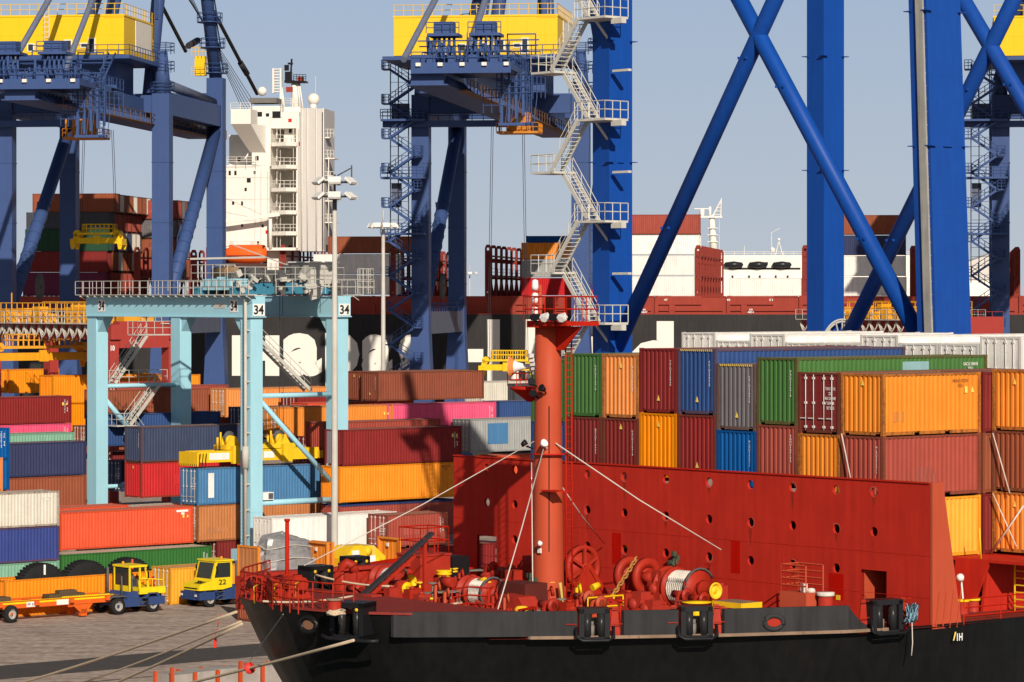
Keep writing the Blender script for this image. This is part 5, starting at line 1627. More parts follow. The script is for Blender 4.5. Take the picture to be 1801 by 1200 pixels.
# trolley
tr = empty('trolley', None, None); tr.parent = rtg
b = MB(); b.box(-1.2, 0.8, 22.35, BSX + 0.9, 1.3, 23.0); b.box(-1.2, 5.6, 22.35, BSX + 0.9, 6.1, 23.0); b.box(0.8, 1.3, 22.5, BSX - 0.6, 5.6, 23.3); b.build('frame', paint('trolley_blue', (0.05, 0.20, 0.30), 0.55), tr)
b = MB(); b.box(-0.9, 1.6, 22.7, 1.6, 5.4, 23.6); b.box(0.2, 3.0, 23.6, 1.6, 5.0, 23.75)
b.build('motor_box', RB, tr)
b = MB(); b.tube((0.9, 6.2, 24.1), (0.9, 2.6, 24.1), 0.45, 14); b.lathe([(0.0, 0), (0.55, 0), (0.55, 0.1), (0, 0.1)], (0.9, 4.2, 24.1), (0, 1, 0), 16); b.build('rope_drum', paint('drum_brown', (0.25, 0.16, 0.09), 0.6, rust=0.4), tr)
b = MB(); b.tube((0.9, 2.6, 24.1), (0.9, 0.4, 24.1), 0.42, 12); b.box(1.8, 1.2, 23.3, 4.6, 3.0, 24.3); b.box(2.4, 3.4, 23.3, 5.6, 5.2, 24.1); b.box(4.9, 1.4, 23.3, 5.7, 2.8, 24.7); b.build('hoist_motor', DKG, tr)
b = MB(); b.box(6.2, 0.6, 23.2, 8.6, 3.2, 24.9); cab_ = b.build('electric_cabinet', GALV, tr)
b = MB(); b.box(6.0, 0.4, 24.9, 8.9, 3.4, 25.0); b.build('roof', PLATE, cab_)
b = MB()
b.rail([(-1.3, 0.4, 23.4), (BSX + 1.0, 0.4, 23.4), (BSX + 1.0, 6.4, 23.4)], 1.1, 0.03, 1.0, 2); b.rail([(-1.3, 0.4, 23.4), (-1.3, 6.4, 23.4), (3, 6.4, 23.4)], 1.3, 0.03, 1.0, 2)
b.rail([(1.5, -1.2, 22.4), (BSX + 2.8, -1.2, 22.4)], 1.15, 0.03, 1.5, 2); b.rail([(BSX + 1.0, -1.4, 22.4), (BSX + 2.6, -1.4, 22.4), (BSX + 2.6, 0.4, 22.4)], 2.0, 0.035, 0.5, 4)
b.build('railing', GALV, tr)
b = MB()
rr = random.Random(5)
for k in range(22):
    xx, yy = rr.uniform(-1, BSX), rr.uniform(-0.9, 1.0)
    b.cbox((xx, yy, 22.6 + rr.random() * 1.6), (rr.uniform(.15, .6), 0.25, rr.uniform(.15, .55)), Matrix.Translation((xx, yy, 23)) @ Matrix.Rotation(rr.uniform(-.6, .6), 4, 'Y') @ Matrix.Translation((-xx, -yy, -23)))
b.build('hoist_gear', GALV, tr)
b = MB()
for k in range(20):
    xx, yy = rr.uniform(-1, BSX), rr.uniform(-0.8, 5.5)
    b.box(xx, yy, 22.3, xx + rr.uniform(.3, 1.1), yy + rr.uniform(.3, .8), 22.7 + rr.random() * 1.4)
    b.build('winch_gear', DKG, tr); b = MB()
b = MB()
b.prism([(0, 0), (2.0, 0), (1.6, -1.1), (0.7, -1.3)], (1, 0, 0), (0, 0, 1), (0, 0.12, 0), (5.2, 0.1, 23.2))
b.tube((1.8, 5.0, 26.3), (7.6, 5.0, 24.6), 0.05, 5); b.beam((-0.6, 7.5, 25.2), (2.2, 1.2, 25.3), 0.15, 0.15)
b.build('hoist_gear', GALV, tr)
b = MB()
for x_, y_ in ((2.2, 4.0), (5.8, 4.0)):
    for d_ in (-.6, .6): b.tube((x_ + d_ * .4, y_ + d_, 10.8), (x_ + d_ * .2, y_ + d_ * .6, 22.6), 0.03, 4)
b.build('hoist_rope', CABLE, tr)
# yellow forty-foot spreader over the light blue container
sp = empty('container_spreader', 'long yellow spreader with black striped end guards, resting just above the light blue container', 'spreader', G(149.0, 206.5, 8.85), TH, 'yellow container spreaders')
b = MB(); b.box(-5.9, 0.3, 0.25, 5.9, 0.75, 1.15); b.box(-5.9, 1.7, 0.25, 5.9, 2.15, 1.15); b.box(-6.1, 0, 0.3, -5.7, 2.44, 0.9); b.box(5.7, 0, 0.3, 6.1, 2.44, 0.9); b.box(-2.8, -0.02, 0.1, -1.9, 0.32, 1.5); b.box(2.1, -0.02, 0.1, 3.0, 0.32, 1.5); b.build('beam', YEL, sp)
b = MB(); b.box(-3.2, 0.4, 1.2, 3.6, 2.1, 1.55)
for x in (-2.3, 2.6):
    b.lathe([(0.0, -0.2), (0.4, -0.2), (0.4, 0.2), (0, 0.2)], (x, 1.2, 1.9), (0, 1, 0), 16); b.prism([(-.7, 0), (.7, 0), (.25, .75), (-.25, .75)], (1, 0, 0), (0, 0, 1), (0, .12, 0), (x, .7, 1.5)); b.prism([(-.7, 0), (.7, 0), (.25, .75), (-.25, .75)], (1, 0, 0), (0, 0, 1), (0, .12, 0), (x, 1.6, 1.5))
    b.tube((x - 1.3, .6, 1.5), (x - 1.3, .6, 2.6), .08, 6); b.tube((x - 1.6, .6, 1.5), (x - 1.6, .6, 2.2), .1, 6)
b.build('headblock', YEL, sp)
b = MB()
for x in (-2.3, 2.6):
    b = MB(); b.lathe([(0.0, -0.08), (0.5, -0.08), (0.5, 0.08), (0, 0.08)], (x, 1.3, 2.15), (0, 1, 0), 16); b.build('sheave', DKG, sp)
b = MB(); b.box(-4.9, 0.285, 0.45, -3.0, 0.3, 0.98); b.box(0.4, 0.285, 0.45, 1.4, 0.3, 0.98); b.build('sign_panel', PLATE, sp)
b = MB()
for k in range(9): b.beam((-6.12, 0.12 + 0.27 * k, 1.1), (-6.3, 0.05 + 0.29 * k, 0.0), 0.07, 0.02, (1, 0, 0))
for k in range(3): b.beam((-6.0 + 0.3 * k, -0.03, 1.0), (-6.1 + 0.3 * k, -0.03, 0.0), 0.08, 0.02, (0, 1, 0))
b.build('guard_stripe', BLK, sp)
b = MB(); b.prism([(0, 1.1), (0, 0), (0.12, 0), (0.5, 1.1)], (1, 0, 0), (0, 0, 1), (0, 2.5, 0), (-6.28, 0, 0)); b.build('end_guard', YEL, sp)

# ------------------------------------------------------------------ red yard gantries behind
RG = paint('gantry_red', (0.36, 0.045, 0.035), 0.55, var=0.08, streak=0.12)
AMB = paint('machinery_amber', (0.72, 0.33, 0.02), 0.55, var=0.1)

def red_gantry(label, px_, n_, numbers=True):
    o = empty('yard_gantry', label, 'crane', G(pa(px_, n_), n_), TH)
    for x in (0, 6.6):
        for y in (0, 21):
            b = MB(); b.box(x - 0.5, y - 0.6, 1, x + 0.5, y + 0.6, 18.2); b.build('leg', RG, o)
    b = MB(); b.box(0.5, -0.7, 17.4, 6.1, 0.4, 19.9); b.build('end_beam', RG, o)
    b = MB(); b.tube((0.5, 0, 14.0), (6.1, 0, 14.0), 0.22, 8); b.build('tie_bar', RG, o)
    for x in (0, 6.6):
        b = MB(); b.box(x - 0.55, -0.9, 18.2, x + 0.55, 22, 19.6); g = b.build('girder', RG, o)
        b = MB(); b.box(x - 1.5, -0.9, 19.62, x - 0.6, 22, 19.7); b.rail([(x - 1.5, -0.9, 19.7), (x - 1.5, 22, 19.7)], 1.1, 0.03, 1.1, 2); b.build('walkway', GALV, g)
        b = MB()
        for k in range(16):
            y0 = k * 1.36
            for m in range(3):
                b.path([(x - 0.9 - .1 * m, y0 + 1.36 * t_ / 6, 19.5 - (0.9 + .15 * m) * math.sin(math.pi * t_ / 6)) for t_ in range(7)], 0.06, 4)
            b.tube((x - 0.8, y0, 18.0), (x - 0.8, y0, 20.5), 0.07, 4)
        b.build('festoon_hose', DKG if x else GALV, g)
    b = MB()
    rr = random.Random(11)
    for k in range(26):
        xx, yy = rr.uniform(-1, 6), 1 + k * 0.72
        b.box(xx, yy, 19.7, xx + rr.uniform(.5, 1.8), yy + rr.uniform(.4, 1.5), 19.7 + rr.uniform(.5, 1.9))
    b.box(0, 4, 19.7, 3, 8, 21.2); b.rail([(-1, 1, 19.7), (-1, 20, 19.7)], 1.9, 0.05, 1.0, 3); b.rail([(5, 1, 19.7), (5, 20, 19.7)], 2.0, 0.05, 1.4, 3)
    b.tube((-1, 16, 19.7), (-1, 16, 22.6), .06, 5)
    b.build('trolley', AMB, o)
    if numbers:
        text('number', '10', LETTER, o, (-0.2, -0.62, 17.4), (1, 0, 0), (0, 0, 1), 0.45, 0.5, 0.03)
        text('number', '0', LETTER, o, (-0.52, 0.1, 15.2), (0, -1, 0), (0, 0, 1), 0.45, 0.8, 0.05)
    return o
red_gantry('red yard gantry crane with amber machinery on its beam at the left edge', 195, 252)
red_gantry('red yard gantry crane half hidden behind the right blue braces', 1668, 236, False)
b = MB(); b.box(0, 0, 16.5, 5.2, 2.6, 20.2)
o = b.build('red_cabin', RG, None, G(pa(1705, 215), 215), TH)
tag(o, 'plain red box standing right of the thick blue leg, above the white containers', 'cabin')
b = MB(); b.rail([(0, 0, 20.2), (5.2, 0, 20.2)], 0.5, 0.03, 2, 1); b.build('railing', RG, o)
spp = spreader('amber spreader hanging under the red gantry beam at the left edge', 68, 641, 308, 11.5, 20, AMB, TH)

# ------------------------------------------------------------------ near deep blue ship-to-shore crane
DB = paint('deep_blue', (0.006, 0.060, 0.31), 0.45, var=0.10, streak=0.22, rust=0.07, rustcol=(0.004, 0.018, 0.085))
WG = paint('stair_grey', (0.55, 0.53, 0.47), 0.55, var=0.1)
near = empty('gantry_crane', 'deep blue ship to shore crane with crossing round braces and a pale zigzag stair', 'crane', G(138.1, 124.2), TH)
BX, GY = 19.7, 28.6
def leg4(x, y, wx, wy, lean=0.0, ztop=50):
    b = MB()
    vs = []
    for z in (1.5, ztop):
        dy = lean * (z - 20)
        f = 1 + 0.10 * (1 - z / ztop) if lean else 1
        vs += [(x + a * wx / 2 * f, y + c * wy / 2 * f + dy, z) for c in (-1, 1) for a in (-1, 1)]
    b.add(vs, [(0, 2, 3, 1), (4, 5, 7, 6), (0, 1, 5, 4), (2, 6, 7, 3), (0, 4, 6, 2), (1, 3, 7, 5)])
    for z in (18, 22.4, 26.8, 34.9, 42.6):
        dy = lean * (z - 20); f = 1 + 0.10 * (1 - z / ztop) if lean else 1
        b.box(x - wx / 2 * f - .006, y - wy / 2 * f + dy - .006, z, x + wx / 2 * f + .006, y + wy / 2 * f + dy + .006, z + .035)
    for z in (30.8, 38.6):
        dy = lean * (z - 20)
        for a in (-1, 1):
            for c in (-1, 1): b.box(x + a * wx / 2 - 0.25, y + c * wy / 2 + dy - 0.25, z, x + a * wx / 2 + 0.25, y + c * wy / 2 + dy + 0.25, z + 0.05)
    b.box(x - wx * .15, y - wy / 2 - 0.12 + lean * 10, 30.78, x + wx * .1, y - wy / 2 + lean * 10, 30.83)
    return b.build('leg', DB, near)
leg4(0, 0, 2.85, 1.35, 0.04); leg4(0, GY, 2.0, 1.6); leg4(BX, 0, 2.85, 1.35, 0.04); leg4(BX, GY, 2.0, 1.6)
for x, lines in ((0, (((1085, 610), (1363, 0)), ((1610, 580), (1301, 0)))), (BX, (((1502, 570), (1783, 0)), ((1694, 0), (1806, 190))))):
    for (xa, ya), (xb, yb) in lines:
        p_, q_ = on_end(138.1 + x, xa, ya), on_end(138.1 + x, xb, yb)
        def loc_(v):
            a_, n_ = to_an(v)
            return Vector((x, n_ - 124.2, v.z))
        p_, q_ = loc_(p_), loc_(q_)
        if p_.z > q_.z: p_, q_ = q_, p_
        e = (q_ - p_).normalized()
        p_ = p_ - e * ((p_.z - 17.0) / e.z)
        L_ = 0.0
        while L_ < 60 and 0.4 < (p_ + e * (L_ + 1)).y < GY - 0.4 or L_ < 5: L_ += 1
        q2 = p_ + e * L_
        b = MB(); b.tube(p_, q2, 0.52, 20)
        for f in (0.22, 0.46):
            c = p_.lerp(q2, f)
            for a in (-1, 1): b.box(c.x - 0.60, c.y + a * 0.3 - .05, c.z - .08, c.x - 0.42, c.y + a * 0.3 + .05, c.z + .08)
        b.build('brace', DB, near)
for x in (0, BX):
    b = MB(); b.box(x - 0.9, 0.7, 14.8, x + 0.9, GY - 0.8, 17.4); b.build('portal_beam', DB, near)
    b = MB(); b.box(x - 0.7, -1.5, 0.9, x + 0.7, GY + 1.5, 1.9); b.build('sill_beam', DB, near)
    b = MB(); b.box(x - 0.9, 0.7, 47.5, x + 0.9, GY - 0.8, 50); b.build('top_beam', DB, near)
b = MB()
b.beam((-1.60, -0.45, 16), (-1.60, -0.15, 22), 0.55, 0.14, (1, 0, 0)); b.beam((-1.60, -0.15, 22), (-1.55, 0.95, 50), 0.55, 0.14, (1, 0, 0))
b.build('cable_tray', paint('tray_grey', (.33, .32, .29), .6, var=.25, streak=.6), near)
b = MB()
for k in range(40): b.tube((-1.6, -0.52 + .03 * k, 20 + 0.75 * k), (-1.45, -0.50 + .03 * k, 20 + 0.75 * k), 0.022, 4)
b.build('tray_bolt', GALV, near)
# zigzag stair
b = MB()
zr = [14.0, 20.5, 27.0, 33.5, 40.0]
for i, z in enumerate(zr):
    b.box(-3.0, 26.0, z - 0.14, -1.0, 28.9, z); b.box(-2.3, 25.2, z - 0.5, -1.9, 26.2, z - 0.14)
    b.rail([(-3.0, 28.9, z), (-3.0, 26.0, z), (-1.0, 26.0, z)], 1.1, 0.035, 0.75, 2)
    zl = z + 3.25
    b.box(-3.0, 30.9, zl - 0.14, -1.0, 33.2, zl)
    b.rail([(-3.0, 30.9, zl), (-3.0, 33.2, zl), (-1.0, 33.2, zl)], 1.1, 0.035, 0.75, 2)
    stairs(b, (-2.05, 28.6, z), (-2.05, 31.2, zl), 0.9, 13, (1, 0, 0))
    stairs(b, (-3.0, 31.2, zl), (-3.0, 28.6, zl + 3.25), 0.9, 13, (1, 0, 0))
    b.box(-1.1, 25.9, zl - 0.2, -0.8, 27.4, zl - 0.05)
    b.beam((-2.0, 28.0, z - 0.14), (-0.8, 28.0, z - 1.4), 0.12, 0.12)
b.build('zigzag_stair', WG, near)
b = MB()
c = Vector((BX + 0.2, GY - 1.4, 18.6))
for r_ in (2.0, 1.85): b.path([c + Vector((r_ * math.cos(R(a)), 0, r_ * math.sin(R(a)))) for a in range(0, 360, 10)], 0.07, 5, True)
for k in range(16): b.beam(c + Vector((.3 * math.cos(R(22.5 * k)), 0, .3 * math.sin(R(22.5 * k)))), c + Vector((1.95 * math.cos(R(22.5 * k)), -0.1 * (k % 2), 1.95 * math.sin(R(22.5 * k)))), 0.1, 0.06, (0, 1, 0))
b.build('spoked_reel', GALV, near)

# ------------------------------------------------------------------ lamp poles
def lamp_pole(label, loc, h, r0, nl, full=True):
    o = empty('lamp_pole', label, 'lamp pole', loc, 0.3, 'tall floodlight poles in the yard')
    b = MB(); b.lathe([(r0, 0), (r0 * 0.86, h * 0.55), (r0 * 0.85, h * 0.56), (r0 * 0.6, h), (0, h)], (0, 0, 0), (0, 0, 1), 16); b.build('pole', GALV, o)
    b = MB(); b.lathe([(r0 * 0.66, h - 1.2), (r0 * 0.66, h - 0.2)], (0, 0, 0), (0, 0, 1), 12)
    for z in ((h - 0.1, h + 1.0) if full else (h,)):
        b.path([(1.1 * math.cos(R(a)), 1.1 * math.sin(R(a)), z) for a in range(0, 360, 30)], 0.06, 5, True)
        for k in range(4): b.tube((0, 0, z), (1.1 * math.cos(R(90 * k)), 1.1 * math.sin(R(90 * k)), z), 0.05, 4)
    b.tube((0, 0, h), (0, 0, h + (1.6 if full else 1.6)), 0.09, 6)
    if full: b.tube((0.2, 0, h + 1.5), (1.2, -.6, h + 2.1), 0.05, 4); b.tube((1.2, -.6, h + 1.2), (1.2, -.6, h + 2.3), .06, 5)
    b.build('head_frame', DKG if full else GALV, o)
    lv = ((0.0, nl), (1.15, nl)) if full else ((0.05, nl),)
    for dz_, m in lv:
        for k in range(m):
            a = R(360 / m * k + 15)
            q = MB()
            M = Matrix.Rotation(a, 4, 'Z') @ Matrix.Translation((1.45, 0, h + dz_ - 0.05)) @ Matrix.Rotation(R(38 if full else 60), 4, 'Y')
            s_ = 1.0 if full else 0.75
            q.box(-0.35 * s_, -0.48 * s_, -0.08, 0.35 * s_, 0.48 * s_, 0.10, M)
            for i in range(6): q.box(-0.33 * s_ + 0.12 * i * s_, -0.46 * s_, -0.13, -0.28 * s_ + 0.12 * i * s_, 0.46 * s_, -0.08, M)
            q.build('floodlight', LAMPW, o)
    return o
lamp_pole('tall grey lamp pole crowned with two rings of white floodlights', G(148.3, 196.0), 30.0, 0.27, 6)
p = px(674, 640, 330); p.z = 0
lamp_pole('thinner lamp pole with flat ring of lamps, left of the dark stair tower', p, 29.6, 0.28, 10, False)
p = px(826, 640, 620); p.z = 0
lamp_pole('tiny distant lamp pole against the sky between the far legs', p, 27.0, 0.2, 6, False)

# ------------------------------------------------------------------ terminal tractors and the trailer
TYEL = paint('tractor_yellow', (0.80, 0.60, 0.015), 0.4, var=0.05)
TBLU = paint('tractor_blue', (0.030, 0.058, 0.17), 0.5, var=0.15, rust=0.03)
TORG = paint('trailer_orange', (0.68, 0.115, 0.015), 0.55, var=0.12, rust=0.06)
GLASS = paint('dark_glass', (0.03, 0.035, 0.035), 0.12, var=0.05)
RIM = paint('rim_grey', (0.32, 0.30, 0.27), 0.5)

def wheel(par, x, y, r=0.52, w_=0.34, rim=None, dual=False):
    b = MB(); b.lathe([(r * .55, -w_ / 2), (r * .9, -w_ / 2), (r, -w_ * .32), (r, w_ * .32), (r * .9, w_ / 2), (r * .55, w_ / 2)], (0, 0, 0), (0, 1, 0), 24)
    o = b.build('wheel', TY, par, (x, y, r))
    s_ = 1 if y > 0 else -1
    b = MB(); b.lathe([(0, s_ * .08), (r * .22, s_ * .10), (r * .26, s_ * .02), (r * .5, s_ * .04), (r * .57, s_ * w_ * .5), (r * .6, s_ * w_ * .5)], (0, 0, 0), (0, 1, 0), 20); b.build('rim', RIM, o)
    b = MB(); b.lathe([(0, s_ * .13), (r * .2, s_ * .11), (r * .22, 0)], (0, 0, 0), (0, 1, 0), 12); b.build('hub', rim or TBLU, o)

def tractor(label, loc, rz, num=None, openc=False):
    o = empty('terminal_tractor', label, 'tractor', loc, rz, 'yellow and blue terminal tractors')
    b = MB()
    b.prism([(-1.7, 0.55), (-1.7, 1.0), (0.9, 1.15), (2.35, 1.15), (2.4, 0.5), (1.9, 0.42), (-0.9, 0.42)], (1, 0, 0), (0, 0, 1), (0, 1.3, 0), (0, -0.65, 0))
    b.box(1.0, -1.2, 0.5, 2.3, 1.2, 1.0); b.box(-0.9, -1.15, 0.45, 0.35, 1.15, 0.95)
    b.prism([(-.9, .95), (.35, .95), (.2, 1.4), (-.6, 1.4)], (1, 0, 0), (0, 0, 1), (0, 2.2, 0), (0, -1.1, 0))
    b.prism([(0.75, 0.9), (0.95, 1.28), (1.75, 1.28), (2.0, 0.9), (1.8, 0.95), (1.6, 1.18), (1.1, 1.18), (0.95, 0.95)], (1, 0, 0), (0, 0, 1), (0, 2.36, 0), (0, -1.18, 0))
    b.build('chassis', TBLU, o)
    b = MB(); b.box(-1.9, -0.5, 1.0, -0.9, 0.5, 1.25); b.tube((-0.95, 0.85, 1.0), (-0.95, 0.85, 2.9), 0.09, 8); b.tube((-0.75, -0.6, 1.0), (-0.75, -0.6, 2.4), .06, 6); b.build('fifth_wheel', DKG, o)
    if openc:
        b = MB()
        b.box(0.3, -1.18, 1.2, 2.35, 1.18, 1.62)
        for x, y in ((-0.35, -0.95), (-0.35, 0.95), (1.15, -0.95), (1.15, 0.95), (0.45, 0.95), (0.45, -0.95)): b.beam((x, y, 1.3), (x if x < 1 else x - 0.28, y, 2.95), 0.1, 0.1)
        b.box(-0.45, -1.05, 2.92, 0.98, 1.05, 3.05); b.box(-0.4, -0.95, 1.3, -0.3, 0.95, 1.75)
        for yy in (-1.16, 1.16): b.path([(0.25, yy, 1.4), (0.25, yy, 2.1), (0.45, yy, 2.22), (2.2, yy, 2.05), (2.32, yy, 1.62)], 0.035, 6); b.tube((1.3, yy, 1.6), (1.3, yy, 2.12), .03, 5)
        c_ = b.build('cab', TYEL, o)
        b = MB(); b.box(-0.25, -0.4, 1.5, 0.25, 0.4, 2.1); b.box(-0.3, -0.4, 2.0, -0.1, 0.4, 2.75); b.box(0.5, -0.5, 1.6, 0.8, 0.5, 2.1); b.tube((0.35, 0, 2.0), (0.5, 0, 2.3), 0.2, 10); b.build('seat', DKG, c_)
        b = MB(); b.box(-0.36, -0.86, 1.78, -0.34, 0.86, 2.9); b.build('window', GLASS, c_)
        for s_ in (-1, 1):
            b = MB(); b.tube((1.45, s_ * 1.0, 1.62), (1.45, s_ * 1.0, 2.2), 0.13, 10); b.tube((1.45, s_ * 1.0, 2.2), (1.45, s_ * 1.0, 2.3), 0.05, 6); b.build('fire_extinguisher', paint('extinguisher_red', (0.6, 0.02, 0.015), 0.4), c_)
    else:
        b = MB()
        b.prism([(-0.35, 1.25), (-0.35, 2.95), (1.0, 2.95), (1.35, 1.72), (2.3, 1.5), (2.38, 1.12), (0.4, 1.12)], (1, 0, 0), (0, 0, 1), (0, 2.1, 0), (0, -0.85, 0))
        b.box(-0.45, -0.95, 2.95, 1.08, 1.33, 3.04)
        c_ = b.build('cab', TYEL, o)
        for s_, y in ((1, 1.25), (-1, -0.85)):
            b = MB(); b.prism([(-0.2, 1.9), (-0.2, 2.85), (0.85, 2.85), (1.1, 1.9)], (1, 0, 0), (0, 0, 1), (0, 0.012 * s_, 0), (0, y, 0)); b.build('window', GLASS, c_)
            text('number', num, BLACKL, c_, (0.45, y + 0.014 * s_, 1.6), (-s_, 0, 0), (0, 0, 1), 0.62, 0.34, 0.02)
        b = MB(); b.add([(1.03, -0.7, 2.85), (1.03, 1.1, 2.85), (1.32, 1.1, 1.83), (1.32, -0.7, 1.83)], [(0, 1, 2, 3)]); w_ = b.build('windscreen', GLASS, c_)
        b = MB()
        for k in range(4): b.beam((1.75 + .12 * k, 0.2, 1.655 - .03 * k), (1.75 + .12 * k, 1.1, 1.655 - .03 * k), .05, .02)
        b.box(2.34, -0.6, 1.2, 2.38, 1.0, 1.28); b.build('grille', BLK, c_)
        b = MB(); b.box(2.4, 0.75, 0.72, 2.42, 1.0, 0.86); b.box(2.4, -1.0, 0.72, 2.42, -0.75, 0.86); b.build('headlight', LAMPW, o)
        text('number', num, BLACKL, c_, (2.0, 0.75, 1.6), (0, 1, 0), (-.2, 0, 1), 0.5, 0.3, 0.02)
    for y in (-1.2, 1.35):
        b = MB(); b.box(0.95, y - .06, 2.2, 1.0, y + .06, 2.62); b.tube((.9, y * .8, 2.75), (.97, y, 2.62), .018, 4); b.build('mirror', BLK, o)
    b = MB(); b.lathe([(0, 0), (.09, 0), (.09, .12), (.05, .18), (0, .18)], (0.1, 0.6, 3.04), (0, 0, 1), 10); b.build('beacon', paint('beacon_amber', (.8, .3, .02), .3), o)
    b = MB()
    for k in range(3): b.box(.15 + .05 * k, -1.24, .45 + .25 * k, .75, -1.14, .49 + .25 * k); b.box(.15 + .05 * k, 1.14, .45 + .25 * k, .75, 1.24, .49 + .25 * k)
    b.build('step', DKG, o)
    for y in (-1.02, 1.02):
        wheel(o, 1.38, y); wheel(o, -1.35, y, 0.54, 0.42)
    b = MB()
    for y in (-1.02, 1.02): b.prism([(-2.1, 0.95), (-1.85, 1.2), (-0.9, 1.2), (-0.7, 0.95), (-0.9, 1.12), (-1.85, 1.12)], (1, 0, 0), (0, 0, 1), (0, 0.5, 0), (0, y - 0.25, 0))
    b.build('mudguard', DKG, o)
    return o
tractor('yellow and blue tractor with open frame cab hauling the orange trailer', G(123.95, 188.0), TH, None, True).scale = (1.06, 1, 1.10)
tractor('yellow and blue tractor numbered 22 with closed cab, facing left beside the bow', G(pa(383, 188.3), 188.3), TH + math.pi, '22').scale = (1.05, 1, 1.10)
tl = empty('container_trailer', 'empty orange container trailer with a yellow stripe and plates PF 69', 'trailer', G(122.2, 188.0, 0), TH)
tl.scale = (1, 1, 1.14)
b = MB()
for y in (-0.95, 0.72): b.box(-12.2, y, 0.82, -0.2, y + 0.23, 1.2)
for y in (-1.0, 0.7): b.box(-12.3, y, 1.2, 0.0, y + 0.3, 1.26)
for x in (-11.9, -9.3, -6.4, -3.6, -0.7): b.box(x, -1.2, 0.95, x + 0.3, 1.2, 1.22)
b.prism([(-3.3, 0.82), (-1.6, 0.82), (-2.2, 0.2), (-2.5, 0.2)], (1, 0, 0), (0, 0, 1), (0, 0.12, 0), (0, -0.9, 0)); b.prism([(-3.3, 0.82), (-1.6, 0.82), (-2.2, 0.2), (-2.5, 0.2)], (1, 0, 0), (0, 0, 1), (0, 0.12, 0), (0, 0.8, 0))
b.box(-2.6, -0.9, 0.08, -2.1, -0.6, 0.5); b.box(-2.6, 0.6, 0.08, -2.1, 0.9, 0.5)
b.build('frame', TORG, tl)
b = MB(); b.box(-12.2, -0.965, 1.08, -0.2, -0.95, 1.19); b.box(-12.3, -1.05, 1.262, 0.0, -0.95, 1.285)
for k in range(26): b.prism([(0, 0), (0.1, 0), (0.16, 0.12), (0.06, 0.12)], (1, 0, 0), (0, 0, 1), (0, -0.02, 0), (-4.2 + k * 0.15, -0.96, 1.22))
b.build('stripe', TYEL, tl)
for x, s_ in ((-10.6, 'PF 69'), (-7.0, 'PF 69'), (-4.6, '')):
    b = MB(); b.box(x, -0.985, 0.86, x + 0.75 + (.2 if not s_ else 0), -0.97, 1.16); p_ = b.build('plate', PLATE, tl)
    if s_: text('plate_text', s_, BLACKL, p_, (x + 0.38, -0.99, 1.01), (1, 0, 0), (0, 0, 1), 0.58, 0.17, 0.01)
for y in (-0.95, 0.95):
    wheel(tl, -8.3, y - .12 if y < 0 else y, 0.53, 0.4, TORG)
b = MB(); b.tube((-8.3, -0.95, .53), (-8.3, .95, .53), .09, 8); b.build('axle', DKG, tl)
b = MB(); b.box(-4.9, -0.5, 1.26, -2.0, 0.4, 1.45); b.box(-4.0, -0.4, 1.45, -2.6, 0.2, 1.65); b.build('cross_gear', paint('greasy_brown', (0.10, 0.07, 0.04), 0.7, rust=0.3), tl)
b = MB(); b.box(-10.8, -.6, 1.26, -8.0, .4, 1.5); b.build('cross_gear', paint('greasy_brown', (0.10, 0.07, 0.04), 0.7, rust=0.3), tl)

# ------------------------------------------------------------------ flat racks with cargo just behind the bow
NF = 176.0
aF = pa(417, NF + 2.44)
for i, (a_, lab) in enumerate(((aF, 'orange flat rack with worn brown end wall, carrying the silver tarpaulin heap'), (aF + 6.3, 'bright orange flat rack carrying the yellow machine'))):
    container('dark container under the %s' % ('tarpaulin flat rack behind the bow rail' if i == 0 else 'yellow machine flat rack behind the bow'), 'rust', 6.06, 2.6, False, G(a_, NF, 0), TH, True, False, '', YG)
    o = empty('flat_rack', lab, 'flat rack', G(a_, NF, 2.62), TH, 'orange flat racks behind the bow')
    b = MB(); b.box(0, 0, 0, 6.06, 2.44, 0.62); b.build('base', PAL['orange'], o)
    for k, x in enumerate((0, 5.86)):
        b = MB(); b.corr((x + (0.2 if k else 0.06), 2.30, 0.72), (0, -1, 0), (0, 0, 1), (-1, 0, 0), 2.16, 1.78, 0.4, 0.03); b.corr((x + (0.21 if k else 0.07), 0.14, 0.72), (0, 1, 0), (0, 0, 1), (1, 0, 0), 2.16, 1.78, 0.4, 0.03)
        w_ = b.build('end_wall', PAL['tan'] if (i == 0 and k == 0) else PAL['orange'], o)
        b = MB(); b.box(x, 0, 0.62, x + 0.2, 0.14, 2.55); b.box(x, 2.3, 0.62, x + 0.2, 2.44, 2.55); b.box(x, 0.14, 2.42, x + 0.2, 2.3, 2.55); b.box(x, 0.14, 0.62, x + .2, 2.3, .72); b.build('post', PAL['orange'], w_)
        if i or k:
            b = MB(); b.box(x - 0.012, 1.2, 1.9, x + 0.05, 1.4, 2.15); b.build('label_plate', PLATE, w_)
TARP = paint('silver_tarpaulin', (0.34, 0.33, 0.33), 0.38, var=0.45, scale=1.6, metal=0.35, bump=0.6)
rr = random.Random(21)
q = MB()
nu, nv = 26, 12
vs = []
for j in range(nv):
    for i in range(nu):
        a = 2 * math.pi * i / nu
        f = j / (nv - 1)
        se = 1.0 / max(abs(math.cos(a)) ** 4 + abs(math.sin(a)) ** 4, 1e-6) ** 0.25
        rad = (1.0 - 0.30 * f ** 1.4 - (0.55 if j == nv - 1 else 0)) * se * (1 + 0.06 * math.sin(5 * a + 3 * f) + rr.uniform(-.04, .04))
        h = 2.55 * (f if j < nv - 1 else 1.0) + 0.25 * math.cos(a - 2.4) * f + rr.uniform(-.04, .04)
        vs.append((2.25 * rad * math.cos(a), 1.08 * rad * math.sin(a), h))
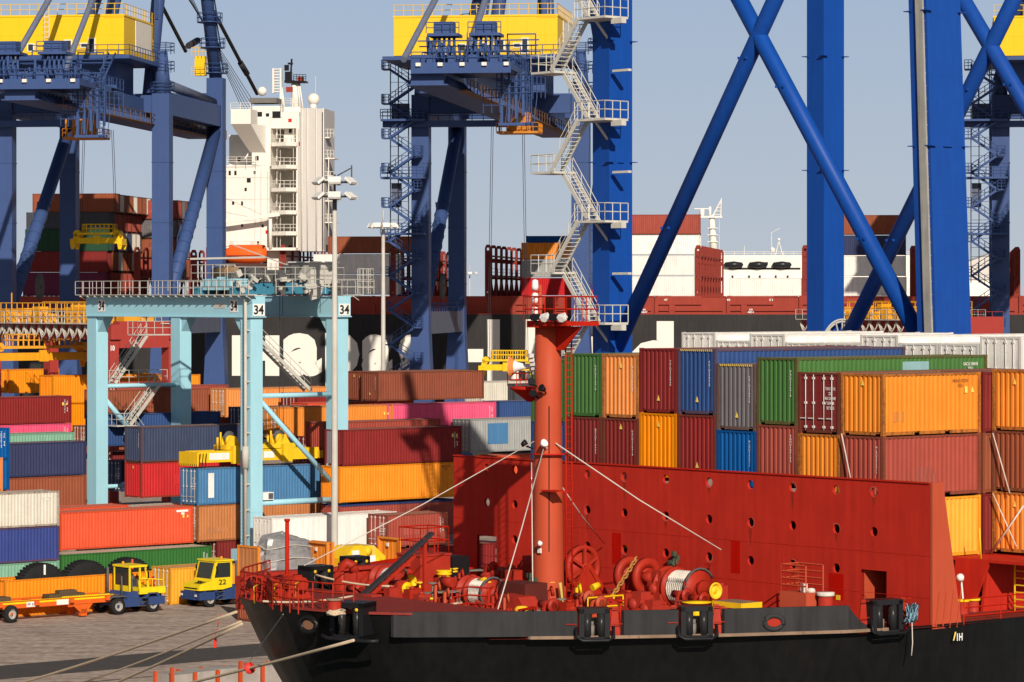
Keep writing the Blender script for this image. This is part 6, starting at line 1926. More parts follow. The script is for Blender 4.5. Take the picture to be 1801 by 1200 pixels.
q.add(vs, [(j * nu + i, j * nu + (i + 1) % nu, (j + 1) * nu + (i + 1) % nu, (j + 1) * nu + i) for j in range(nv - 1) for i in range(nu)] + [tuple((nv - 1) * nu + i for i in range(nu))])
o = q.build('tarpaulin_heap', TARP, None, G(aF + 3.2, NF + 1.22, 3.25), TH)
tag(o, 'lumpy cargo wrapped in silver grey tarpaulin and tied with cords', 'wrapped cargo')
q = MB()
for z, k_ in ((0.9, 0.97), (1.75, 0.86)):
    q.path([(2.3 * k_ * math.cos(R(a)) / max(abs(math.cos(R(a))) ** 4 + abs(math.sin(R(a))) ** 4, 1e-6) ** .25, 1.12 * k_ * math.sin(R(a)) / max(abs(math.cos(R(a))) ** 4 + abs(math.sin(R(a))) ** 4, 1e-6) ** .25, z + .12 * math.sin(3 * R(a))) for a in range(0, 360, 12)], 0.03, 4, True)
q.build('cord', ROPEW, o)
o = empty('yellow_machine', 'yellow eight-sided machine with steel straps on the right-hand flat rack', 'machine', G(aF + 9.6, NF + 1.22, 3.25), TH)
q = MB()
oc = [(-2.2, 0.1), (-2.2, 0.7), (-1.2, 1.5), (0.5, 1.5), (1.5, 0.7), (1.5, 0.1)]
q.prism(oc, (1, 0, 0), (0, 0, 1), (0, 2.1, 0), (0, -1.05, 0)); q.prism([(-1.9, .7), (-1.1, 1.58), (-.4, 1.58), (.1, .7)], (1, 0, 0), (0, 0, 1), (0, .2, 0), (-.3, -1.25, 0))
q.build('body', YEL, o)
q = MB()
for x in (-0.9, 0.4): q.box(x, -1.09, 0.1, x + .07, -1.05, 1.52); q.box(x, -1.05, 1.49, x + .07, 1.05, 1.53)
q.build('strap', GALV, o)
q = MB(); q.box(-1.6, -1.30, 0.95, -1.0, -1.25, 1.25); q.box(0.0, -1.1, 0.3, 0.6, -1.05, 0.8); q.build('panel', PLATE, o)
for x, z in ((0.0, 1.1), (0.9, .35)):
    q = MB(); q.lathe([(0, -.1), (.26, -.1), (.26, 0)], (x, -1.05, z), (0, 1, 0), 12); q.build('knob', YEL, o)

# ------------------------------------------------------------------ quay edge cradle and mooring ropes
GR_ = paint('cradle_red', (0.50, 0.07, 0.02), .6, rust=.2)
cr = empty('steel_cradle', 'orange steel frame holding pale concrete slabs at the bottom left', 'cradle', ground(300, 1222), TH)
b = MB(); 
for k in range(6): b.box(0.2 + k * 1.55, 0.1, 0.1, 1.55 + k * 1.55, 1.6, 1.05 + 0.05 * (k % 3))
b.build('slab', paint('pale_concrete', (0.34, 0.31, 0.28), 0.9, var=0.4, rust=0.3), cr)
for k in range(6):
    b = MB(); b.box(k * 1.55 + 0.02, -0.05, 0, k * 1.55 + 0.22, 0.1, 1.12 if k % 3 else 1.5); b.build('post', GR_, cr)
    b = MB(); b.box(k * 1.55 + 0.02, 1.6, 0, k * 1.55 + 0.2, 1.75, 1.15); b.build('post', GR_, cr)

def rope(label, p, q_, r=0.05, sag=0.25, mat=None):
    n = 14
    b = MB(); b.path([p.lerp(q_, i / n) - Vector((0, 0, sag * 4 * (i / n) * (1 - i / n))) for i in range(n + 1)], r, 6)
    return tag(b.build('mooring_rope', mat or ROPE), label, 'rope', 'mooring ropes of the near ship')
def BW(s, side, z):
    e_ = edge(s, side)
    return W((e_.x, e_.y, z))
rope('topmost mooring rope running from the bow tip to the lower left corner', W(SL(416, -4.0, 9.35)), ground(-170, 1256), 0.06)
rope('thin mooring rope, upper of the close pair from the bow', W(SL(424, -3.6, 9.0)), ground(-80, 1272), 0.045)
rope('thicker mooring rope, lower of the close pair from the bow', W(SL(426, -3.2, 8.95)), ground(-20, 1286), 0.06)
r4 = rope('mooring rope running from the black bow fairlead past the red guard', W(SL(622, 6.1, 9.15)), ground(-60, 1282), 0.062)
GR = paint('guard_red', (0.62, 0.03, 0.02), 0.5)
p0, p1 = W(SL(622, 6.1, 9.15)), ground(-60, 1282)
t_ = 0.212
gp = p0.lerp(p1, t_) - Vector((0, 0, 0.25 * 4 * t_ * (1 - t_)))
b = MB(); b.lathe([(0, -0.03), (0.24, -0.02), (0.24, 0.02), (0, 0.03)], (0, 0, 0), (p1 - p0), 18)
o = b.build('rat_guard', GR, None, gp); tag(o, 'red disc guard on the mooring rope below the bow', 'rat guard')
b = MB(); b.tube(gp + Vector((0, 0, 0.3)), W(SL(498, 2.5, 9.9)), 0.018, 4); tag(b.build('guard_line', STAY), 'thin line holding the red disc guard up to the bow rail', 'line')
b = MB(); b.box(-0.06, -0.06, -0.5, 0.06, 0.06, 0.0); b.tube((0, 0, 0), (0.25, 0, 0.9), 0.012, 4)
o = b.build('rope_tag', GR, None, ground(0, 1000).lerp(ground(0, 1000), 0) * 0 + (W(SL(424, -3.6, 9.0)).lerp(ground(-80, 1272), 0.072) + Vector((0, 0, -0.2)))); tag(o, 'small red float hanging from the pair of ropes', 'float')
# ------------------------------------------------------------------ foredeck gear of the near ship (all fixed to it)
DZ = 8.9
PZ = 9.92
WRED = paint('winch_red', (0.36, 0.026, 0.013), 0.5, var=0.2, rust=0.16, scale=2.0)

def at(p, z=None):
    v = Vector(p)
    if z is not None: v.z = z
    return v

def vent(p, h=1.15, r0=0.42, r1=0.27):
    b = MB(); b.lathe([(r0, 0), (r0 * .97, 0.06), (r1, h * 0.72), (0, h * 0.72)], (0, 0, 0), (0, 0, 1), 20); o = b.build('mushroom_vent', WRED, ship, p)
    b = MB(); b.lathe([(r1 * .9, h * .70), (r1 * .92, h * .82), (r1 * 1.12, h * .84), (r1 * 1.15, h * .88), (r1 * .92, h * .92), (r1 * 1.2, h * .97), (r1 * 1.1, h), (0, h)], (0, 0, 0), (0, 0, 1), 20); b.build('cap', YEL, o)
    return o
vent(SG(781, 1053), 1.25, .45, .3); vent(SG(794, 1046), 1.2, .4, .28); vent(SG(968, 1074), 1.25, 0.44, 0.30)

def bollard(p, h=0.55, r=0.24, top=None):
    b = MB(); b.lathe([(r * 1.1, 0), (r, 0.05), (r, h * .9), (0, h * .9)], (0, 0, 0), (0, 0, 1), 16); o = b.build('bollard', WRED, ship, p)
    b = MB(); b.lathe([(r * 1.2, h * .88), (r * 1.25, h * .93), (r * 1.2, h), (0, h)], (0, 0, 0), (0, 0, 1), 16); b.build('cap', top or STRIPM, o)
    return o
bollard(SL(588, 4.0, PZ), 0.62, 0.26); bollard(SG(715, 1076), 0.42, 0.30, YEL); bollard(SG(757, 1071), 0.48, 0.28, YEL)
bollard(SG(818, 1078), 0.36, 0.3, WRED); bollard(SG(730, 1022), 0.5, 0.26, YEL); bollard(SL(1452, 11.0, DZ), 1.2, 0.3, ROPEW)
bollard(SG(1693, 1086, 8.75), 0.75, 0.24, YEL); bollard(SG(1712, 1082, 8.75), 0.7, 0.24, YEL)

# bow rails, jack staff and gear
b = MB()
pts = [edge(s, -1, 0.15) + Vector((0, 0, PZ)) for s in (18.0, 19.5, 21.0, 22.0)] + [Vector((-22.9, 0, PZ))] + [edge(22.8, 1, 0.12) + Vector((0, 0, PZ)), edge(22.3, 1, 0.12) + Vector((0, 0, PZ))]
b.rail(pts, 1.05, 0.035, 0.55, 3)
b.rail([SL(470, -1.0, PZ), SL(480, 1.0, PZ), SL(525, 3.0, PZ)], 1.1, 0.035, 0.6, 2)
b.build('bow_railing', WRED, ship)
b = MB(); b.tube(SL(505, -3.0, PZ), SL(505, -3.0, 13.0), 0.085, 8); b.tube(SL(505, -3, 12.98), SL(505, -3, 13.08), 0.12, 8); b.build('jack_staff', RED, ship)
b = MB()
for x0, x1 in ((500, 545), (455, 492)):
    p, q_ = SL(x0, -2.2, PZ), SL(x1, -2.2, PZ)
    u = (q_ - p)
    b.prism([(0, 0), (1, 0), (0.62, 0.95), (0.35, 0.95)], u, (0, 0, 1), (0, -0.1, 0), p); b.prism([(0, 0), (1, 0), (0.62, 0.95), (0.35, 0.95)], u, (0, 0, 1), (0, -0.1, 0), p + Vector((0.1, 0.8, 0)))
    b.tube(p + u * 0.5 + Vector((0, -.4, .6)), p + u * .5 + Vector((0, 1.2, .6)), 0.28, 12)
b.build('bow_roller_stand', WRED, ship)
b = MB()
for x in (447, 483, 500, 520): b.path([SL(x, -1.2, PZ + 0.05), SL(x, -1.2, PZ + 0.7), SL(x + 7, -1.4, PZ + 0.75)], 0.035, 5)
b.build('yellow_lever', YEL, ship)

def chock(p, wd, h, dep=0.5, mat=BLK, dots=True):
    b = MB()
    b.box(-wd / 2, -dep, 0, -wd / 2 + 0.2, dep, h); b.box(wd / 2 - 0.2, -dep, 0, wd / 2, dep, h); b.box(-wd / 2, -dep, h - 0.18, wd / 2, dep, h + 0.02); b.box(-wd / 2, -dep, -0.02, wd / 2, dep, 0.12)
    o = b.build('fairlead', mat, ship, p)
    b = MB()
    for x in (-wd * 0.23, wd * 0.23): b.tube((x, -dep * .6, 0.12), (x, -dep * .6, h - 0.18), 0.17, 12)
    b.build('roller', paint('roller_black', (0.022, 0.021, 0.022), 0.3), o)
    if dots:
        for x in (-wd * .3, wd * .3):
            b = MB(); b.lathe([(0, 0), (0.07, 0.0), (0.07, 0.03), (0, 0.03)], (x, -dep - 0.005, h * .82), (0, -1, 0), 12); b.build('grease_cap', YEL, o)
    return o
def side_chock(x0, x1, z0, h):
    s_ = (sx(x0) + sx(x1)) / 2
    e0, e1 = edge(sx(x0)), edge(sx(x1))
    u = e1 - e0
    o = chock((e0 + e1) / 2 + Vector((0, 0.32, z0)), u.length, h, 0.42, paint('fairlead_black', (0.018, 0.018, 0.02), 0.35), False)
    o.rotation_euler = (0, 0, math.atan2(u.y, u.x))
    b = MB()
    wd = u.length
    b.path([(-wd / 2 - .12, -0.45, h * .42), (-wd / 2 - .12, -.62, 0.12), (-wd / 2 + .1, -.66, 0.0), (wd / 2 - .1, -.66, 0.0), (wd / 2 + .12, -.62, 0.12), (wd / 2 + .12, -.45, h * .42)], 0.07, 8); b.build('guide_bar', BLK, o)
    b = MB(); b.tube((-wd * .1, -0.1, .12), (-wd * .1, -0.1, .55), .16, 10); b.box(-.2, .3, .1, .25, .42, .8); b.build('pedestal_roller', STEEL, o)
    for k in (-1, 1):
        b = MB(); b.prism([(0, 0), (.45, 0), (.3, h + .05), (.1, h + .05)], (k, 0, 0), (0, 0, 1), (0, 0.08, 0), (k * (wd / 2 + .02), -.1, 0.0)); b.tube((k * (wd / 2 + .1), -.3, h), (k * (wd / 2 + .5), -.3, h), .02, 4); b.tube((k * (wd / 2 + .1), -.3, h * .5), (k * (wd / 2 + .5), -.3, h * .5), .02, 4)
        b.build('gap_bracket', WRED, o)
    return o
side_chock(1026, 1080, 8.86, 1.2); side_chock(1204, 1260, 8.86, 1.22); side_chock(1535, 1588, 8.8, 1.3)
o = chock(SL(555, -6.0, PZ - 0.25), 1.2, 1.12, 0.45); o = chock(SL(624, -9.2, DZ + 0.75), 1.0, 1.1, 0.45)
e0, e1 = edge(sx(594)), edge(sx(654))
o = chock((e0 + e1) / 2 + Vector((0, 0.1, 8.95)), 1.45, 1.35, 0.55); o.rotation_euler = (0, 0, math.atan2((e1 - e0).y, (e1 - e0).x))
b = MB(); b.path([(-.95, -.75, .12), (-.7, -.8, 0), (.95, -.8, -.05), (1.5, -.75, -.02)], 0.08, 8); b.build('guide_bar', BLK, o)

def ring(x, y, r, mat):
    s_ = sx(x); c = edge(s_); t2 = edge(s_ - 0.2) - edge(s_ + 0.2); t2.normalize()
    zz = CZ - (y - HY) * (W(c).y) / FP
    b = MB(); b.path([c + Vector((0, 0, zz)) + t2 * r * math.cos(R(a)) * 1.15 + Vector((0, 0, r * 0.8 * math.sin(R(a)))) for a in range(0, 360, 15)], 0.11, 8, True)
    o = b.build('oval_fairlead', mat, ship)
    nn = Vector((t2.y, -t2.x, 0)) * -1
    if nn.y > 0: nn = -nn
    b = MB(); vs = [c + nn * 0.02 + Vector((0, 0, zz)) + t2 * r * math.cos(R(a)) * 1.1 + Vector((0, 0, r * 0.75 * math.sin(R(a)))) for a in range(0, 360, 20)]
    b.add(vs, [tuple(range(len(vs)))]); b.build('opening', WRED if x > 1000 else paint('rust_opening', (0.2, 0.1, 0.06), .8), o)
ring(1361, 1095, 0.33, CHAR); ring(543, 1099, 0.36, BLACK)

# gooseneck vent, boom, deck house
b = MB(); c = SL(597, -4.4, DZ); b.path([c, c + Vector((0, 0, 1.7)), c + Vector((0.06, -.05, 1.95)), c + Vector((.25, -.2, 2.1)), c + Vector((.45, -.33, 2.0)), c + Vector((.5, -.38, 1.7))], 0.21, 12); b.build('gooseneck_vent', WRED, ship)
p, q_ = SL(634, -2.5, 9.75), SL(760, -2.5, 12.2)
b = MB(); b.beam(p, q_, 0.3, 0.12); bm = b.build('stowed_boom', paint('boom_dark', (0.035, 0.03, 0.035), .6), ship)
b = MB(); e = Vector((0, 0, -0.3)); b.beam(p + e, q_.lerp(p, .25) + e, 0.14, 0.14)
for k in range(9): b.beam(p.lerp(q_, .08 * k) + (e if k % 2 else Vector()), p.lerp(q_, .08 * (k + 1)) + (Vector() if k % 2 else e), .06, .06)
b.box(p.x - .5, p.y - .4, DZ, p.x + .3, p.y + .4, 9.85); b.beam(q_ - Vector((.4, 0, .2)), Vector((q_.x - .4, q_.y, 9.2)), .14, .14); b.build('lattice', WRED, bm)
c = SL(745, -8.2, DZ)
b = MB(); b.box(c.x - .75, c.y - .7, DZ, c.x + .95, c.y + .9, 10.75); b.box(c.x - .8, c.y - .75, 10.72, c.x + 1.0, c.y + .95, 10.8); dh = b.build('deck_locker', WRED, ship)
b = MB(); b.rail([(c.x - .7, c.y - .65, 10.8), (c.x + .9, c.y - .65, 10.8), (c.x + .9, c.y + .85, 10.8), (c.x - .7, c.y + .85, 10.8)], 1.15, 0.028, .8, 2, True); b.build('railing', RED, dh)
b = MB(); b.box(c.x + 1.2, c.y - .5, DZ, c.x + 2.2, c.y + .6, 10.6); b.lathe([(0, 0), (.3, 0), (.3, .3), (0, .3)], (c.x + 1.0, c.y - .2, 9.6), (-1, 0, 0), 12); b.build('black_locker', BLK, ship)
b = MB(); b.box(-19, 8.4, DZ, -9, 8.8, 10.3); b.box(-18.5, 8.2, 10.25, -8.5, 8.9, 10.4)
for k in range(9): b.box(-18.4 + 1.1 * k, 8.3, DZ, -18.3 + 1.1 * k, 8.42, 10.25)
b.build('port_girder', WRED, ship)

def winch(p, drum_r=0.62, drum_w=1.3, rope=ROPEW, fl=0.85, cone=True, disc=0.33, flip=1, gap=0.0, hz=0.95):
    """axis athwartships; starboard is local -y"""
    o = empty('mooring_winch', None, None); o.parent = ship; o.location = p
    b = MB(); r = drum_r
    prof = [(0, -drum_w / 2)]
    k = 14
    for i in range(k + 1): prof.append((r * (1 + 0.06 * math.sin(3.0 * i / k * math.pi) - .05 * (i / k)), -drum_w / 2 + drum_w * i / k))
    prof.append((0, drum_w / 2))
    b.lathe(prof, (0, 0, hz), (0, -1, 0), 28)
    b.build('rope_drum', rope, o)
    b = MB()
    for i in range(10):
        rr_ = r * 1.06
        b.path([(rr_ * math.cos(R(a)), drum_w / 2 - .06 - (drum_w - .12) * (i + a / 360) / 10, hz + rr_ * math.sin(R(a))) for a in range(0, 361, 20)], 0.035, 5)
    b.build('rope_turn', rope, o)
    b = MB()
    for y in (-drum_w / 2 - .06, drum_w / 2 + .06, drum_w / 2 + .55): b.lathe([(0, -.05), (fl, -.05), (fl, .05), (0, .05)], (0, y, hz), (0, -1, 0), 28)
    b.build('flange', WRED, o)
    b = MB(); b.lathe([(0, -.2), (r * .75, -.2), (r * .75, .2), (0, .2)], (0, drum_w / 2 + .3, hz), (0, -1, 0), 20); b.build('storage_drum', rope, o)
    b = MB()
    for y in (-drum_w / 2 - .28, drum_w / 2 + .72, drum_w / 2 + 1.5):
        b.prism([(-.7, -.1), (.7, -.1), (.3, hz + .2), (-.3, hz + .2)], (1, 0, 0), (0, 0, 1), (0, .14, 0), (0, y - .07, 0)); b.lathe([(0, -.14), (.3, -.14), (.3, .14), (0, .14)], (0, y, hz), (0, -1, 0), 14)
    b.box(-.9, drum_w / 2 + .8, 0, .6, drum_w / 2 + 1.5, .5); b.tube((0, drum_w / 2 + .7, hz), (0, drum_w / 2 + 1.9, hz), .38, 14); b.tube((-.5, drum_w / 2 + .9, hz + .35), (-.5, drum_w / 2 + 1.6, hz + .35), .22, 10)
    b.box(-1, -drum_w / 2 - .3, -.02, 1, drum_w / 2 + 1.6, .12)
    b.build('frame', WRED, o)
    b = MB(); b.path([(fl * 1.02 * math.cos(R(a)), -drum_w / 2 - .16, hz + fl * 1.02 * math.sin(R(a))) for a in range(30, 330, 20)], .05, 6); b.build('brake_band', DKG, o)
    if cone:
        y0 = -drum_w / 2 - .35
        b = MB(); b.lathe([(0.0, 0), (.40, 0), (.36, .12), (.27, .4), (.28, .55), (disc, .72)], (0, y0, hz), (0, -1, 0), 24); wc = b.build('warping_end', WRED, o)
        b = MB(); b.lathe([(disc, .71), (disc * 1.08, .74), (disc * 1.05, .80), (disc * .86, .80), (disc * .80, .70), (.12, .66), (.1, .72), (0, .72)], (0, y0, hz), (0, -1, 0), 24); b.build('rim_disc', YEL, wc)
    return o
p = SL(1208, 4.6, DZ); winch(p, 0.66, 1.25, hz=1.02)
p = SG(688, 1058); winch(p, 0.48, .5, fl=.62, disc=.30, hz=.92)
b = MB(); b.prism([(-.9, 0), (1.1, 0), (1.0, .8), (.5, 1.25), (-.3, 1.25), (-.8, .9)], (1, 0, 0), (0, 0, 1), (0, 1.1, 0), p + Vector((-.1, .9, 0))); b.build('gear_case', WRED, ship)
p = SG(850, 1076); winch(p, 0.52, .95, fl=.66, cone=False, hz=.8)
# curved red cover between that drum and the mast
p = SL(908, 3.6, DZ)
b = MB()
b.prism([(-1.0, 0), (1.0, 0), (1.0, .8), (.7, 1.15), (-.5, 1.2), (-1.0, .9)], (0, -1, 0), (0, 0, 1), (0.9, 0, 0), p + Vector((-.5, 0, 0)))
cv = b.build('winch_cover', WRED, ship)
b = MB()
for k in range(3): b.path([p + Vector((-.52, .6 - .55 * k + .2 * math.cos(R(a)), .7 + .2 * math.sin(R(a)))) for a in range(180, 361, 20)], .025, 5)
b.build('handle', WRED, cv)
b = MB(); b.box(p.x + 0.2, p.y - .3, DZ, p.x + 1.4, p.y + 1.4, 10.5); b.build('valve_box', paint('valve_dark_red', (0.10, 0.02, 0.015), .6), ship)
b = MB(); c = SL(850, -1, DZ); b.path([c + Vector((0, .3, 1.25)), c + Vector((0, -.1, 1.35)), c + Vector((0, -.4, 1.2))], .13, 8); b.tube(c, c + Vector((0, 0, 1.3)), .06, 6); b.build('yellow_lever', YEL, ship)
b = MB(); c0, c1, c2 = SL(795, 1.5, DZ), SL(822, 1.0, DZ), SL(860, 2.0, DZ); b.rail([c0, c1, c2], 1.35, .035, .9, 4); b.build('winch_railing', RED, ship)

# anchor windlass: big spoked wheel, brackets, chain wheels, chain
def windlass(x, t, r, hz):
    o = empty('anchor_windlass', None, None); o.parent = ship; o.location = SL(x, t, DZ)
    b = MB(); b.lathe([(r * .80, -.16), (r, -.16), (r, .16), (r * .80, .16), (r * .80, -.16)], (0, 0, hz), (0, -1, 0), 36); b.lathe([(0, -.12), (r * .8, -.04), (r * .8, .04), (0, .1)], (0, 0.06, hz), (0, -1, 0), 24); b.build('gear_wheel', WRED, o)
    b = MB()
    for k in range(6): b.beam((.1 * math.cos(R(60 * k + 30)), -.16, hz + .1 * math.sin(R(60 * k + 30))), (r * .86 * math.cos(R(60 * k + 30)), -.16, hz + r * .86 * math.sin(R(60 * k + 30))), .12, .1, (0, 1, 0))
    b.lathe([(0, 0), (.2, 0), (.2, .12), (0, .12)], (0, -.16, hz), (0, -1, 0), 16); b.build('spoke', WRED, o)
    b = MB()
    b.prism([(-r * 1.0, 0), (r * 1.15, 0), (r * 1.15, .45), (.15, hz + .12), (-.15, hz + .12), (-r, .45)], (1, 0, 0), (0, 0, 1), (0, .12, 0), (0, -.42, 0))
    b.beam((-r * .9, -.45, .3), (-.05, -.45, hz), .14, .08, (0, 1, 0)); b.beam((r * 1.0, -.45, .3), (.05, -.45, hz), .14, .08, (0, 1, 0)); b.beam((-r, -.45, .25), (r * 1.1, -.45, .25), .12, .08, (0, 1, 0))
    b.build('bracket', WRED, o)
    b = MB(); b.path([(.35 + .15 * math.cos(R(a)), -.6, .3 + .1 * math.sin(R(a))) for a in range(0, 360, 30)], .05, 6, True); b.path([(-.45 + .15 * math.cos(R(a)), -.6, .3 + .1 * math.sin(R(a))) for a in range(0, 360, 30)], .05, 6, True); b.build('hand_wheel', RED, o)
    return o
windlass(1024, -1.2, 0.95, 1.55)
for x, t_, r_ in ((1106, 1.2, .78), (1138, 2.4, .80)):
    b = MB(); c = SL(x, t_, DZ + 1.35)
    b.lathe([(r_ * .55, -.12), (r_, -.14), (r_, .14), (r_ * .55, .12), (r_ * .55, -.12)], c, (0, -1, 0), 28); b.lathe([(0, -.05), (r_ * .6, -.05), (r_ * .6, .05), (0, .05)], c, (0, -1, 0), 20); b.lathe([(0, 0), (.25, 0), (.3, .3), (.18, .5), (0, .5)], c, (0, -1, 0), 14)
    b.box(c.x - .6, c.y - .3, DZ, c.x + .5, c.y + .25, DZ + .7); b.prism([(-.5, 0), (.5, 0), (.2, 1.3), (-.2, 1.3)], (1, 0, 0), (0, 0, 1), (0, .12, 0), (c.x, c.y - .3, DZ))
    b.build('chain_wheel', WRED, ship)
CHN = paint('rusty_chain', (0.42, 0.19, 0.05), .6, var=.4, rust=.15)
b = MB()
p, q_ = SL(1078, 3.0, DZ + .75), SL(1120, 1.7, DZ + 2.1)
n_ = 11
for i in range(n_):
    c = p.lerp(q_, (i + .5) / n_); d_ = (q_ - p).normalized(); s_ = d_.cross(Vector((0, 0, 1))).normalized() if i % 2 else d_.cross(d_.cross(Vector((0, 0, 1)))).normalized()
    b.path([c + d_ * .17 * math.cos(R(a)) + s_ * .09 * math.sin(R(a)) for a in range(0, 360, 45)], .045, 6, True)
b.build('anchor_chain', CHN, ship)
b = MB(); c = SL(1076, 3.1, DZ + .7); b.tube(c - Vector((.2, .2, 0)), c + Vector((.2, .2, 0)), .14, 10); c2 = SL(1048, 1.0, DZ + .9); b.tube(c2 - Vector((.2, 0, 0)), c2 + Vector((.15, 0, .1)), .15, 8); b.build('chain_stopper', YEL, ship)
b = MB(); b.rail([SL(1034, 6.5, DZ + .75), SL(1096, 6.5, DZ + .75)], .42, .035, 1.4, 1); b.tube(SL(1034, 6.5, DZ + .78), SL(1096, 6.5, DZ + .78), .035, 5); b.build('yellow_guard', YEL, ship)
b = MB(); c = SL(1120, 8.2, DZ + .35); b.path([c + Vector((.0, .4 * math.cos(R(a)), .32 * math.sin(R(a)))) for a in range(0, 360, 20)], .16, 10, True); b.build('pipe_ring', RED, ship)
b = MB(); c = SL(1292, 8.5, DZ + .5)
b.box(c.x - .5, c.y - .9, DZ + .75, c.x + .6, c.y + .7, DZ + .82); pf = b.build('step_platform', STRIPM, ship)
b = MB(); b.box(c.x - .55, c.y - .95, DZ + .60, c.x - .5, c.y + .75, DZ + .82); b.box(c.x - .5, c.y - .98, DZ + .60, c.x + .6, c.y - .9, DZ + .82); b.box(c.x - .8, c.y - 1.1, DZ + .22, c.x + .6, c.y - .7, DZ + .30)
for k in (-.5, .05, .55): b.box(c.x + k, c.y - .95, DZ, c.x + k + .08, c.y - .88, DZ + .7)
b.box(c.x - .55, c.y + .6, DZ, c.x - .47, c.y + .7, DZ + .7); b.build('edge_frame', YEL, pf)
b = MB(); c = SL(1225, 9.0, DZ); b.lathe([(0, .95), (.6, .95), (.62, 1.0), (0, 1.02)], c, (0, 0, 1), 18); b.tube(c, c + Vector((0, 0, .95)), .2, 8); b.build('pedestal_cap', YEL, ship)
# red crate with rails by the breakwater, and odds and ends
c = SL(1411, 9.8, DZ)
b = MB(); b.box(c.x - .6, c.y - .8, DZ, c.x + .5, c.y + .7, DZ + 1.15); ct = b.build('deck_crate', MASTRED, ship)
b = MB(); b.rail([(c.x - .55, c.y - .75, DZ + 1.15), (c.x - .55, c.y + .65, DZ + 1.15), (c.x + .45, c.y + .65, DZ + 1.15), (c.x + .45, c.y - .75, DZ + 1.15)], 1.1, .035, 1.5, 4); b.build('railing', MASTRED, ct)
b = MB(); b.box(c.x - .3, c.y - .4, DZ + 1.15, c.x - .1, c.y - .2, DZ + 1.5); b.lathe([(0, 0), (.2, 0), (.15, .15), (0, .18)], (c.x, c.y - .5, DZ + 1.15), (0, 0, 1), 10); b.build('rag_pile', ROPEW, ct)
b = MB(); b.rail([SL(1517, 13.9, 8.85), SL(1537, 13.9, 8.85)], 1.1, .03, .4, 4); b.build('gap_railing', MASTRED, ship)
b = MB(); b.prism([(-.12, 0), (.12, 0), (.12, .2), (-.12, .2)], (0, -1, 0), (0, 0, 1), (-.01, 0, 0), (BX0 - .012, -10.0, 9.6)); b.build('yellow_sign', YEL, wall)
b = MB(); c = SL(1690, 12.0, 10.4); b.lathe([(0, 0), (.15, .02), (.17, .22), (.07, .3), (0, .3)], c, (-.8, -.5, -.2), 12); b.tube(c, Vector((c.x + .2, c.y, 8.9)), .05, 5); b.build('deck_lamp', LAMPW, ship)
text('hull_mark', '1H', LETTER, ship, SL(1688, 15.41, 8.42), (1, 0, 0), (0, 0, 1), .34, .3, .03)
b = MB(); c = SL(1676, 15.42, 8.3); b.prism([(0, 0), (.07, 0), (.19, .34), (.12, .34)], (1, 0, 0), (0, 0, 1), (0, -.01, 0), c); b.build('hull_mark_stripe', STICK, ship)
# pipework and small fittings scattered over the foredeck
rr = random.Random(4)
for k in range(96):
    s_ = rr.uniform(4.2, 17); t_ = rr.uniform(-10, min(8.5, hb(s_) - 2.4))
    if abs(t_) < 1.4 and 7.5 < s_ < 11: continue
    b = MB(); z = DZ
    kind = k % 6
    if kind == 0:
        h = rr.uniform(.5, 1.25); w_ = rr.uniform(.2, .45)
        b.box(-s_ - w_, -t_ - w_ * .7, z, -s_ + w_, -t_ + w_ * .7, z + h); b.box(-s_ - w_ * .6, -t_ - w_ * .75, z + h * .3, -s_ + w_ * .6, -t_ - w_ * .6, z + h * .8); b.lathe([(0, 0), (.12, 0), (.12, .1), (0, .1)], (-s_, -t_, z + h), (0, 0, 1), 10)
    elif kind == 1: b.path([(-s_, -t_, z), (-s_, -t_, z + 1.2), (-s_ + .25, -t_ + .1, z + 1.35), (-s_ + .35, -t_ + .1, z + 1.0)], .08, 6)
    elif kind == 2:
        x2, y2 = -s_ + rr.uniform(1, 3), -t_ + rr.uniform(-.5, .5); hh = rr.uniform(.3, .9)
        b.path([(-s_, -t_, z), (-s_, -t_, z + hh), (x2, y2, z + hh), (x2, y2, z)], .055, 6); b.path([(-s_, -t_ - .18, z), (-s_, -t_ - .18, z + hh), (x2, y2 - .18, z + hh), (x2, y2 - .18, z)], .04, 6)
    elif kind == 3: b.lathe([(.24, 0), (.2, .7), (.3, .74), (.3, .85), (.2, .95), (0, .97)], (-s_, -t_, z), (0, 0, 1), 12)
    elif kind == 4:
        b.prism([(-.5, 0), (.5, 0), (.16, 1.1), (-.16, 1.1)], (1, 0, 0), (0, 0, 1), (0, .1, 0), (-s_, -t_, z)); b.tube((-s_, -t_ - .35, z + .95), (-s_, -t_ + .5, z + .95), .16, 12); b.lathe([(0, 0), (.3, 0), (.3, .08), (0, .08)], (-s_, -t_ - .35, z + .95), (0, 1, 0), 16)
    else:
        b.tube((-s_, -t_, z), (-s_, -t_, z + 1.0), .04, 6); b.path([(-s_ + .2 * math.cos(R(a)), -t_ + .2 * math.sin(R(a)), z + 1.0) for a in range(0, 360, 36)], .025, 5, True); b.tube((-s_ - .2, -t_, z + 1), (-s_ + .2, -t_, z + 1), .02, 4); b.tube((-s_, -t_ - .2, z + 1), (-s_, -t_ + .2, z + 1), .02, 4)
    b.build(('valve_box', 'vent_pipe', 'deck_pipe', 'deck_socket', 'fairlead_roller', 'hand_wheel')[kind], (WRED, RED, MASTRED, DECKRED, STEEL)[(0, 0, 1, 0, 2, 3, 0, 0, 4)[k % 9]] if k % 17 else YEL, ship)
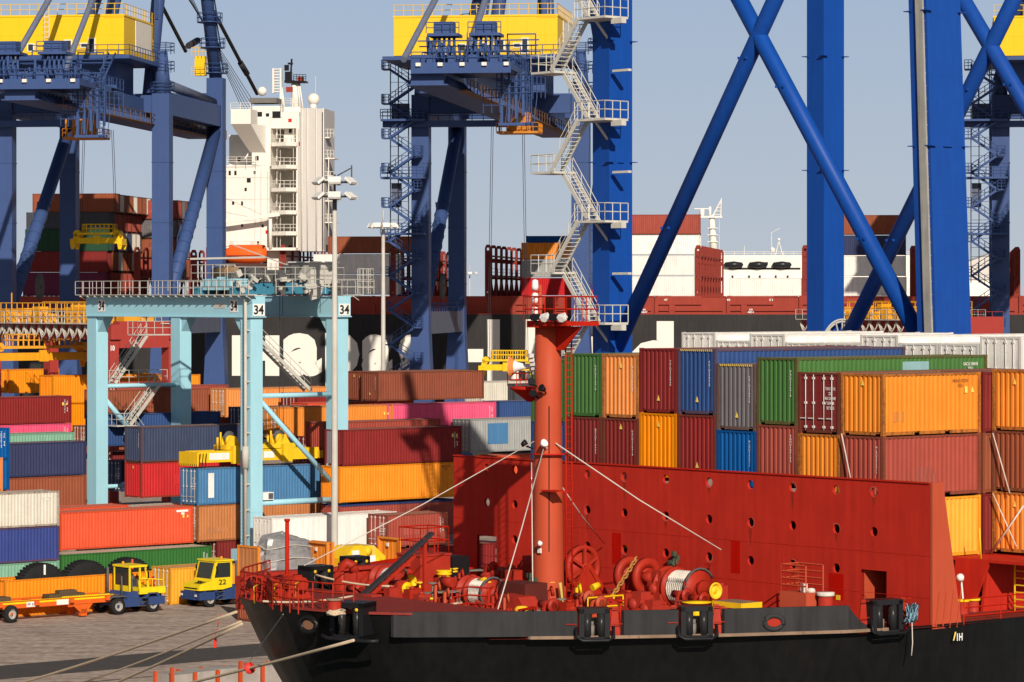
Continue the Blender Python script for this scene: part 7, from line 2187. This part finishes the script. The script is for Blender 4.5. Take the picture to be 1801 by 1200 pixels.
# stepped gear housings between the chain wheels and the big rope drum
for x, t_, hh in ((1163, 3.4, 1.7), (1128, 5.2, 1.1), (1062, 3.6, .9), (1148, 5.8, .8), (905, -2.5, 1.5), (935, -4.0, 1.9), (700, -3.5, 1.3), (655, -1.0, 1.1), (620, 1.0, .9)):
    c = SL(x, t_, DZ); b = MB()
    b.box(c.x - .55, c.y - .5, DZ, c.x + .45, c.y + .5, DZ + hh * .45); b.box(c.x - .42, c.y - .4, DZ, c.x + .38, c.y + .4, DZ + hh * .75); b.box(c.x - .28, c.y - .3, DZ, c.x + .25, c.y + .3, DZ + hh)
    b.lathe([(0, 0), (.22, 0), (.26, .12), (.1, .2), (0, .2)], (c.x - .42, c.y, DZ + hh * .55), (-1, 0, 0), 12); b.box(c.x - .6, c.y - .55, DZ + hh * .2, c.x + .5, c.y - .5, DZ + hh * .26)
    for k in range(4): b.tube((c.x - .5 + .25 * k, c.y - .52, DZ), (c.x - .5 + .25 * k, c.y - .52, DZ + hh * .45), .03, 4)
    b.build('gear_housing', WRED, ship)
for x, t_, z in ((1185, .5, 1.9), (932, 1.4, 1.5)):
    c = SL(x, t_, DZ); b = MB(); b.tube(c, c + Vector((0, 0, z)), .06, 6)
    for k in range(6): b.cbox((c.x + rr.uniform(-.2, .2), c.y + rr.uniform(-.2, .2), DZ + z + rr.uniform(-.35, .2)), (.16, .16, .2))
    b.build('control_stand', paint('control_green', (.06, .08, .05), .6, var=.5, rust=.2), ship)
b = MB(); c = SL(1083, -4, DZ + 2.0)
for k in range(4): b.box(c.x - .05, c.y - .5 + .1 * k, c.z + .07 * k, c.x + .6, c.y + .35, c.z + .05 + .07 * k)
b.tube((c.x, c.y, DZ), (c.x, c.y, c.z), .05, 5); b.build('yellow_tray', YEL, ship)

# ropes lying on deck: things of their own
def coil(label, p, r, n, mat=ROPE, th=.055, cat='rope', name='rope_coil', seed=1):
    g = random.Random(seed)
    pts = []
    for i in range(n * 14):
        a = i / 14 * 2 * math.pi
        rr_ = r * (0.55 + .35 * g.random() + .12 * math.sin(a * .37))
        pts.append(Vector((rr_ * math.cos(a) * 1.1, rr_ * math.sin(a), .06 + .45 * r * (i / (n * 14)) ** .8 * (1 - .5 * abs(math.sin(a * .5))) + g.uniform(0, .05))))
    b = MB(); b.path(pts, th, 5)
    o = b.build(name, mat, None, W(p), TH)
    return tag(o, label, cat)
coil('heap of thick beige rope beside the black bag, left of the white rope drum', SG(788, 1074), 0.75, 9, ROPE, .075)
coil('small twist of beige rope at the foot of the black bow fairlead', SL(590, 4.6, PZ), 0.36, 4, ROPE, .05, seed=4)
coil('bundle of rope behind the yellow-ended winch', SG(745, 1030), 0.5, 5, ROPE, .06, seed=6)
g = random.Random(9); pts = []
for i in range(90): pts.append(SL(1602, 15.45, 9.55) + Vector((g.uniform(-.32, .32) * (1 - .3 * (i % 7) / 7), g.uniform(-.16, .10), (.42 if i % 2 else -.40) * g.uniform(.5, 1.0))))
b = MB(); b.path(pts, .035, 4); o = b.build('rope_bundle', paint('blue_rope', (0.25, .42, .52), .9, var=.3), None, G(SHIP_A, SHIP_N, 0), TH); tag(o, 'pale blue rope bundle hanging at the right-hand fairlead beside the breakwater end', 'rope')
b = MB(); b.path([SL(1604, 15.5, 9.2), SL(1605, 15.55, 8.4), SL(1603, 15.55, 7.9)], .025, 5); o = b.build('rope_end', STAY, None); o.parent = None
o.location = G(SHIP_A, SHIP_N, 0); o.rotation_euler = (0, 0, TH); tag(o, 'loose rope end dangling over the black hull at right', 'rope')
b = MB(); b.lathe([(0, 0), (.35, 0), (.4, .3), (.3, .6), (.1, .75), (0, .76)], (0, 0, 0), (0, 0, 1), 12); o = b.build('black_bag', paint('bag_black', (.02, .02, .022), .7, bump=.5), None, W(SG(812, 1070)), 0); tag(o, 'black bag standing between the rope heap and the white rope drum', 'bag')
def dline(label, p, q_, r=.045):
    b = MB(); n_ = 8; p, q_ = W(p), W(q_); b.path([p.lerp(q_, i / n_) - Vector((0, 0, .12 * 4 * i / n_ * (1 - i / n_))) for i in range(n_ + 1)], r, 6); return tag(b.build('deck_rope', ROPE), label, 'rope', 'ropes stretched across the foredeck')
dline('rope stretched from the bow rail across to the small winch', SL(462, 0.0, PZ + .25), SL(620, 1.0, PZ + .3))
dline('rope stretched between the two black fairlead blocks and the boom foot', SL(556, -5.4, PZ + .55), SL(690, -2.0, DZ + 1.25))
b = MB(); c = SL(985, 1.2, DZ); b.path([c + Vector((0, 0, 1.25)), c + Vector((.05, -.02, .7)), c + Vector((-.1, -.3, .3)), c + Vector((-.3, -.6, .06))], .075, 6); o = b.build('hanging_hose', paint('hose_yellow', (.55, .38, .1), .7), None, G(SHIP_A, SHIP_N, 0), TH); tag(o, 'yellow striped hose hanging beside the mast foot and the big red wheel', 'hose')
